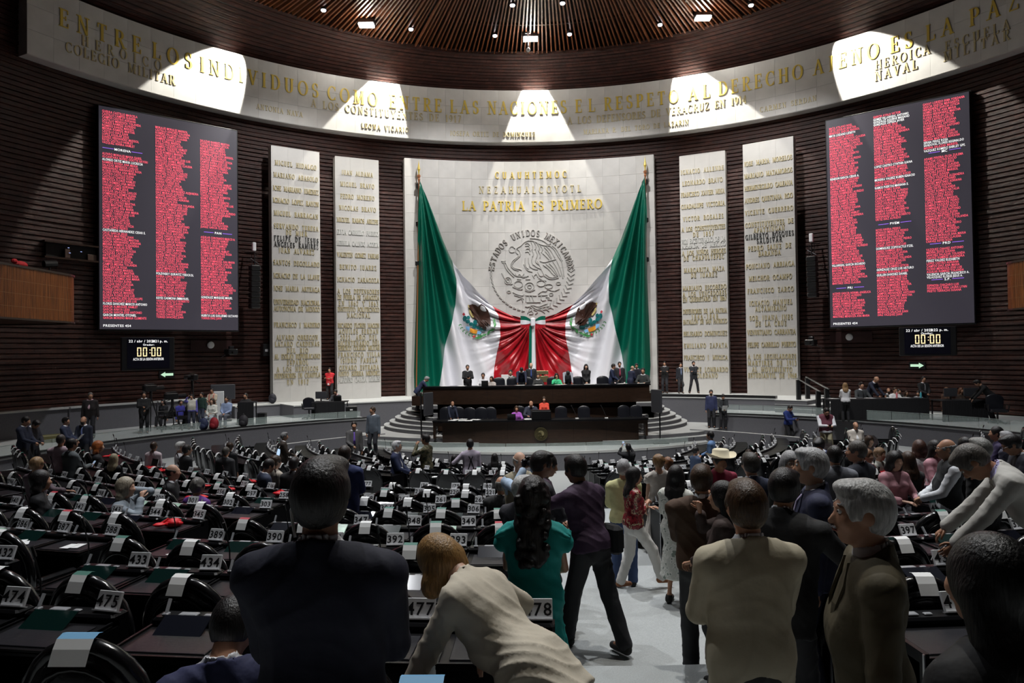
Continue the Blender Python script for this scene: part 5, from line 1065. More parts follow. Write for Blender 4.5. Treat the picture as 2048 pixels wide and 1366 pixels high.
# ================================================================== ROWS OF SEATS
M_RIM = mat('glossy_black_leather', (0.008, 0.008, 0.009), 0.2, spec=.55, bump=.12, bscale=9); M_MAROON = mat('maroon_piping', (.16, .01, .02), .4)
M_SCREENG = mat('green_glass_display', (.003, .016, .014), .15, spec=.7, coat=.3); M_TXT = mat('placard_black', (.008, .008, .01), .5); M_PLAC = mat('placard_silver', (.80, .81, .83), .55)
M_GRB = mat('grey_button_panel', (.33, .34, .36), .35)
tints = [mat('sheet_green', (.05, .18, .14), .6), mat('sheet_red', (.45, .03, .05), .6), mat('sheet_blue', (.15, .38, .62), .6), M_PAPER]
def arch(w, h0, h1, n=12):
    """half-ellipse outline from (-w/2,h0) over (0,h1) to (w/2,h0)"""
    return [(-w/2*math.cos(PI*i/n), h0+(h1-h0)*math.sin(PI*i/n)) for i in range(n+1)]
def curve_y(x): return -0.24+0.22*x*x
def chair_meshes():
    out = {}
    o = arch(.58, .72, 1.06, 12); pts = [(-.27, .45)]+o+[(.27, .45)]; K = len(pts)
    mb = MB(); vs = []
    for yy, sc in ((0.05, .86), (0.035, .96), (-.035, .97), (-.05, .90)):
        for x, z in pts: vs.append((x*sc, curve_y(x)+yy-.10*(z-.45), .46+(z-.46)*(sc*.35+.65)))
    f = [(j*K+i, j*K+(i+1) % K, (j+1)*K+(i+1) % K, (j+1)*K+i) for j in range(3) for i in range(K)]+[tuple(range(K-1, -1, -1)), tuple(3*K+i for i in range(K))]
    mb.add(vs, f); out['backrest'] = mb.mesh('backrest', M_RIM, True); out['backrest'].set_sharp_from_angle(angle=math.radians(50))
    mb = MB(); R = [(x*1.0, curve_y(x)-.10*(z-.45), z+.01) for x, z in [(-.28, .5)]+o+[(.28, .5)]]; mb.tube(R, .042, 8, up=(0, 1, 0)); 
    out['back_rim'] = mb.mesh('back_rim', M_RIM, True)
    mb = MB(); R = [(x*.86, curve_y(x)-.055-.10*(z-.45), z*.93) for x, z in o]; mb.tube(R, .014, 6, up=(0, 1, 0)); out['back_welt'] = mb.mesh('back_welt', M_RIM, True)
    mb = MB(); mb.bbox((-.26, -.22, .38), (.26, .27, .5), .04); out['seat'] = mb.mesh('seat', M_RIM)
    mb = MB(); mb.bbox((-.035, -.2, .60), (.035, .2, .66), .02); mb.tube([(0, .0, .62), (0, 0, .42)], .025, 6); out['armrest'] = mb.mesh('armrest', M_RIM)
    mb = MB(); mb.tube([(0, 0, .02), (0, 0, .4)], .05, 8); mb.lathe([(.22, 0), (.2, .03), (.06, .05)], (0, 0, 0), 12); out['base'] = mb.mesh('base', M_DMETAL)
    # whole simple chair for the distance
    mb = MB(); mb.add(vs, f); mb.tube([(x*1.0, curve_y(x)-.10*(z-.45), z+.01) for x, z in [(-.28, .5)]+arch(.58, .72, 1.06, 8)+[(.28, .5)]], .045, 6, up=(0, 1, 0)); mb.box((-.26, -.22, .38), (.26, .27, .5))
    for s in (-1, 1): mb.box((s*.3-.03, -.2, .58), (s*.3+.03, .2, .65))
    mb.tube([(0, 0, 0), (0, 0, .4)], .05, 6); out['far'] = mb.mesh('lounge_chair', M_RIM, True); out['far'].set_sharp_from_angle(angle=math.radians(45))
    return out
CM = chair_meshes()
DM = {}
mb = MB(); mb.box((-.318, .02, 0), (.318, .10, .80)); mb.box((-.318, -.42, 0), (-.298, .02, .74)); mb.box((.298, -.42, 0), (.318, .02, .74)); mb.box((-.298, -.1, .5), (.298, .02, .74)); DM['cabinet'] = mb.mesh('cabinet', M_BLKG)
mb = MB(); mb.bbox((-.315, -.46, .735), (.315, -.03, .765), .008); mb.box((-.315, -.46, .765), (.315, -.445, .778)); mb.box((-.315, -.445, .765), (-.30, -.03, .778)); mb.box((.30, -.445, .765), (.315, -.03, .778)); DM['desk_top'] = mb.mesh('desk_top', M_BLKG)
mb = MB(); mb.bbox((-.25, -.40, .765), (.25, -.09, .773), .003); DM['writing_panel'] = mb.mesh('writing_panel', mat('dark_grey_panel', (.016, .016, .02), .35, spec=.3, bump=.05))
mb = MB(); mb.bbox((-.315, -.03, .765), (.315, .105, .815), .015); DM['console'] = mb.mesh('console', M_BLKG)
mb = MB(); mb.bbox((-.16, .0, .815), (-.04, .05, .828), .004); mb.bbox((-.26, -.01, .815), (-.22, .03, .835), .006); mb.bbox((.0, .01, .815), (.05, .04, .825), .004); mb.tube([(-.24, .01, .83), (-.245, .06, .9)], .012, 6); DM['button_panel'] = mb.mesh('button_panel', M_GRB)
def dm_screen(m, nm): 
    M = np.array(Matrix.Translation((-.06, -.06, .83)) @ Matrix.Rotation(math.radians(28), 4, 'X')); mb = MB(); mb.bbox((-.15, -.2, -.006), (.15, .02, .006), .003, 0, M); return mb.mesh('flip_up_display', m)
DM['disp'] = dm_screen(M_SCREENG, 'g'); DM['disp2'] = dm_screen(mat('dark_display', (.008, .009, .015), .15, spec=.6, coat=.3), 'd'); DM['disp3'] = dm_screen(mat('lit_display', (.35, .5, .4), .3, noise=.6, nscale=9, emit=.25), 'l')
mb = MB(); mb.tube([(-.27, .06, .81), (-.275, .065, .98), (-.29, .03, 1.16)], .006, 5); mb.tube([(-.288, .035, 1.14), (-.294, .015, 1.21)], .013, 6); DM['gooseneck_microphone'] = mb.mesh('gooseneck_microphone', M_BLK)
mb = MB(); mb.box((-.318, -.44, .735), (.318, .10, .77)); mb.box((-.318, .02, 0), (.318, .10, .80)); mb.box((-.318, -.42, 0), (-.298, .02, .74)); mb.box((.298, -.42, 0), (.318, .02, .74)); mb.box((-.318, -.03, .77), (.318, .105, .815)); mb.box((-.16, .0, .815), (-.04, .05, .828), 1); mb.box((.0, .01, .815), (.05, .04, .825), 1); mb.box((-.26, -.01, .815), (-.22, .03, .835), 1)
DM['far'] = mb.mesh('seat_desk', [M_BLKG, M_GRB])
mb = MB(); mb.box((-.318, -.46, 0), (-.29, .105, .80)); mb.box((-.325, -.47, 0), (-.318, -.455, .8), 1); DM['end'] = mb.mesh('end_panel', [M_BLKG, M_METAL])
def sheet_mesh(tint):
    mb = MB(); W = .058; y0 = curve_y(0)-.062-.05
    P = [(y0-.048, 1.015), (y0-.035, 1.04), (y0-.015, 1.078), (y0+.014, 1.115), (y0+.055, 1.126), (y0+.085, 1.118)]
    vs = [(s*W, y, z) for y, z in P for s in (-1, 1)]; mb.add(vs, [(0, 1, 3, 2), (2, 3, 5, 4), (4, 5, 7, 6)], 0); mb.add(vs, [(6, 7, 9, 8), (8, 9, 11, 10)], 1); return mb.mesh('printed_sheet', [M_PAPER, tint])
SH = [sheet_mesh(t) for t in tints]; SHN = ['green topped', 'red topped', 'blue topped', 'plain white']
DG = {}
def placard_mesh(num):
    mb = MB(); mb.bbox((-.085, -.012, 0), (.085, .012, .118), .003, 0); mb.box((-.085, -.03, -.004), (.085, .03, .004), 0)
    sans(mb, num, lambda u, v: (u, -.0135, .022+v), .072, 1, 0, 'c', 1.0); 
    return mb.mesh('number_placard', [M_PLAC, M_TXT])
SEATS = []          # (row, num, x, y, a, z)
def pitch_fill(lst, start, n0, count, p=.635): return lst+[(start-p*(i), n0-i) for i in range(count)]
LEFT = {
 'G': [(-.9, 478), (-1.6, 477), (-2.72, 476), (-3.6, 475), (-4.27, 474), (-4.95, 473)],
 'F': [(-1.6, 437), (-2.23, 436), (-2.87, 435), (-3.52, 434), (-4.17, 433), (-5.5, 432), (-6.15, 431), (-6.8, 430)],
 'E': [(-.95, 394), (-1.59, 393), (-2.22, 392), (-2.85, 391), (-3.48, 390), (-4.13, 389), (-5.39, 388), (-6.03, 387), (-6.62, 386), (-7.3, 385)],
 'D': [(-.95, 350), (-1.58, 349), (-2.24, 348), (-2.9, 347), (-3.55, 346), (-5.1, 345), (-5.76, 344), (-6.4, 343), (-7.05, 342), (-7.7, 341), (-8.35, 340), (-9.0, 339)],
 'C': pitch_fill([(-.97, 307), (-1.6, 306), (-2.22, 305), (-2.84, 304)], -4.7, 303, 10),
 'B': pitch_fill([(-.95, 263), (-1.57, 262), (-2.2, 261), (-2.8, 260), (-3.4, 259)], -4.9, 258, 13),
 'A': pitch_fill([(-.85, 222), (-1.46, 221), (-2.1, 220), (-2.75, 219), (-3.4, 218)], -5.15, 217, 15),
 'Z': pitch_fill([(-.93, 181), (-1.56, 180), (-2.2, 179), (-2.85, 178)], -4.07, 177, 17),
 'T': pitch_fill([], -6.6, 158, 12),
 'Y': pitch_fill([(-.95, 139), (-1.62, 138), (-2.28, 137), (-2.95, 136)], -4.3, 135, 16),
 'X': pitch_fill([(-.95, 100), (-1.6, 99), (-2.25, 98)], -3.7, 97, 14),
 'W': pitch_fill([(-.95, 60), (-1.6, 59), (-2.25, 58)], -3.6, 57, 10),
 'V': pitch_fill([(-.95, 31), (-1.6, 30)], -2.9, 29, 8)}
def on_arc(rho, s):
    phi = s/rho; return TC[0]+rho*math.sin(phi), TC[1]-rho*math.cos(phi), phi
ORD = 'first second third fourth fifth sixth seventh eighth ninth tenth eleventh twelfth thirteenth fourteenth fifteenth sixteenth seventeenth eighteenth nineteenth twentieth'.split()+['outermost']*6
def make_seats():
    for row, rho in ROWS:
        z = row_z(rho); L_ = LEFT[row]; allp = []
        gang2 = 0.0
        for s, num in L_: allp.append((s-.24, num, -1))
        n1 = L_[0][1]+1
        if row == 'T': n1 = 161
        seq = [-(s-.24)+.22 for s, _ in L_]
        if row in 'F': seq = [1.46]+seq; seq = sorted(seq); seq[1:] = [q for q in seq[1:]]; seq = [1.46, 2.13, 2.78, 3.43, 4.1, 5.6, 6.2, 6.9]
        for i, s in enumerate(seq): 
            num = n1+i
            if row == 'D' and i == 4: num = 484
            allp.append((s, num, 1))
        allp_i = {}
        for sdd in (-1, 1):
            for i_, (s_, n_, _q) in enumerate([q for q in allp if q[2] == sdd]): allp_i[(sdd, n_)] = i_
        for s, num, sd in allp:
            phi0 = s/rho
            if abs(phi0) > .72: s += math.copysign(1.1, s)     # second radial gangway
            x, y, phi = on_arc(rho, s)
            if math.hypot(x-LC[0], y-LC[1]) > 13.9 or abs(phi) > 1.35: continue
            q = proj((x, y, z+.9))
            if q is None or q[0] < -50 or q[0] > 2090 or q[1] > 1480: continue
            where = '%s row from the camera, %s %s the aisle' % (ORD[[r for r, _ in ROWS].index(row)], ORD[allp_i[(sd, num)]], 'left of' if sd < 0 else 'right of')
            SEATS.append(dict(where=where, row=row, rho=rho, num=num, s=s, x=x, y=y, phi=phi, z=z, px=q[0], py=q[1], d=y, side=sd))
make_seats()
print('SEATS', len(SEATS))
def seat_frame(st): return Matrix.Translation((st['x'], st['y'], st['z'])) @ Matrix.Rotation(st['phi'], 4, 'Z')
def seat_pt(st, u, v, w): q = seat_frame(st) @ Vector((u, v, w)); return q
NOCHAIR = set(); NOSHEET = set()
def nearest_seat(px, py=None, rows=None):
    c = [s for s in SEATS if rows is None or s['row'] in rows]
    return min(c, key=lambda s: abs(s['px']-px)+(0 if py is None else 3*abs(s['py']-py)))
def build_seats():
    rnd = random.Random(3)
    for st in SEATS:
        num = '%03d' % st['num']; rz = st['phi']; near = st['d'] < 12.2; loc = (st['x'], st['y'], st['z'])
        if near:
            t = empty('seat_desk', loc, rz, 'black desk %s, %s' % (num, st['where']), 'desk', 'numbered desks')
            for k in ('cabinet', 'desk_top', 'writing_panel', 'console', 'button_panel'): link(k, DM[k], t)
            r = rnd.random(); dk = 'disp' if r < .35 else ('disp2' if r < .62 else ('disp3' if r < .70 else None))
            if st['num'] in (475, 433, 345): dk = 'disp'
            if st['num'] in (391, 347, 349): dk = 'disp3'
            if dk: link('flip_up_display', DM[dk], t)
            if st['num'] % 2: link('gooseneck_microphone', DM['gooseneck_microphone'], t)
        else:
            t = tag(link('seat_desk', DM['far'], None, loc, rz), 'black desk %s, %s' % (num, st['where']), 'desk', 'numbered desks')
            if st['num'] % 2: link('gooseneck_microphone', DM['gooseneck_microphone'], t)
        if abs(st['s']-1.41) < .1 or abs(st['s']-1.46) < .05: link('end_panel', DM['end'], t)
        # placard
        q = seat_pt(st, .22, .03, .822); p = link('number_placard', placard_mesh(num), None, tuple(q), rz+rnd.uniform(-.12, .12)); p.rotation_euler.x = math.radians(-24)
        tag(p, 'placard reading %s, %s' % (num, st['where']), 'placard', 'desk number placards')
        if st['num'] in NOCHAIR: continue
        # chair
        jx, jy = rnd.uniform(-.03, .03), rnd.uniform(-.03, .02); q = seat_pt(st, jx+(-.22 if num == '478' else .3 if num == '475' else 0), -.70+jy-(.36 if num == '478' else .2 if num == '475' else 0), 0); rzc = rz+rnd.uniform(-.1, .1)
        lab = 'black leather chair at desk %s, %s' % (num, st['where'])
        if near:
            c = empty('lounge_chair', tuple(q), rzc, lab, 'chair', 'leather chairs of the chamber')
            for k in ('backrest', 'back_rim', 'back_welt', 'seat', 'base'): link(k, CM[k], c)
            for s in (-1, 1): link('armrest', CM['armrest'], c, (s*.31, 0, 0))
        else: c = tag(link('lounge_chair', CM['far'], None, tuple(q), rzc), lab, 'chair', 'leather chairs of the chamber')
        if st['num'] in NOSHEET or rnd.random() < .05: continue
        k = rnd.choice((0, 1, 3, 3) if near else (3, 3, 0)); k = 2 if st['row'] == 'G' else k
        s_ = tag(link('printed_sheet', SH[k], None, tuple(q), rzc), '%s sheet on the chair, %s' % (SHN[k], st['where']), 'paper', 'sheets on the chair backs')
        if k == 2: s_.scale = (1.5, 1, 1)
USED = set()
def red_cloth(px, py, rows, lab, m=None):
    st = min([q_ for q_ in SEATS if q_['num'] not in USED], key=lambda s: abs(s['px']-px)+3*abs(s['py']-py)); USED.add(st['num']); q = seat_pt(st, -.02, -.22, .775); t = empty('red_bag', tuple(q), random.uniform(-1, 1), lab+' on a desk, '+st['where'], 'bag', 'red cloth bags on desks')
    mb = MB(); rr = random.Random(px)
    for i in range(5): mb.ball((rr.uniform(-.13, .13), rr.uniform(-.08, .08), .02+rr.uniform(0, .03)), (rr.uniform(.06, .12), rr.uniform(.05, .08), rr.uniform(.02, .045)), 8, 5)
    mb.obj('cloth', m or mat('bright_red_cloth', (.75, .01, .02), .55), t, True); mb = MB(); mb.tube([(-.08, 0, .05), (0, .05, .09), (.08, 0, .05)], .01, 5); mb.obj('strap', mat('bright_red_cloth', (.75, .01, .02), .55), t)
for px, py, rows in ((345, 1020, 'D'), (395, 990, 'C'), (455, 970, 'B'), (505, 935, 'Z'), (440, 962, 'A'), (262, 905, 'XY'), (330, 915, 'Y'), (350, 915, 'X'), (1815, 960, 'B'), (1690, 905, 'XY'), (560, 975, 'B'), (1750, 912, 'Y')):
    red_cloth(px, py, rows, 'crumpled red bag')
for px, py, row, lab in ((70, 1055, 'E', 'white note'), (210, 1060, 'E', 'white folded note'), (365, 1055, 'E', 'small white note'), (1060, 960, 'A', 'white pages'), (830, 960, 'Y', 'white pages'), (1340, 950, 'Y', 'white pages')):
    st = nearest_seat(px, py, row); q = seat_pt(st, .05, -.3, .779); sheets(q.x, q.y, q.z, 2, '%s on a desk, %s' % (lab, st['where']), .1, .16)
st = nearest_seat(280, 930, 'Z'); q = seat_pt(st, 0, -.2, .78); laptop(q.x, q.y, q.z, st['phi'], 'open silver laptop on desk %03d' % st['num'], M_METAL, mat('dark_screen', (.01, .01, .012), .2))
st = nearest_seat(470, 915, 'Y'); q = seat_pt(st, 0, -.2, .78); laptop(q.x, q.y, q.z, st['phi'], 'open laptop with a lit pale blue screen on desk %03d' % st['num'], M_BLK, mat('lit_screen', (.5, .7, .95), .4, emit=.8))
st = nearest_seat(1270, 985, 'A'); q = seat_pt(st, 0, -.05, .82); laptop(q.x, q.y, q.z, st['phi']+PI, 'big black laptop lid on desk %03d beside the aisle' % st['num'], M_BLK, None, .5)
st = nearest_seat(1928, 1000, 'C'); q = seat_pt(st, -.1, -.1, .78); bottle(q, 'clear orange juice bottle before the man in pale grey', (.6, .35, .2))
st = nearest_seat(40, 930, 'A'); q = seat_pt(st, 0, -.2, .78); sheets(q.x, q.y, q.z, 1, 'bright blue folder on desk %03d' % st['num'], .22, .3, None, mat('blue_folder', (.03, .12, .7), .5))
# ================================================================== PEOPLE: smooth signed-distance bodies meshed by surface nets
class SDF:
    def __init__(s, lo, hi, h):
        s.h = h; s.o = np.array(lo, float)-2*h; s.n = np.ceil((np.array(hi)-np.array(lo))/h).astype(int)+5
        s.D = np.full(s.n, 0.5, np.float32)
    def _blk(s, lo, hi):
        i0 = np.clip(np.floor((lo-s.o)/s.h).astype(int), 0, s.n-1); i1 = np.clip(np.ceil((hi-s.o)/s.h).astype(int)+1, 1, s.n)
        if np.any(i1 <= i0): return None, None
        ax = [s.o[k]+s.h*np.arange(i0[k], i1[k]) for k in range(3)]
        P = np.stack(np.meshgrid(*ax, indexing='ij'), -1).astype(np.float32); return (slice(i0[0], i1[0]), slice(i0[1], i1[1]), slice(i0[2], i1[2])), P
    def put(s, sl, d, k, op='u'):
        a = s.D[sl]
        if op == 'u':
            h = np.clip(.5+.5*(a-d)/k, 0, 1); s.D[sl] = a*(1-h)+d*h-k*h*(1-h)
        else:   # subtract
            h = np.clip(.5-.5*(-d-a)/k, 0, 1); s.D[sl] = -d*(1-h)+a*h+k*h*(1-h)
    def cone(s, a, b, ra, rb, k=.03, f=None, fl=1.0, op='u'):
        a = np.array(a, float); b = np.array(b, float); m = max(ra, rb)*max(1, fl)+k+3*s.h
        sl, P = s._blk(np.minimum(a, b)-m, np.maximum(a, b)+m)
        if sl is None: return
        q = P-a; ba = b-a
        if f is not None and fl != 1.0:
            f = np.array(f, float); f /= np.linalg.norm(f)
            q = q+(q@f)[..., None]*f*(1/fl-1); ba = ba+(ba@f)*f*(1/fl-1)
        t = np.clip((q@ba)/(ba@ba+1e-9), 0, 1); d = np.sqrt(((q-t[..., None]*ba)**2).sum(-1))-(ra+(rb-ra)*t)
        if fl < 1: d = d*((1+fl)/2)
        s.put(sl, d.astype(np.float32), k, op)
    def ell(s, c, r, M=None, k=.02, op='u'):
        c = np.array(c, float); r = np.array(r, float); m = r.max()+k+3*s.h; sl, P = s._blk(c-m, c+m)
        if sl is None: return
        q = P-c
        if M is not None: q = q@M            # columns of M = local axes
        q = q/r; l = np.sqrt((q**2).sum(-1)); d = (l-1)*r.min()*.5+(l-1)*r.mean()*.5
        s.put(sl, d.astype(np.float32), k, op)
    def cut(s, p, n):   # remove the half space in front of plane (p, n)
        ax = [s.o[k]+s.h*np.arange(s.n[k]) for k in range(3)]; p = np.array(p); n = np.array(n, float); n /= np.linalg.norm(n)
        d = ((ax[0]-p[0])*n[0])[:, None, None]+((ax[1]-p[1])*n[1])[None, :, None]+((ax[2]-p[2])*n[2])[None, None, :]
        s.D = np.maximum(s.D, d.astype(np.float32))
    def mesh(s):
        D = s.D; ins = D < 0; n = D.shape
        c = [slice(0, -1), slice(1, None)]; cnt = np.zeros((n[0]-1, n[1]-1, n[2]-1), np.int8)
        for i in (0, 1):
            for j in (0, 1):
                for k in (0, 1): cnt += ins[c[i], c[j], c[k]]
        act = (cnt > 0) & (cnt < 8); idx = np.full(act.shape, -1, np.int64); I = np.argwhere(act); idx[act] = np.arange(len(I))
        if len(I) == 0: return np.zeros((0, 3)), np.zeros((0, 4), int)
        acc = np.zeros((len(I), 3)); w = np.zeros(len(I))
        corner = [(i, j, k) for i in (0, 1) for j in (0, 1) for k in (0, 1)]
        val = {q: D[I[:, 0]+q[0], I[:, 1]+q[1], I[:, 2]+q[2]] for q in corner}
        for q in corner:
            for ax in range(3):
                if q[ax] == 0:
                    r = list(q); r[ax] = 1; r = tuple(r); a, b = val[q], val[r]; m = (a < 0) != (b < 0)
                    t = np.where(m, a/(a-b+1e-12), 0); pt = np.tile(np.array(q, float), (len(I), 1)); pt[:, ax] += t; acc += pt*m[:, None]; w += m
        V = (I+acc/w[:, None])*s.h+s.o; Fs = []
        for ax in range(3):
            u, v = (ax+1) % 3, (ax+2) % 3; A = [slice(None)]*3; B = [slice(None)]*3; A[ax] = slice(0, -1); B[ax] = slice(1, None)
            e = ins[tuple(A)] != ins[tuple(B)]; E = np.argwhere(e); ok = (E[:, u] > 0) & (E[:, v] > 0) & (E[:, u] < n[u]-1) & (E[:, v] < n[v]-1); E = E[ok]
            if len(E) == 0: continue
            def g(du, dv): q = E.copy(); q[:, u] -= du; q[:, v] -= dv; return idx[q[:, 0], q[:, 1], q[:, 2]]
            Q = np.stack([g(1, 1), g(0, 1), g(0, 0), g(1, 0)], 1); fl = ins[E[:, 0], E[:, 1], E[:, 2]]; Q[~fl] = Q[~fl][:, ::-1]; Fs.append(Q)
        Q = np.concatenate(Fs); Q = Q[(Q >= 0).all(1)]; return V, Q
def np_mesh(name, V, Q, mats, mi=None, smooth=True):
    me = bpy.data.meshes.new(name); nv, nf = len(V), len(Q); me.vertices.add(nv); me.vertices.foreach_set('co', np.asarray(V, np.float32).ravel())
    me.loops.add(nf*4); me.loops.foreach_set('vertex_index', Q.ravel().astype(np.int32)); me.polygons.add(nf); me.polygons.foreach_set('loop_start', np.arange(0, nf*4, 4, dtype=np.int32))
    for m in (mats if isinstance(mats, (list, tuple)) else [mats]): me.materials.append(m)
    me.update(calc_edges=True)
    if mi is not None: me.polygons.foreach_set('material_index', mi)
    if smooth: me.polygons.foreach_set('use_smooth', [True]*nf)
    return me
def N_(v): v = np.array(v, float); return v/(np.linalg.norm(v)+1e-9)
def ik(a, b, l1, l2, hint):
    """middle joint of a two-bone limb"""
    a = np.array(a, float); b = np.array(b, float); v = b-a; d = np.linalg.norm(v); L_ = (l1+l2)*.999
    if d > L_: b = a+v/d*L_; d = L_
    v = v/max(np.linalg.norm(v), 1e-6); x = (l1*l1-l2*l2+d*d)/(2*d); hh = math.sqrt(max(l1*l1-x*x, 0)); h = np.array(hint, float); h = h-(h@v)*v; h = N_(h)
    return a+v*x+h*hh, b
SKIN = {'light': (.62, .37, .26), 'mid': (.50, .265, .165), 'tan': (.38, .19, .11), 'dark': (.25, .12, .07)}
def cmat(col, kind='cloth'):
    if isinstance(col, str): return MATS[col]
    nm = kind+'_%02x%02x%02x' % tuple(int(255*min(1, c**.45)) for c in col)
    if kind == 'skin': return mat(nm, col, .5, noise=.06, nscale=20)
    if kind == 'hair': return mat(nm, col, .42, noise=.4, nscale=22, stretch=(4, 4, .5), bump=.35, bscale=30)
    return mat(nm, col, .78, noise=.08, nscale=5, bump=.55, bscale=6.5)
mat('sclera', (.7, .68, .65), .3); mat('iris', (.03, .015, .01), .3); mat('lip', (.33, .09, .07), .5)
def special(nm, scale, cols, rough=.7):
    m = bpy.data.materials.new(nm); m.use_nodes = True; nt = m.node_tree; N = nt.nodes; b = N['Principled BSDF']; b.inputs['Roughness'].default_value = rough
    tc = N.new('ShaderNodeTexCoord'); t = N.new('ShaderNodeTexNoise'); t.inputs['Scale'].default_value = scale; t.inputs['Detail'].default_value = 3; nt.links.new(tc.outputs['Object'], t.inputs['Vector'])
    cr = N.new('ShaderNodeValToRGB'); cr.color_ramp.interpolation = 'CONSTANT'; e = cr.color_ramp.elements
    while len(e) < len(cols): e.new(.5)
    for i, (p, c) in enumerate(cols): e[i].position = p; e[i].color = (*c, 1)
    nt.links.new(t.outputs['Fac'], cr.inputs[0]); nt.links.new(cr.outputs[0], b.inputs['Base Color']); MATS[nm] = m
special('camouflage_cloth', 14, [(0, (.02, .025, .012)), (.42, (.09, .09, .035)), (.5, (.16, .13, .07)), (.57, (.03, .03, .02)), (.63, (.3, .27, .18))])
special('floral_satin', 16, [(0, (.10, .005, .01)), (.42, (.30, .02, .03)), (.52, (.08, .01, .02)), (.57, (.62, .5, .3)), (.62, (.22, .03, .03)), (.68, (.05, .08, .06))], .35)
special('pink_check', 22, [(0, (.55, .12, .18)), (.48, (.8, .45, .5)), (.56, (.45, .05, .1))])
special('pale_print', 20, [(0, (.65, .66, .6)), (.5, (.8, .8, .75)), (.6, (.25, .3, .25))])
SPP = []
def person(label, px, ytop, d, face=0, pose='stand', H=None, zf=None, lean=0, side=0, head=(0, 0), L='down', R='down', top='suit', c1=(.02, .022, .03), shirt=(.75, .76, .8), tie=None,
           legs=(.02, .02, .025), shoes=(.012, .011, .01), hair='short', hc=(.012, .010, .010), skin='mid', w=1.0, beard=None, glasses=False, props=(), jl=.80, skirt=None, group=None, feet=None, hipdrop=0, q=None, xy=None, hem=.05):
    """face: 0 looks away from the camera to the stage, 180 looks at the camera, 90 looks right"""
    p = at(px, ytop, d); x, y = (p[0], p[1]) if xy is None else xy; ztop = p[2]
    zf_in = zf
    if zf is None: zf = floor_z(x, y)
    sit = pose == 'sit'
    base = {'stand': 1.765, 'sit': 1.33}[pose]
    # height of the head top of the unscaled figure with its lean
    le, si = math.radians(lean), math.radians(side)
    hip_z = .94-hipdrop if not sit else .52
    seg = base-hip_z if not hipdrop else 1.765-.94
    topz = hip_z+seg*math.cos(le)*math.cos(si)
    sc = (ztop-zf)/topz if H is None else H/1.765
    if H is None and not (.84 < sc < 1.14): SPP.append((label, round(sc, 2), round(float(ztop-zf), 2)))
    if H is not None and zf_in is None: zf = min(max(ztop-topz*H/1.765, zf-.35), zf+.4)
    if H is None and sc < .5: sc = .9
    h = q or (.0115 if d < 4 else .013 if d < 7.5 else .018 if d < 12.5 else .026 if d < 24 else .031); h /= sc
    fa = math.radians(face); root = empty('person', (x, y, zf), -fa, label, 'person', group); root.scale = (sc, sc, sc)
    # ---- joints
    pel = np.array([0, 0, hip_z]); Rl = np.array(Matrix.Rotation(si, 3, 'Y') @ Matrix.Rotation(-le, 3, 'X'))
    if sit: pel[1] = -.05
    T = lambda v: pel+Rl@(np.array(v, float))
    fwd = Rl@np.array([0, 1, 0]); upv = Rl@np.array([0, 0, 1]); rt = Rl@np.array([1, 0, 0])
    fem = hair in ('long', 'bun', 'curlylong', 'bob', 'ponytail'); sw = (.16 if fem else .18)*w
    neck = T((0, -.01, .515)); hy, hp = math.radians(head[0]), math.radians(head[1])
    Rh = np.array(Matrix.Rotation(-hy, 3, 'Z') @ Matrix.Rotation(-hp, 3, 'X'))
    RhL = Rl@Rh if abs(lean) < 25 else Rl@Rh
    hb = neck+RhL@np.array([0, .01, .045]); hc_ = neck+RhL@np.array([0, .035, .168]); HF, HU, HR = RhL@np.array([0, 1, 0]), RhL@np.array([0, 0, 1]), RhL@np.array([1, 0, 0])
    HM = np.stack([HR, HF, HU], 1)
    hd = lambda v: hc_+HM@np.array(v, float)
    sh = {s: T((s*sw, -.01, .445)) for s in (-1, 1)}; hips = {s: pel+np.array([s*.09*w**.5, 0, -.02]) for s in (-1, 1)}
    hands = {}
    PR = {'down': (.27, .02, .80, -1), 'cross': (-.10, .26, 1.20, 0), 'front': (.05, .30, 1.02, 0), 'phone': (.08, .36, 1.15, 0), 'desk': (.16, .42, .80, 0), 'face': (.05, .24, 1.48, 0), 'camera': (.07, .22, 1.56, 0), 'ear': (.10, .06, 1.58, 0),
          'reach': (.30, .52, 1.12, 0), 'side': (.24, .30, .98, 0), 'hip': (.24, .04, 1.0, 0), 'lap': (.10, .36, .70, 0), 'behind': (.06, -.18, .92, 0), 'raise': (.12, .36, 1.62, 0), 'clasp': (.02, .20, .92, 0)}
    arms = {}
    for s, a in ((-1, L), (1, R)):
        if isinstance(a, str):
            t = PR[a]; v = np.array([s*t[0]*(w if t[0] > .2 else 1), t[1], t[2]-.94]); 
            tgt = (T(v) if a != 'down' else sh[s]+np.array([s*.06*w, .04, -.56])) if not (sit and a in ('desk', 'lap')) else pel+np.array([s*.16, .40, .74-.52] if a == 'desk' else [s*.10, .33, .17])
            if a in ('desk',) and not sit: tgt = pel+np.array([s*.2, .35+.5*math.sin(le), -.12])
            hint = (s*.8, -.7, -.6) if a not in ('camera', 'face', 'raise', 'ear') else (s*.7, .1, -.9)
            if a == 'behind': hint = (s*1, -.6, 0)
            if a == 'front': hint = (s*1.0, -.45, -.75)
        else: tgt = np.array(a[:3], float); hint = a[3:] if len(a) > 3 else (s*.8, -.6, -.6)
        el, wr = ik(sh[s], tgt, .295, .262, hint); arms[s] = (el, wr)
    leg = {}
    for s in (-1, 1):
        if sit: ft = np.array([s*.12, .42, .08]) if feet is None else np.array(feet[s]); hint = (0, 1, .6)
        else: ft = np.array([s*.11, 0.0, .09]) if feet is None else np.array(feet[s]); hint = (s*.1, 1, 0)
        if pose == 'stand' and feet is None and lean > 20: ft[1] -= .03
        kn, an = ik(hips[s], ft, .44, .42, hint); leg[s] = (kn, an)
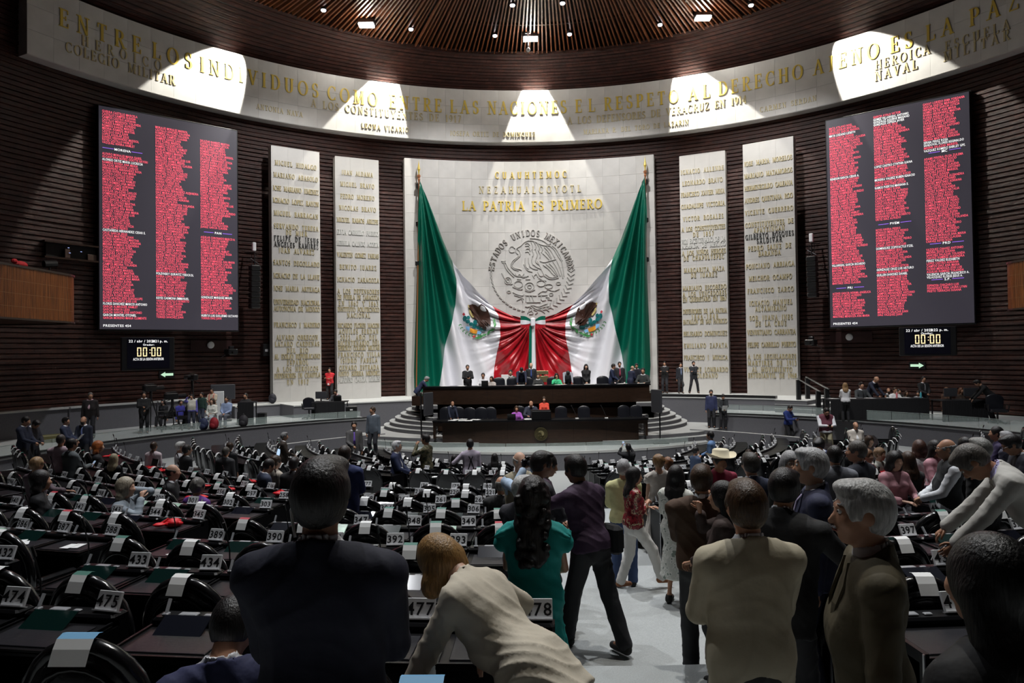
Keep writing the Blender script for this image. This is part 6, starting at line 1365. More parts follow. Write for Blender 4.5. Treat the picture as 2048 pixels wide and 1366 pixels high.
    allp = [neck, hd((0, 0, .14)), hd((0, .14, 0)), hd((0, -.14, 0)), pel]+[q_ for a in arms.values() for q_ in a]+[q_ for a in leg.values() for q_ in a]+list(sh.values())+[l[1]+np.array([0, .18, -.09]) for l in leg.values()]
    off = hc_[:2]*sc; c_, s_ = math.cos(-fa), math.sin(-fa); ox, oy = off[0]*c_-off[1]*s_, off[0]*s_+off[1]*c_
    if xy is None: x, y = x-ox, y-oy; root.location.x = x; root.location.y = y
    lo = np.min(allp, 0)-.19*max(1, w); hi = np.max(allp, 0)+.19*max(1, w); hi[2] = max(hi[2], hd((0, 0, .14))[2]+.02)
    lo[2] = max(lo[2], -.02)
    wv = w
    def torso(S_, t, belly=0.0, k=.06):
        S_.cone(T((-.085*wv, .0, .345)), T((.085*wv, .0, .345)), .105+t, .105+t, k, fwd, .92+.1*(wv-1)); S_.cone(T((-.06*wv, -.012, .44)), T((.06*wv, -.012, .44)), .085+t, .085+t, k, fwd, .85)
        for s in (-1, 1): S_.cone(T((s*.07, -.01, .455)), sh[s], .06+t, .058+t, k); S_.cone(neck+upv*.0+rt*s*.02, sh[s]-rt*s*.03+upv*.015, .045+t, .035+t, .05)
        S_.cone(T((-.05*wv, .01, .13)), T((.05*wv, .01, .13)), (.105 if not fem else .09)*wv**.6+t, (.105 if not fem else .09)*wv**.6+t, k+.03, fwd, .95+belly)
        S_.cone(T((-.06*wv, .01+.04*(wv > 1.08), .22)), T((.06*wv, .01+.04*(wv > 1.08), .22)), .10*wv**.7+t, .10*wv**.7+t, k, fwd, .92)
        S_.cone(T((-.075*wv**.6, -.01, .02)), T((.075*wv**.6, -.01, .02)), .112+t, .112+t, k, fwd, 1.0)
        if fem:
            for s in (-1, 1): S_.ell(T((s*.075, .085, .335)), (.06+t, .055+t, .06+t), None, .03)
    def arm(S_, s, t, upto=1.0, k=.014, cuff=0):
        el, wr = arms[s]; m = (wr-el)*min(1, upto)
        S_.ell(sh[s], (.052+t,)*3, None, .03); S_.cone(sh[s], el, .050+t+(.006 if not fem else 0), .041+t, k); S_.cone(el, el+m, .040+t, .030+t+cuff, k*.7)
    def legs_(S_, t, upto=1.0, k=.04, flare=0):
        for s in (-1, 1):
            kn, an = leg[s]; S_.cone(hips[s], kn, .088+t, .058+t+flare*.5, k, None); S_.cone(kn, kn+(an-kn)*upto, .056+t+flare*.4, .040+t+flare, k*.6)
            S_.cone(kn+(an-kn)*.2+np.array([0, -.015, 0]), kn+(an-kn)*.45+np.array([0, -.01, 0]), .05+t, .045+t, k*.6)
    # ---- the body: one continuous figure
    fine = d < 9
    B = SDF(lo, hi, h); torso(B, -.012); 
    for s in (-1, 1): arm(B, s, -.012)
    legs_(B, -.014)
    B.cone(neck-upv*.03, hb+HU*.03, .060*w**.5, .056, .03)
    B.ell(hd((0, -.012, .02)), (.078, .098, .108), HM, .02); B.cone(hd((0, .035, -.06)), hd((0, .055, -.085)), .05, .036, .03)      # skull, jaw
    B.ell(hd((0, .06, -.01)), (.058, .045, .075), HM, .02)
    if fine or face not in (0,): 
        B.cone(hd((0, .092, .015)), hd((0, .118, -.028)), .008, .014, .012)
        for s in (-1, 1):
            B.ell(hd((s*.031, .108, .018)), (.018, .014, .011), HM, .012, 'sub'); B.ell(hd((s*.042, .075, -.02)), (.022, .022, .022), HM, .02)
            B.cone(hd((s*.015, .10, .036)), hd((s*.045, .092, .036)), .007, .006, .012)
        B.cone(hd((-.02, .098, -.062)), hd((.02, .098, -.062)), .008, .008, .01)
    for s in (-1, 1): B.ell(hd((s*.079, -.008, .0)), (.010, .020, .032), HM, .006)
    hv = {}
    fsh = MB()
    for s in (-1, 1):       # hands: palm in the field, five separate jointed fingers
        el, wr = arms[s]; dr = N_(wr-el); a = L if s < 0 else R
        pn = N_(np.cross(dr, np.array([0, 0, 1.]))) if abs(dr[2]) < .9 else np.array([-s*1., .1, 0])
        bend = fwd
        if abs(dr[2]) > .75: pd_ = N_(np.array([-s*1., .15, 0])-((np.array([-s*1., .15, 0]))@dr)*dr); sd = N_(np.cross(pd_, dr))*(-s); sd = np.array([0, 1., 0])-(dr[1])*dr; sd = N_(sd)
        else: pd_ = N_(np.array([0, 0, -1.])-(-dr[2])*dr); sd = N_(np.cross(dr, np.array([0, 0, 1.])))*(-s)   # towards the thumb side
        curl = .35 if a == 'down' else .75 if a in ('phone', 'camera', 'ear', 'front', 'cross') else .3
        kn_c = wr+dr*.085; B.cone(wr+dr*.0, kn_c, .027, .036, .012, pd_, .5)
        n_ = 7 if fine else 5
        for i, (off, ln) in enumerate(((.030, .072), (.010, .080), (-.010, .074), (-.029, .058))):
            b0 = kn_c+sd*off-dr*.012; d1 = N_(dr*math.cos(curl*.8)+pd_*math.sin(curl*.8)); b1 = b0+d1*ln*.5; d2 = N_(dr*math.cos(curl*2)+pd_*math.sin(curl*2)); b2 = b1+d2*ln*.32; d3 = N_(dr*math.cos(curl*2.8)+pd_*math.sin(curl*2.8)); b3 = b2+d3*ln*.28
            fsh.tube([b0, b1, b2, b3], [.0092, .0086, .0080, .0055], n_, up=sd)
        t0 = wr+dr*.025+sd*.018; t1 = t0+N_(dr*.7+sd*.75+pd_*.25)*.042; t2 = t1+N_(dr*.95+sd*.2+pd_*.35)*.032; t3 = t2+N_(dr+pd_*.5)*.02; fsh.tube([t0, t1, t2, t3], [.0125, .0105, .0092, .006], n_, up=pd_)
        hv[s] = (wr+dr*.09, dr, pd_, sd)
    if shoes is None or feet == 'bare':
        pass
    for s in (-1, 1):
        kn, an = leg[s]; B.cone(an, an+np.array([s*.01, .13, -.05]), .036, .026, .02); 
    V, Q = B.mesh(); nq = len(Q); fv = np.concatenate(fsh.v); 
    ff = [f for f in fsh.f]; V2 = np.concatenate([V, fv]); quads = [tuple(i+len(V) for i in f) for f in ff]
    me = bpy.data.meshes.new('body'); me.from_pydata(V2.tolist(), [], Q.tolist()+quads); me.materials.append(cmat(SKIN[skin], 'skin')); me.polygons.foreach_set('use_smooth', [True]*len(me.polygons)); me.update(); bo = link('body', me, root)
    # ---- clothes
    def part(S_, name, m):
        V, Q = S_.mesh()
        if d < 12.5 and len(V) and name not in ('hair', 'beard', 'shoe', 'shirt_collar') and not (name == 'shirt' and top in ('suit', 'jacket')):
            nn = np.cross(V[Q[:, 2]]-V[Q[:, 0]], V[Q[:, 3]]-V[Q[:, 1]]); vn = np.zeros_like(V)
            for i_ in range(4): np.add.at(vn, Q[:, i_], nn)
            vn /= np.linalg.norm(vn, axis=1)[:, None]+1e-9; X, Y, Z = V[:, 0], V[:, 1], V[:, 2]; r_ = len(label)
            fa_ = .0045 if name in ('jacket', 'sweater') else .009
            f1 = np.sin(Z*24+X*9+5*np.sin(X*7+r_)+3*np.sin(Y*8)+3*np.sin(Z*6+X*5)); f2 = np.sin(X*26+Z*13*np.sin(r_)+3*np.sin(Z*5)+2*np.sin(Y*9)); m1 = .5+.5*np.sin(Z*7.3+X*3.1+r_); 
            V = V+vn*((1-np.abs(f1))**2*m1*fa_+(1-np.abs(f2))**2*(1-m1)*.007)[:, None]
        if len(V): return link(name, np_mesh(name, V, Q, m), root)
    if top == 'suit' or top == 'jacket':
        J = SDF(lo, hi, h); torso(J, .014, k=.07)
        # skirt of the jacket over the hips
        dn = -.02-(.94-jl); J.cone(T((-.065*w, 0, .05)), T((-.072*w, 0, dn)) if not sit else T((-.08*w, .0, -.02)), .116, .124, .05, fwd, .95); J.cone(T((.065*w, 0, .05)), T((.072*w, 0, dn)) if not sit else T((.08*w, .0, -.02)), .116, .124, .05, fwd, .95)
        if not sit: J.cut(T((0, 0, dn-.0)), -upv)
        else: J.cut(T((0, 0, -.03)), -upv)
        if fine:   # shoulder pads and side creases
            for s in (-1, 1): J.cone(T((s*.08, -.015, .47)), sh[s]+upv*.022+rt*s*.012, .045, .040, .03)
            for s in (-1, 1): J.cone(arms[s][0]+rt*s*.0+fwd*.0, arms[s][0]+N_(arms[s][1]-arms[s][0])*.03, .060, .050, .02)
            J.cone(T((0, -.150, .0)), T((0, -.150, dn-.02)), .003, .005, .004, op='sub')
        J.cone(neck+upv*.0-fwd*.01, neck+upv*.035-fwd*.012, .078, .070, .02); J.cone(neck+upv*.02, neck+upv*.16, .060, .070, .006, op='sub'); J.cut(neck+upv*.042-fwd*.01, upv+fwd*.45)
        if top == 'suit':  # opening showing the shirt
            J.cone(T((0, .22, .56)), T((0, .20, .20 if fine else .17)), .085 if fine else .105, .008 if fine else .03, .012 if fine else .004, fwd, 1.6, 'sub')
        for s in (-1, 1): arm(J, s, .015, .97, cuff=.006)
        part(J, 'jacket', cmat(c1))
        C = SDF(lo, hi, h*.9) if fine else SDF(lo, hi, h); torso(C, .0035 if fine else .008); C.cone(neck-upv*.02, neck+upv*.06, .070*w**.4, .066, .015); C.cone(neck+upv*.06, neck+upv*.2, .056, .06, .006, op='sub'); C.cut(neck+upv*.064+fwd*.0, upv+fwd*.3); C.cut(T((0, 0, .0)), -upv)
        for s in (-1, 1):
            el, wr = arms[s]; C.cone(el+(wr-el)*.86, el+(wr-el)*1.01, .030, .031, .01)
        part(C, 'shirt', cmat(shirt))
        if tie is not None:
            mb = MB(); pts = [(0, .083, .485), (0, .120, .44), (0, .140, .36), (0, .142, .25), (0, .140, .12)]; ws = [.022, .016, .024, .032, .038]; vs = []
            for (a_, b_, c_), ww in zip(pts, ws): b_ = b_*(.96+.04*w)+.006; vs += [T((-ww, b_, c_)), T((ww, b_, c_)), T((ww, b_-.01, c_)), T((-ww, b_-.01, c_))]
            mb.add(vs, [(i*4+j, i*4+(j+1) % 4, i*4+4+(j+1) % 4, i*4+4+j) for i in range(4) for j in range(4)]+[(0, 3, 2, 1), (16, 17, 18, 19)]); mb.obj('tie', cmat(tie), root, True)
        if fine:
            mb = MB(); 
            for s in (-1, 1):
                vs = [T((s*.055, .075, .50)), T((s*.095, .098, .42)), T((s*.085, .125, .34)), T((s*.02, .150, .18)), T((s*.045, .135, .34)), T((s*.035, .10, .44))]; vs = vs+[v+fwd*.012 for v in vs]
                mb.add(vs, [(0, 1, 2, 3, 4, 5), (11, 10, 9, 8, 7, 6)]+[(i, (i+1) % 6, 6+(i+1) % 6, 6+i) for i in range(6)])
            mb.obj('lapels', cmat(c1), root)
    elif top in ('shirt', 'tshirt', 'sweater', 'vest', 'blouse'):
        J = SDF(lo, hi, h); torso(J, .008 if top != 'sweater' else .014, k=.07)
        up_ = {'shirt': .93, 'tshirt': -1, 'sweater': .95, 'vest': .95, 'blouse': .7}[top]
        if not sit: J.cone(T((-.07, 0, .02)), T((-.07, 0, -.04)), .122*w**.5, .122*w**.5, .04, fwd, 1.0); J.cone(T((.07, 0, .02)), T((.07, 0, -.04)), .122*w**.5, .122*w**.5, .04, fwd, 1.0)
        J.cone(T((-.06, -.01, 0)), T((-.07, -.02, -hem)), .118, .125, .04, fwd, 1.0) if hem > .05 else None; J.cone(T((.06, -.01, 0)), T((.07, -.02, -hem)), .118, .125, .04, fwd, 1.0) if hem > .05 else None; J.cut(T((0, 0, -hem)), -upv); J.cone(neck-upv*.02, neck+upv*.045, .066, .060, .02); J.cone(neck+upv*.05, neck+upv*.2, .054, .065, .006, op='sub'); J.cut(neck+upv*.05, upv+fwd*.3)
        J.cone(T((0, .16, .56)), T((0, .13, .42)), .035, .006, .01, op='sub')
        for s in (-1, 1):
            if up_ < 0: el = arms[s][0]; J.cone(sh[s], sh[s]+(el-sh[s])*.75, .068, .064, .03)
            else: arm(J, s, .012, up_, cuff=.005)
        part(J, {'shirt': 'shirt', 'tshirt': 'polo_shirt', 'sweater': 'sweater', 'vest': 'shirt', 'blouse': 'blouse'}[top], cmat(c1 if top != 'vest' else shirt))
        if top == 'sweater':
            C = SDF(lo, hi, h); C.cone(neck-upv*.03, neck+upv*.065, .075, .066, .02); C.cone(neck+upv*.06, neck+upv*.2, .055, .065, .006, op='sub'); C.cut(neck+upv*.066, upv+fwd*.3); part(C, 'shirt_collar', cmat(shirt))
        if top == 'vest':
            C = SDF(lo, hi, h); torso(C, .022, k=.07)
            for s in (-1, 1): C.cone(sh[s]+rt*s*.065, sh[s]+rt*s*.08-upv*.12, .075, .085, .02, op='sub')
            C.cut(T((0, 0, -.06)), -upv); C.cone(T((0, .22, .56)), T((0, .2, .2)), .07, .01, .012, fwd, 1.6, 'sub'); C.cone(neck+upv*.02, neck+upv*.2, .075, .08, .01, op='sub'); part(C, 'vest', cmat(c1))
    elif top == 'dress':
        J = SDF(lo, hi, h); torso(J, .010, k=.06); J.cone(pel+np.array([0, 0, .02]), np.array([0, -.02, .16]), .15, .30, .1, (0, 1, 0), .85)
        for i in range(18):
            t = 2*PI*i/18; J.cone(pel+np.array([.135*math.cos(t), .11*math.sin(t), .10]), np.array([.31*math.cos(t), .26*math.sin(t)-.02, .14]), .010, .028, .025)
        for s in (-1, 1): J.cone(sh[s]-upv*.01, sh[s]+rt*s*.045-upv*.06, .07, .062, .02)
        for s in (-1, 1): 
            for q_ in range(4): J.cone(sh[s]+upv*.055-rt*s*.03+fwd*(-.06+.03*q_), sh[s]+rt*s*.075+upv*.0+fwd*(-.08+.05*q_), .014, .018, .012)
        J.cut((0, 0, .15), (0, 0, -1)); J.cone(neck-upv*.0, neck+upv*.2, .075, .08, .02, op='sub'); part(J, 'dress', cmat(c1))
    if top != 'dress' and legs is not None:
        P_ = SDF(lo, hi, h); P_.cone(pel+np.array([-.06, 0, .05]), pel+np.array([.06, 0, .05]), .112*w**.5, .112*w**.5, .05, (0, 1, 0), .98); P_.cone(pel+np.array([-.065, -.01, -.04]), pel+np.array([.065, -.01, -.04]), .118, .118, .05, (0, 1, 0), 1.0)
        if skirt:
            P_.cone(pel, np.array([0, 0, skirt]), .14, .22, .06); P_.cut((0, 0, skirt), (0, 0, -1))
        else: legs_(P_, .010, 1.0, flare=.018)
        P_.cut(pel+upv*(.13 if hem <= .05 else -.04), upv)
        for s in (-1, 1): pass
        part(P_, 'skirt' if skirt else 'trousers', cmat(legs))
    if shoes is not None:
        for s in (-1, 1):
            kn, an = leg[s]; z0 = an[2]-.09
            S_ = SDF(np.array([an[0]-.09, an[1]-.13, z0-.01]), np.array([an[0]+.09, an[1]+.25, z0+.14]), h*.9); S_.cone(an+np.array([0, -.03, -.045]), an+np.array([s*.015, .15, -.06]), .045, .036, .03, (1, 0, 0), .95); S_.cone(an+np.array([0, -.02, -.03]), an+np.array([0, 0, .01]), .045, .046, .02); S_.cut((0, 0, z0), (0, 0, -1)); S_.cone(an+np.array([0, 0, .03]), an+np.array([0, 0, .12]), .04, .05, .01, op='sub'); part(S_, 'shoe', cmat(shoes))
    # ---- hair
    hh = h*.8 if fine else h*.85
    G = SDF(hd((0, 0, 0))-np.array([.26, .26, .6 if hair == 'curlylong' else .42]), hd((0, 0, 0))+.26, hh) if hair in ('long', 'curlylong', 'bob', 'ponytail') else SDF(hd((0, 0, 0))-.19, hd((0, 0, 0))+.19, hh)
    if hair != 'none':
        t = {'short': .014, 'bald': .006, 'thick': .017, 'curly': .026, 'long': .022, 'bun': .014, 'curlylong': .03, 'bob': .028, 'ponytail': .016, 'cap': .02, 'grey': .017}.get(hair, .014)
        G.ell(hd((0, -.014, .022)), (.079+t, .098+t, .108+t), HM, .01)
        # clear the face
        if hair in ('short', 'thick', 'bald', 'grey', 'curly', 'bun', 'ponytail', 'cap'):
            G.cut(hd((0, -.03, -.062 if hair != 'bald' else -.05)), -HU+HF*.35)
        if hair == 'bald': G.ell(hd((0, .02, .115)), (.10, .13, .095), HM, .015, 'sub')
        if hair in ('thick', 'grey') : G.ell(hd((.01, .045, .105)), (.07, .06, .035), HM, .02); G.ell(hd((0, -.07, .03)), (.07, .05, .08), HM, .02)
        if hair in ('curly', 'curlylong', 'thick', 'grey') and (fine or hair[:5] == 'curly'):
            rr = random.Random(hash(label) % 999 if False else len(label))
            for i in range(26 if fine else 12):
                a_, b_ = rr.uniform(0, 2*PI), rr.uniform(-.1, 1.3); kk = 1.0 if hair[:5] == 'curly' else .86; v = np.array([math.cos(a_)*math.cos(b_)*.095*kk, math.sin(a_)*math.cos(b_)*.11*kk-.02, math.sin(b_)*.115*kk+.02])
                if v[1] > .05 and v[2] < .07: continue
                r_ = (.026 if hair[:5] == 'curly' else .017); G.ell(hd(v), (r_, r_, r_), None, .01)
        G.ell(hd((0, .135, -.035)), (.092, .095, .108), HM, .01, 'sub')
        if hair in ('short', 'thick', 'grey', 'bald', 'curly', 'cap', 'bun', 'ponytail'):
            for s in (-1, 1): G.ell(hd((s*.085, .035, -.07)), (.05, .055, .062), HM, .008, 'sub'); G.ell(hd((s*.095, .0, -.005)), (.03, .026, .036), HM, .004, 'sub')
        Rf = np.array([0, 0, -1.])
        if hair in ('long', 'curlylong', 'bob', 'ponytail'):
            ln = {'long': .26, 'curlylong': .40, 'bob': .10, 'ponytail': .24}[hair]
            if hair != 'ponytail':
                for s in (-1, -.4, .4, 1): 
                    a_ = hd((s*.072, -.045 if abs(s) < .9 else -.02, -.01)); m_ = a_+Rf*min(ln, .17)-HF*(.055 if hair != 'bob' else .02)+HR*s*.01; b_ = a_+Rf*ln*(1 if abs(s) < .9 else .85)-HF*(.085 if hair != 'bob' else .03)+HR*s*.02; G.cone(a_, m_, .048, .046, .03); G.cone(m_, b_, .046, .036 if hair != 'bob' else .045, .03)
            else: G.cone(hd((0, -.10, .05)), hd((0, -.13, 0))+Rf*ln, .03, .022, .02)
            if hair == 'curlylong':
                rr = random.Random(4)
                for i in range(46 if fine else 20):
                    tt_ = rr.random(); v = hd((rr.uniform(-.11, .11), rr.uniform(-.11, -.05)-.06*tt_, 0))+Rf*(-.04+tt_*(ln+.06)); G.ell(v, (.028, .028, .03), None, .012)
        if hair == 'bun': G.ell(hd((0, -.10, .07)), (.04, .04, .04), None, .01)
        if hair != 'none': 
            for s in (-1, 1): G.cone(hd((s*.02, .100, .046)), hd((s*.05, .088, .044)), .0055, .004, .002) if fine else None
        part(G, 'hair', cmat(hc, 'hair'))
    if beard is not None:
        G = SDF(hd((0, 0, 0))-.18, hd((0, 0, 0))+.18, hh); G.ell(hd((0, .05, -.07)), (.062, .06, .06), HM, .01); G.cut(hd((0, .03, -.045)), HU-HF*.15); G.cut(hd((0, .02, 0)), -HF); G.cone(hd((-.025, .118, -.047)), hd((.025, .118, -.047)), .008, .008, .005); part(G, 'beard', cmat(beard, 'hair'))
    if fine and abs(((face+head[0]+180) % 360)-180) > 40:
        for s in (-1, 1):
            mb = MB(); mb.ball(hd((s*.031, .088, .018)), .0125, 10, 7); mb.obj('eye', MATS['sclera'], root, True); mb = MB(); mb.ball(hd((s*.031, .0975, .018)), .0055, 8, 5); mb.obj('iris', MATS['iris'], root, True)
        mb = MB(); mb.tube([hd((-.022, .100, -.062)), hd((0, .108, -.060)), hd((.022, .100, -.062))], [.003, .0065, .003], 6); mb.obj('lips', MATS['lip'], root, True)
    if glasses:
        mb = MB()
        for s in (-1, 1):
            pts = [hd((s*.033+.026*math.cos(q_), .117, .016+.019*math.sin(q_))) for q_ in np.linspace(0, 2*PI, 11)]; mb.tube(pts, .0028, 4, up=tuple(HF)); mb.tube([hd((s*.058, .115, .02)), hd((s*.082, .02, .018))], .0028, 4)
        mb.obj('glasses', M_BLK, root)
    # ---- things held: objects of their own
    def wp(v): 
        v = np.array(v)*sc; c, s_ = math.cos(-fa), math.sin(-fa); return Vector((x+v[0]*c-v[1]*s_, y+v[0]*s_+v[1]*c, zf+v[2]))
    for pr in props:
        kind, s = pr[0], pr[1]; c, dr, pdir, sd = hv[s]; q_ = wp(c+pdir*.02)
        if kind == 'phone':
            t = empty('mobile_phone', q_, -fa, pr[2], 'phone'); M = np.array(Matrix.Rotation(math.radians(-35), 4, 'X')); mb = MB(); mb.bbox((-.038, -.006, -.045), (.038, .006, .105), .003, 0, M); mb.obj('body', M_BLK, t); mb = MB(); mb.box((-.034, -.0075, -.04), (.034, -.006, .1), 0, M); mb.obj('screen', mat('phone_screen', (.35, .45, .6), .3, emit=.5), t)
        elif kind == 'paper':
            t = empty('held_paper', q_, -fa, pr[2], 'paper'); M = np.array(Matrix.Rotation(math.radians(-40), 4, 'X')); mb = MB(); mb.box((-.11, -.002, -.05), (.11, .002, .25), 0, M); mb.obj('sheet', M_PAPER, t)
        elif kind == 'stillcam':
            t = empty('photo_camera', q_+Vector((0, 0, .02)), -fa, pr[2], 'camera'); mb = MB(); mb.bbox((-.07, -.03, -.05), (.07, .03, .05), .01); mb.bbox((-.03, -.03, .05), (.03, .03, .08), .01); mb.obj('body', M_BLK, t); mb = MB(); mb.lathe([(.035, .03), (.035, .1), (.042, .11), (.042, .19)], (0, 0, 0), 14); o = mb.obj('lens', M_DMETAL, t); o.rotation_euler = (-PI/2, 0, 0)
        elif kind == 'smallcam':
            t = empty('compact_camera', q_, -fa, pr[2], 'camera'); mb = MB(); mb.bbox((-.055, -.02, -.03), (.055, .02, .04), .008); mb.obj('body', M_BLK, t); mb = MB(); mb.tube([(0, .02, 0), (0, .045, 0)], .02, 10); mb.obj('lens', M_DMETAL, t)
    person.last = dict(root=root, T=T, hd=hd, HM=HM, wp=wp, sh=sh, arms=arms, pel=pel, sc=sc, hv=hv, x=x, y=y, zf=zf, fa=fa, upv=upv, rt=rt, fwd=fwd, neck=neck, leg=leg)
    return root
# ================================================================== THE PEOPLE
BK = (.012, .010, .010); NV = (.010, .016, .055); DK = (.013, .013, .016); WH = (.75, .76, .8); GRY = (.09, .095, .11); BR = (.04, .02, .01); GH = (.33, .33, .34)
P = person
# ---- close to the camera
P('man in a dark navy suit with an earpiece, largest back at the front', 643, 912, 2.45, 0, c1=(.008, .010, .028), hair='thick', w=1.14, L='front', R='front', legs=(.008, .009, .014))
k = person.last; mb = MB(); q0 = k['hd']((-.085, -.01, -.01)); mb.tube([k['hd']((-.088, .0, .005)), k['hd']((-.095, -.02, -.03)), k['hd']((-.085, -.035, -.07)), k['hd']((-.075, -.045, -.11))], .005, 6); mb.obj('earpiece', M_PAPER, k['root'])
P('seated man in a navy blue jacket with a white collar at the bottom left', 466, 1170, 2.9, -25, 'sit', c1=(.03, .035, .10), hair='short', skin='mid', head=(25, 38), L='desk', R='desk')
P('blonde woman in a wrinkled beige shirt bending over a desk', 885, 1072, 3.3, -62, lean=50, side=6, top='shirt', c1=(.62, .56, .45), hair='bob', hc=(.30, .17, .06), skin='light', head=(30, 10), L=(-.2, .62, .72, -1, 0, -.5), R=(.30, .40, .86, 1, -.5, .5), H=1.66, legs=(.02, .02, .025), w=1.12, hem=.2)
P('woman in a long teal dress with long black curly hair seen from behind', 1066, 955, 4.7, 8, top='dress', c1=(0, .27, .25), hair='curlylong', skin='tan', L='front', R='front', shoes=BK, w=1.05)
P('man in a dark purple shirt and black trousers reaching out in the aisle', 1150, 908, 6.55, -38, lean=14, top='shirt', c1=(.045, .02, .05), hair='thick', skin='dark', L=(-.30, .62, 1.18, -.3, -.6, -.6), R=(.10, .32, .98, .9, -.4, -.4), legs=DK, feet={-1: (-.10, .22, .09), 1: (.12, -.28, .11)}, props=[('phone', 1, 'dark mobile phone held low by the man in the purple shirt')])
k = person.last; t = empty('hip_bag', k['wp']((.22, -.05, .98)), 0.6, 'black bag hanging at the hip of the man in the purple shirt', 'bag'); mb = MB(); mb.bbox((-.06, -.12, -.14), (.06, .12, .12), .03); mb.obj('body', M_BLKC, t); mb = MB(); mb.bbox((.05, -.09, -.1), (.08, .09, .04), .01); mb.obj('pocket', M_BLK, t)
P('man in a light yellow shirt and blue jeans seen from behind', 1246, 918, 9.1, 6, top='shirt', c1=(.66, .64, .33), hair='grey', hc=GH, legs=(.05, .085, .19), L='front', R='front')
P('woman in a red patterned jacket and white trousers standing sideways', 1268, 934, 8.55, 78, top='blouse', c1='floral_satin', hair='long', skin='mid', L=(-.05, .28, 1.15), R='cross', legs=(.68, .67, .64), shoes=(.30, .12, .05), head=(8, 0), feet={-1: (-.08, -.18, .09), 1: (.10, .38, .16)})
P('woman with long straight dark hair and a pale printed dress holding a phone', 1352, 930, 8.0, 30, top='blouse', c1='pale_print', legs='pale_print', skirt=.35, hair='long', skin='mid', L='phone', R='front', props=[('phone', -1, 'mobile phone of the woman with long straight hair')])
P('broad man in a brown sweater with a white collar seen from behind', 1402, 928, 5.9, 14, top='sweater', c1=(.075, .038, .02), hair='thick', hc=(.05, .028, .015), skin='mid', w=1.28, L='front', R=(.12, .28, 1.42, .9, -.2, -.9), legs=(.03, .03, .032))
P('man in a beige suit jacket and dark trousers seen from behind', 1490, 958, 3.35, -4, c1=(.50, .45, .33), hair='thick', hc=(.06, .03, .012), w=1.05, L='front', R='front', legs=(.03, .03, .03))
P('grey-haired moustached man in an olive corduroy jacket turned to the left', 1722, 958, 2.75, -72, c1=(.075, .06, .03), hair='grey', hc=(.46, .46, .45), skin='mid', w=1.16, L='down', R='down', legs=(.01, .01, .012), head=(-8, 0), shirt=(.5, .5, .52))
k = person.last; mb = MB(); mb.tube([k['hd']((-.028, .108, -.050)), k['hd']((0, .118, -.043)), k['hd']((.028, .108, -.050))], [.004, .009, .004], 6); mb.obj('moustache', cmat(GH, 'hair'), k['root'])
P('dark-haired woman in black close to the camera at the bottom right', 1975, 1068, 1.95, -20, top='sweater', c1=(.008, .008, .009), shirt=(.01, .01, .01), hair='long', hc=(.003, .003, .003), zf=2.22, w=1.05, L='phone', R='front', legs=DK)
P('man in a black suit leaning to the right behind the beige suit', 1568, 935, 4.5, 35, lean=12, c1=(.009, .009, .010), hair='thick', w=1.2, R=(.45, .45, 1.02), L='front', legs=DK)
P('woman with black hair half hidden between the brown sweater and the beige suit', 1443, 962, 5.5, -60, top='blouse', c1=(.05, .03, .025), hair='long', H=1.55, R='face', L='front', legs=DK)
# ---- middle distance, right half
P('grey-haired man in a navy suit with a striped tie turned to the left', 1620, 895, 5.2, -72, c1=(.022, .026, .065), tie=(.35, .3, .45), hair='grey', hc=(.42, .42, .43), skin='mid', w=1.12, L='down', R='down', legs=(.015, .018, .04))
P('smiling grey-haired woman with glasses and a dark blazer over a lilac top', 1580, 903, 7.2, 190, c1=(.02, .022, .02), shirt=(.55, .52, .62), hair='bob', hc=(.30, .30, .31), skin='light', glasses=True, L='down', R='down', H=1.60, legs=DK)
P('man in a light grey suit seen from behind', 1668, 890, 8.5, 4, c1=(.19, .20, .23), hair='short', L='front', R='front', w=1.08, legs=(.1, .1, .12))
P('man in a black-navy suit with cropped greying hair turned left', 1712, 880, 8.9, -35, c1=(.010, .012, .022), hair='short', hc=(.10, .09, .08), skin='mid', w=1.1, L='down', R='down', legs=DK, head=(-30, 0))
P('man in a blue suit and red tie looking down at his phone', 1637, 868, 11.4, 205, c1=(.02, .035, .11), tie=(.35, .02, .03), hair='thick', head=(0, 35), L='phone', R='phone', props=[('phone', 1, 'mobile phone of the man in the red tie')])
P('man in a dark navy jacket seen from behind near the cowboy hat', 1500, 904, 7.6, -8, c1=(.018, .025, .055), hair='thick', hc=(.03, .025, .02), L='front', R='front', w=1.05, H=1.74)
P('man in a dark red shirt wearing a pale cowboy hat', 1440, 900, 9.0, 165, top='shirt', c1=(.26, .015, .045), hair='short', skin='tan', head=(10, 15), L='front', R='front', w=1.1, legs=DK)
k = person.last; t = empty('cowboy_hat', k['wp'](k['hd']((0, 0, .075))), -k['fa'], 'cream cowboy hat worn by the man in the dark red shirt', 'hat'); mb = MB(); M = MB()
vs = []; n = 20
for r, z in ((.085, .10), (.10, .09), (.105, .0), (.13, -.005), (.19, .01)):
    for i in range(n): a = 2*PI*i/n; vs.append((r*math.cos(a), r*1.12*math.sin(a), z+(.05*abs(math.cos(a))**3 if r > .15 else 0)-(.025*math.cos(a)**2*0 if r < .09 else 0)))
mb.add(vs, [(j*n+i, j*n+(i+1) % n, (j+1)*n+(i+1) % n, (j+1)*n+i) for j in range(4) for i in range(n)]+[tuple(range(n-1, -1, -1))]); mb.obj('crown_and_brim', mat('cream_felt', (.75, .68, .5), .8), t, True); mb = MB(); mb.lathe([(.108, .0), (.108, .02)], (0, 0, 0), 20); mb.obj('hat_band', mat('hat_band', (.3, .2, .1), .6), t)
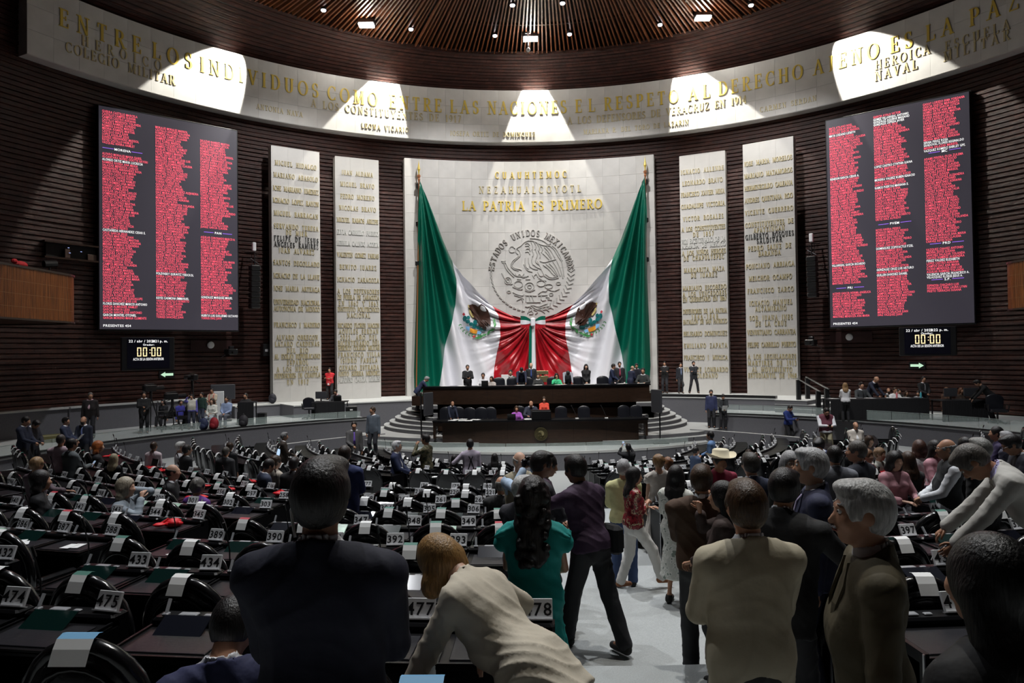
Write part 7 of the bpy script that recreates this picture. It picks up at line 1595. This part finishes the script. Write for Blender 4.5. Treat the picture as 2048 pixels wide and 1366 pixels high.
P('man in a pale grey suit bending over a desk at the right', 1945, 884, 5.3, -62, lean=44, c1=(.52, .51, .48), shirt=(.45, .42, .7), hair='grey', hc=(.12, .11, .10), skin='tan', head=(0, 12), L=(-.22, .72, .72), R='desk', H=1.80, w=1.15, legs=(.4, .4, .38))
P('seated man with a black vest and white sleeves using a tablet', 1892, 876, 8.6, -70, 'stand', top='vest', c1=(.02, .022, .025), shirt=(.8, .82, .86), hair='bald', hc=(.2, .2, .2), glasses=True, L='front', R='front', w=1.15)
P('man in a dark suit with glasses looking down at the far right edge', 2022, 862, 9.6, -75, c1=(.015, .016, .025), hair='thick', head=(0, 30), glasses=True, L='front', R='front')
P('man in a dark violet shirt seated at the far right', 1992, 852, 12.4, -60, top='shirt', c1=(.03, .02, .07), hair='short', L='front', R='front', H=1.7)
P('grey-haired man behind the man in the dark violet shirt', 2012, 862, 12.0, -30, top='shirt', c1=(.05, .05, .08), hair='grey', hc=GH, H=1.68)
P('dark-haired man in a black suit behind the white sleeves', 1930, 868, 10.2, 170, c1=DK, hair='short', head=(0, 30), L='front', R='front', H=1.66)
P('grey-haired man leaning beside the pale grey suit', 1958, 875, 7.2, -30, c1=(.03, .032, .035), hair='grey', hc=(.2, .2, .19), H=1.66)
P('curly blond woman with bare shoulders seen from behind', 1316, 909, 11.2, -10, top='dress', c1=(.6, .55, .5), hair='curly', hc=(.22, .12, .05), skin='light', H=1.58, shoes=None)
P('woman with reddish curly hair behind the blond curls', 1335, 914, 12.6, -10, top='blouse', c1=(.2, .12, .1), hair='curly', hc=(.2, .08, .03), H=1.5)
P('man in a light blue shirt standing by the front wall on the right', 1420, 862, 22.5, -60, top='shirt', c1=(.15, .27, .5), hair='short', L='down', R='front', zf=0)
P('woman in a pink checked dress holding her face', 1497, 879, 20, 170, top='blouse', c1='pink_check', hair='bob', hc=BR, skin='light', L='raise', R='face', H=1.55, zf=.1)
P('grey-haired man in a dark suit in the front rows on the right', 1452, 889, 19.2, 0, c1=DK, hair='grey', hc=GH, H=1.5)
P('person lying back on a chair in blue jeans in the front rows', 1392, 893, 17.5, 70, top='shirt', c1=(.05, .08, .15), hair='short', H=1.42)
P('man in a maroon vest over white sleeves looking at his phone', 1653, 812, 25.2, 185, top='vest', c1=(.13, .03, .05), shirt=WH, hair='short', glasses=True, head=(0, 30), L='phone', R='phone', legs=(.42, .38, .25), w=1.15, props=[('phone', 1, 'phone of the man in the maroon vest')])
P('stout man in a cream jacket and white shirt', 1711, 843, 21.8, 180, c1=(.55, .5, .44), shirt=(.85, .85, .85), hair='bald', hc=(.05, .04, .04), L='down', R='front', w=1.2, legs=DK, props=[('paper', 1, 'white paper held by the man in the cream jacket')])
P('man in a blue sweater on the right ramp looking at his phone', 1580, 808, 29.0, 150, top='sweater', c1=(.012, .03, .17), hair='short', head=(0, 30), L='phone', R='phone', legs=DK, props=[('phone', 1, 'phone of the man in the blue sweater')])
P('bearded man in a blue suit standing at the end of the right platform', 1422, 779, 31.0, 195, c1=(.035, .045, .12), hair='short', beard=BK, L='down', R='down', zf=ZL)
P('man in a dark grey suit reading papers at the end of the right platform', 1446, 786, 30.4, 185, c1=(.03, .035, .04), tie=DK, hair='short', head=(0, 30), L='front', R='front', zf=ZL, props=[('paper', -1, 'papers read by the man in the dark grey suit')])
# ---- upper platform, right
P('guard in a black suit standing with crossed arms and spread legs', 1387, 722, 34.6, 180, c1=(.03, .033, .04), L='cross', R='cross', tie=DK, zf=ZU+.12, feet={-1: (-.24, 0, .09), 1: (.24, 0, .09)}, skin='mid', beard=BK)
P('guard in a dark suit and white tie in the gap beside the right stele', 1361, 725, 36.6, 180, c1=(.012, .014, .022), L='down', R='down', tie=(.2, .25, .4), zf=ZU)
P('man in black clapping or clasping hands in the dark gap beside the flag', 1329, 722, 36.8, 200, c1=(.010, .009, .010), L='cross', R='cross', zf=ZU)
# ---- presidium
PZ = ZU
def pres(label, px, y, d=32.2, **k):
    a = dict(zf=PZ); a.update(k); f = a.pop('face', 180); po = a.pop('pose', 'stand'); return P(label, px, y, d, f, po, **a)
pres('grey-haired man in a blue jacket leaning on the left end of the presidium desk', 853, 747, 31.6, face=75, lean=38, c1=(.03, .04, .10), hair='grey', hc=GH, L='desk', R='desk', zf=ZL+.9, H=1.7)
pres('man in a dark jacket standing at the presidium looking at his hands', 935, 729, 32.4, face=170, c1=DK, hair='short', hc=(.08, .07, .06), L='phone', R='phone', props=[('phone', 1, 'phone of the standing man in the dark jacket at the presidium')])
pres('seated woman in a white blouse at the presidium', 966, 746, 32.2, pose='sit', top='blouse', c1=(.8, .8, .84), hair='bun', L='desk', R='desk')
pres('seated woman with long brown hair beside the woman in white', 983, 753, 31.9, pose='sit', face=200, c1=(.5, .45, .42), top='blouse', hair='long', hc=BR, L='desk', R='desk')
pres('man in a grey suit behind the chairs of the presidium', 1021, 742, 33.4, pose='sit', c1=(.05, .06, .05), hair='short', H=1.9)
pres('man in a navy suit bending over the presidium desk', 1043, 741, 32.2, lean=32, c1=(.015, .02, .05), hair='short', head=(0, 20), L='desk', R='desk', H=1.75)
pres('bald man in a black suit and blue tie standing at the centre of the presidium', 1062, 725, 32.8, c1=(.013, .014, .02), tie=(.05, .1, .35), hair='bald', hc=(.25, .16, .11), skin='light', L='down', R='down')
pres('seated woman in a dark jacket with papers at the centre of the presidium', 1076, 747, 31.9, pose='sit', c1=(.03, .03, .03), top='jacket', hair='bun', hc=BR, L='desk', R='desk')
pres('seated woman in bright green at the presidium', 1113, 747, 31.9, pose='sit', top='blouse', c1=(.06, .62, .28), L='desk', R='face', hair='long', skin='mid')
pres('person in a pale grey shirt bending down over the presidium desk', 1136, 744, 32.2, lean=40, top='shirt', c1=(.35, .37, .42), hair='thick', head=(0, 45), L='desk', R='desk', H=1.7)
pres('woman in a black dress standing at the presidium', 1172, 728, 32.4, top='suit', c1=DK, shirt=DK, hair='long', skin='light', L='clasp', R='clasp')
pres('man in a navy suit turned right at the presidium', 1227, 727, 32.3, face=110, lean=8, c1=(.018, .028, .075), L='front', R='front', hair='short', props=[('paper', 1, 'white papers held by the man in navy at the presidium')])
pres('man in a dark suit with a red tie behind the man in navy', 1239, 723, 33.0, c1=(.02, .02, .025), tie=(.5, .06, .12), L='down', R='down')
pres('bald man in a navy suit near the right end of the presidium', 1265, 731, 32.7, face=60, lean=12, c1=(.02, .025, .06), hair='bald', hc=(.3, .2, .14), skin='light', L='front', R='front')
pres('dark-haired man in a navy suit leaning in at the right end of the presidium', 1273, 726, 33.2, face=185, lean=15, c1=(.02, .022, .035), L='front', R='front')
pres('man in a dark suit writing at the right end of the presidium desk', 1286, 741, 32.1, face=200, pose='sit', c1=(.03, .035, .035), L='desk', R='desk', H=1.95)
# ---- tribune
P('bearded man in a navy suit reading at the left of the tribune desk', 905, 801, 29.5, 155, c1=(.012, .018, .04), hair='bald', hc=(.08, .05, .03), beard=BK, zf=ZL, L='desk', R='desk', lean=10, head=(0, 15))
P('seated woman in a violet dress at the tribune desk', 1033, 812, 29.1, 180, 'sit', top='blouse', c1=(.40, .10, .52), hair='long', hc=BR, zf=ZL, L='desk', R='desk')
P('seated man in a dark suit looking down beside the lectern', 1062, 800, 29.5, 180, 'sit', c1=(.03, .035, .06), hair='bald', hc=BK, head=(0, 35), zf=ZL, L='desk', R='desk', tie=DK, H=1.95)
P('woman in an orange-red suit with long dark hair speaking at the lectern', 1088, 793, 29.2, 180, top='blouse', c1=(.85, .09, .05), hair='long', hc=BR, skin='light', zf=ZL, L='desk', R='desk')
# ---- front row backs
P('white-haired man in a blue blazer facing right by the front wall', 794, 881, 19.5, 95, c1=(.02, .03, .085), shirt=(.8, .8, .8), hair='grey', hc=(.7, .7, .72), skin='light', glasses=True, L='front', R='front', zf=0.05, w=1.1, props=[('phone', 1, 'phone of the white-haired man in the blue blazer')])
P('person in a camouflage shirt with a hand at the mouth', 851, 868, 21.0, -75, top='shirt', c1='camouflage_cloth', hair='thick', L='face', R='down', zf=0, w=1.1, legs=DK)
P('man with black braces crossed over a lilac shirt', 940, 877, 20.0, -10, top='shirt', c1=(.55, .48, .58), hair='short', L=(-.45, .25, 1.12), R='down', zf=0, legs=DK)
k = person.last
for s in (-1, 1):
    mb = MB(); w_ = .018; pts = [k['T']((s*.10, .04, .52)), k['T']((s*.09, -.085, .48)), k['T']((0, -.125, .33)), k['T']((-s*.07, -.125, .10))]; mb.tube(pts, .014, 5, flat=.5, up=(0, 1, 0)); mb.obj('braces', M_BLKC, k['root'])
P('woman in black with long dark hair left of the man with braces', 909, 885, 20.0, 20, top='blouse', c1=DK, hair='long', zf=0, H=1.62, legs=DK)
P('woman in a black top with long dark hair right of the man with braces', 989, 887, 20.3, 0, top='blouse', c1=DK, hair='long', zf=0, H=1.60, legs=DK)
P('woman in black photographing with a raised phone near the right of the tribune', 1256, 871, 21.5, -5, top='blouse', c1=DK, hair='ponytail', zf=0, L='raise', R='raise', H=1.68, legs=DK, props=[('phone', -1, 'raised phone of the woman in black')])
P('bald photographer in a light blue shirt and beige vest aiming a long lens', 1040, 902, 8.5, 150, top='vest', c1=(.33, .29, .2), shirt=(.45, .58, .75), hair='bald', hc=(.35, .33, .3), skin='light', L='camera', R='camera', H=1.69, props=[('stillcam', 1, 'black photo camera with a long lens aimed by the bald photographer')])
P('man in a charcoal suit turned right looking at a phone', 1083, 899, 7.0, 62, c1=(.035, .035, .042), hair='thick', skin='tan', head=(5, 12), L='front', R='phone', H=1.76, legs=(.03, .03, .04), w=1.1, props=[('phone', 1, 'mobile phone held by the man in the charcoal suit')])
P('man in a white shirt half hidden behind the man in the charcoal suit', 1096, 904, 7.8, 80, c1=(.04, .02, .04), hair='short', skin='tan', head=(0, 15), L='front', R='front', H=1.70)
P('grey-haired man behind the teal dress', 1046, 950, 6.2, 40, c1=(.03, .03, .04), hair='grey', hc=(.5, .5, .5), skin='mid', L='front', R='front', H=1.62)
P('man with thin grey hair seated between the chairs left of the aisle', 1003, 953, 10.2, 20, 'sit', c1=(.03, .03, .03), hair='bald', hc=(.2, .2, .18))
P('man in a bright blue suit with short hair seen from behind', 690, 890, 9.9, 5, c1=(.022, .035, .13), hair='short', hc=(.03, .02, .015), L='front', R='front', w=1.08, legs=(.01, .015, .05))
# ---- left half
P('man with a paper in a brown suit walking below the left ramp', 569, 864, 21.5, 75, c1=(.03, .02, .014), hair='grey', hc=(.2, .2, .2), L='down', R='front', props=[('paper', 1, 'white sheet held by the man in the brown suit')], legs=(.03, .02, .015))
P('man in a grey suit and purple tie below the left platform', 708, 842, 25.8, 165, c1=(.08, .078, .08), tie=(.18, .1, .5), hair='short', zf=0, L='down', R='front', legs=(.04, .04, .05))
P('man in a grey-blue suit walking beside the left end wall', 745, 813, 27.8, 195, c1=(.10, .125, .16), hair='short', hc=BR, zf=ZS-.25, L='down', R='down', legs=(.02, .022, .03), head=(25, 0))
P('man in a red polo shirt with crossed arms between the left steles', 659, 735, 35.3, 180, top='tshirt', c1=(.62, .02, .03), L='cross', R='cross', zf=ZU, hair='short', legs=DK, w=1.1)
k = person.last; t = empty('baseball_hat', k['wp']((.02, .17, .90)), 0, 'red and white cap hanging before the man in the red polo shirt', 'hat'); mb = MB(); mb.ball((0, 0, 0), (.11, .05, .12), 10, 7); mb.obj('crown', mat('red_cap', (.5, .03, .04), .7), t, True); mb = MB(); mb.ball((0, -.05, -.03), (.05, .02, .05), 8, 5); mb.obj('badge', M_PAPER, t)
P('man in a dark suit seated at the black desk before the left steles', 671, 778, 31.9, 185, 'sit', c1=(.04, .042, .05), shirt=(.6, .35, .4), hair='short', head=(0, 20), L='desk', R='desk', zf=ZM)
P('man in a black suit and pink shirt standing alone on the left platform', 181, 784, 24.6, 165, c1=(.018, .013, .013), shirt=(.62, .42, .48), hair='short', hc=(.12, .11, .1), L='down', R='down', zf=ZM, w=1.12, head=(-30, 0))
P('bearded man in a navy suit and blue tie below the left platform', 167, 832, 21.6, 178, c1=(.02, .025, .045), tie=(.15, .2, .42), hair='bald', hc=BK, beard=BK, L='down', R='front', )
P('young man in a navy suit in profile holding up a paper', 132, 834, 21.0, 80, c1=(.025, .035, .075), hair='thick', L='front', R='front', props=[('paper', 1, 'white paper held by the young man in profile at the left')])
P('man in a dark blue suit at the far left looking at a phone', 52, 831, 19.5, 85, c1=(.015, .02, .045), hair='short', head=(0, 15), L='front', R='front', )
P('man in a dark suit with bowed head at the far left', 72, 834, 20.0, 100, c1=(.02, .02, .03), hair='thick', head=(0, 45), L='front', R='front', )
P('man in a light pink shirt seen from behind in the left rows', 122, 868, 14.6, -8, top='shirt', c1=(.60, .44, .50), hair='short', hc=(.06, .05, .045), L='front', R='front', w=1.15)
P('man in a grey sweater beside the man in the light pink shirt', 144, 876, 14.4, 30, top='sweater', c1=(.12, .14, .15), hair='short', L='front', R='phone', w=1.05, props=[('phone', 1, 'phone of the man in the grey sweater')])
P('woman with curly blond hair and a mauve jacket in the left rows', 74, 914, 10.8, 15, top='blouse', c1=(.13, .09, .11), hair='curly', hc=(.35, .22, .11), R=(.5, .2, 1.15), L='front', H=1.52)
P('dark-haired woman turned right below the curly blond woman', 82, 943, 9.6, 60, 'sit', top='blouse', c1=DK, hair='bob', H=1.85)
P('red-haired woman seated in the left rows', 197, 883, 17.4, 60, 'sit', top='blouse', c1=DK, hair='bob', hc=(.42, .12, .03), skin='light')
P('woman with a long blond ponytail seen from behind', 228, 907, 15.2, 0, top='blouse', c1=DK, hair='long', hc=(.4, .34, .22), H=1.5)
P('woman in a white-pink blouse with dark hair seen from behind in the left rows', 308, 883, 17.6, 5, top='shirt', c1=(.72, .60, .64), hair='bun', hc=BR, H=1.55, w=1.1)
P('white-haired man leaning on his hand in the left front rows', 361, 884, 18.3, 60, 'sit', c1=(.4, .4, .42), top='shirt', hair='grey', hc=(.6, .6, .58), skin='light', L='face', H=1.9)
P('dark-haired man behind the white-haired man in the left front rows', 374, 890, 18.0, 40, 'sit', c1=DK, hair='short', H=1.85)
P('balding man in a white collar turned right in the left rows', 346, 929, 12.2, 75, 'sit', c1=DK, hair='bald', hc=(.05, .04, .03), skin='light', H=1.9)
P('blond-grey person resting the head on a hand, facing right', 252, 957, 9.9, 85, 'sit', top='shirt', c1=(.3, .35, .4), hair='bob', hc=(.38, .33, .25), skin='light', L='ear', R='face', H=1.85)
P('man with grey streaks in a grey blazer in the left rows', 452, 893, 16.0, 10, c1=(.045, .045, .05), hair='short', hc=(.09, .08, .07), H=1.58)
P('curly dark-haired woman behind the grey blazer in the left rows', 460, 885, 18.0, 10, top='blouse', c1=DK, hair='curly', hc=BR, H=1.5)
P('man in a blue jacket with a white collar turned right in the left rows', 538, 916, 14.0, 55, 'sit', c1=(.03, .04, .075), hair='short', head=(0, 20), H=1.9)
P('person in cream beside the man in the blue jacket', 552, 912, 14.8, 40, 'sit', top='shirt', c1=(.5, .45, .38), hair='curly', hc=BR, skin='light', H=1.85)
P('dark-haired person in a dark coat left of the big navy suit', 588, 915, 13.8, 0, 'sit', c1=(.03, .03, .032), hair='thick', H=1.85)
P('grey-haired person low behind the desks with a violet scarf', 396, 958, 11.0, 20, 'sit', top='blouse', c1=(.12, .03, .25), hair='curly', hc=(.12, .11, .1), H=1.75)
# ---- press on the left platform
P('camera operator in black beside a tripod camera', 288, 783, 26.0, 150, top='jacket', c1=(.012, .012, .013), hair='short', L='front', R='phone', zf=ZM, legs=DK, w=1.1)
P('man in a cream vest over a violet-blue shirt in the press area', 383, 788, 27.4, 165, top='vest', c1=(.62, .6, .52), shirt=(.15, .14, .5), hair='cap', L='down', R='raise', zf=ZM, w=1.1, legs=(.03, .035, .06))
P('man in a dark green shirt behind the cream vest', 403, 784, 28.6, 190, top='shirt', c1=(.02, .05, .04), hair='short', zf=ZM, legs=(.04, .05, .08))
P('man with red camera straps over a beige shirt', 424, 776, 29.3, 180, top='tshirt', c1=(.55, .47, .36), hair='short', glasses=True, L='front', R='front', zf=ZM)
k = person.last
for s in (-1, 1): mb = MB(); mb.tube([k['T']((s*.11, -.02, .55)), k['T']((s*.11, .11, .47)), k['T']((s*.10, .14, .3)), k['T']((s*.09, .14, .15))], .022, 5, flat=.5, up=(1, 0, 0)); mb.obj('red_strap', mat('red_strap', (.7, .08, .06), .6), k['root'])
P('seated press woman with long hair in a black and white top', 424, 797, 27.5, 180, 'sit', top='blouse', c1='pale_print', hair='long', hc=BR, skin='light', L='lap', R='front', zf=ZM, legs=(.4, .45, .5))
P('seated pressman in a pale blue shirt and grey trousers', 453, 793, 28.2, 180, 'sit', top='shirt', c1=(.28, .36, .55), hair='short', L='front', R='front', zf=ZM, legs=(.12, .13, .16))
P('seated man in a black sweatshirt behind the press desk', 491, 786, 29.5, 185, 'sit', top='sweater', c1=(.015, .015, .017), shirt=DK, hair='short', L='desk', R='desk', zf=ZM)
P('woman half hidden behind the press cameras', 326, 799, 28.4, 180, 'sit', top='blouse', c1=DK, hair='long', skin='light', zf=ZM)
P('person in a blue patterned shirt behind the press cameras', 361, 800, 28.2, 120, 'sit', top='shirt', c1=(.06, .06, .4), hair='short', zf=ZM)
# ---- right platform
P('woman in a white blouse with long light hair standing before the long table', 1690, 765, 26.7, 15, top='blouse', c1=(.8, .8, .82), hair='long', hc=(.28, .17, .08), zf=ZM, L='front', R='front', legs=DK, skin='light')
TT = dict(zf=ZM, L='desk', R='desk')
P('seated man in a dark suit and tie reading a paper at the long table', 1723, 769, 28.2, 180, 'sit', c1=(.04, .045, .05), tie=DK, hair='thick', H=1.9, **TT)
P('bald man in a blue suit bending over the long table', 1753, 759, 28.4, 150, lean=30, c1=(.02, .025, .05), hair='bald', hc=(.3, .2, .13), H=1.76, **TT)
P('bearded man in a dark suit seated at the long table', 1777, 776, 28.4, 200, 'sit', c1=(.04, .045, .045), hair='bald', hc=BK, beard=BK, **TT)
P('seated woman in a loose white blouse at the long table', 1790, 775, 27.9, 180, 'sit', top='blouse', c1=(.8, .8, .8), hair='bun', hc=BR, glasses=True, w=1.15, **TT)
P('man seated behind the woman in the loose white blouse', 1798, 778, 28.8, 180, 'sit', c1=(.03, .03, .03), hair='short', **TT)
P('woman with long brown hair seated at the long table', 1813, 782, 28.2, 180, 'sit', top='blouse', c1=(.1, .1, .09), hair='long', hc=BR, **TT)
P('woman in pale grey leaning on the right end of the long table', 1836, 782, 27.8, 215, 'sit', top='blouse', c1=(.5, .52, .55), hair='ponytail', **TT)
P('man in a black suit and grey tie standing behind the long table', 1847, 752, 28.4, 180, c1=(.012, .012, .014), tie=(.2, .2, .22), hair='short', zf=ZM, L='front', R='front')
P('woman with reddish brown hair seated behind the right monitors', 1893, 775, 27.6, 180, 'sit', top='blouse', c1=(.1, .05, .03), hair='bob', hc=(.12, .05, .02), zf=ZM)
P('person with brown hair behind the right monitors', 1922, 776, 27.4, 170, 'sit', top='blouse', c1=(.05, .03, .02), hair='long', hc=(.14, .06, .03), zf=ZM)
P('person in black bending at the right end of the monitors', 1955, 778, 26.2, -70, lean=40, top='sweater', c1=(.009, .009, .010), shirt=DK, hair='thick', H=1.75, zf=ZM, L='desk', R='desk', legs=DK)
# ---- seated backs in the right rows
for px, py, d, hc, hair, c, face, lab in ((1735, 900, 14.5, (.2, .1, .05), 'curly', (.3, .05, .05), 150, 'woman with light brown curls and a red top in the right rows'), (1760, 897, 15.2, (.25, .15, .08), 'curly', (.5, .5, .45), 150, 'woman with golden curls further back in the right rows'),
        (1838, 882, 12.4, (.07, .03, .02), 'bob', (.7, .7, .7), 10, 'woman with short auburn hair and a white top in the right rows'), (1872, 882, 12.0, BK, 'long', (.6, .3, .35), 150, 'woman in a pink and white top beside the white sleeves'),
        (1790, 905, 10.6, BK, 'bob', (.5, .25, .28), 170, 'woman with dark hair and a pink vest facing left in the right rows'), (1739, 873, 19.0, BR, 'bob', (.5, .42, .42), 170, 'small figure in a pink top behind the cream jacket'),
        (1600, 905, 12.5, BK, 'short', (.03, .03, .035), 0, 'man in a dark suit between the glasses woman and the blue suit'), (1815, 905, 11.5, BR, 'long', (.05, .05, .05), 0, 'woman with brown hair in black in the right rows')):
    P(lab, px, py, d, face, 'sit', top='blouse', c1=c, hair=hair, hc=hc, H=1.85, L='lap', R='lap', skin='light')
print('SPP', SPP)
# which chairs are taken away: those a standing figure would stand in
for o in [q for q in bpy.data.objects if q.get('category') == 'person']:
    x, y = o.location.x, o.location.y
    for st in SEATS:
        c = seat_pt(st, 0, -.70, 0)
        if math.hypot(c.x-x, c.y-y) < .42 and y < 16: NOCHAIR.add(st['num'])
build_seats()
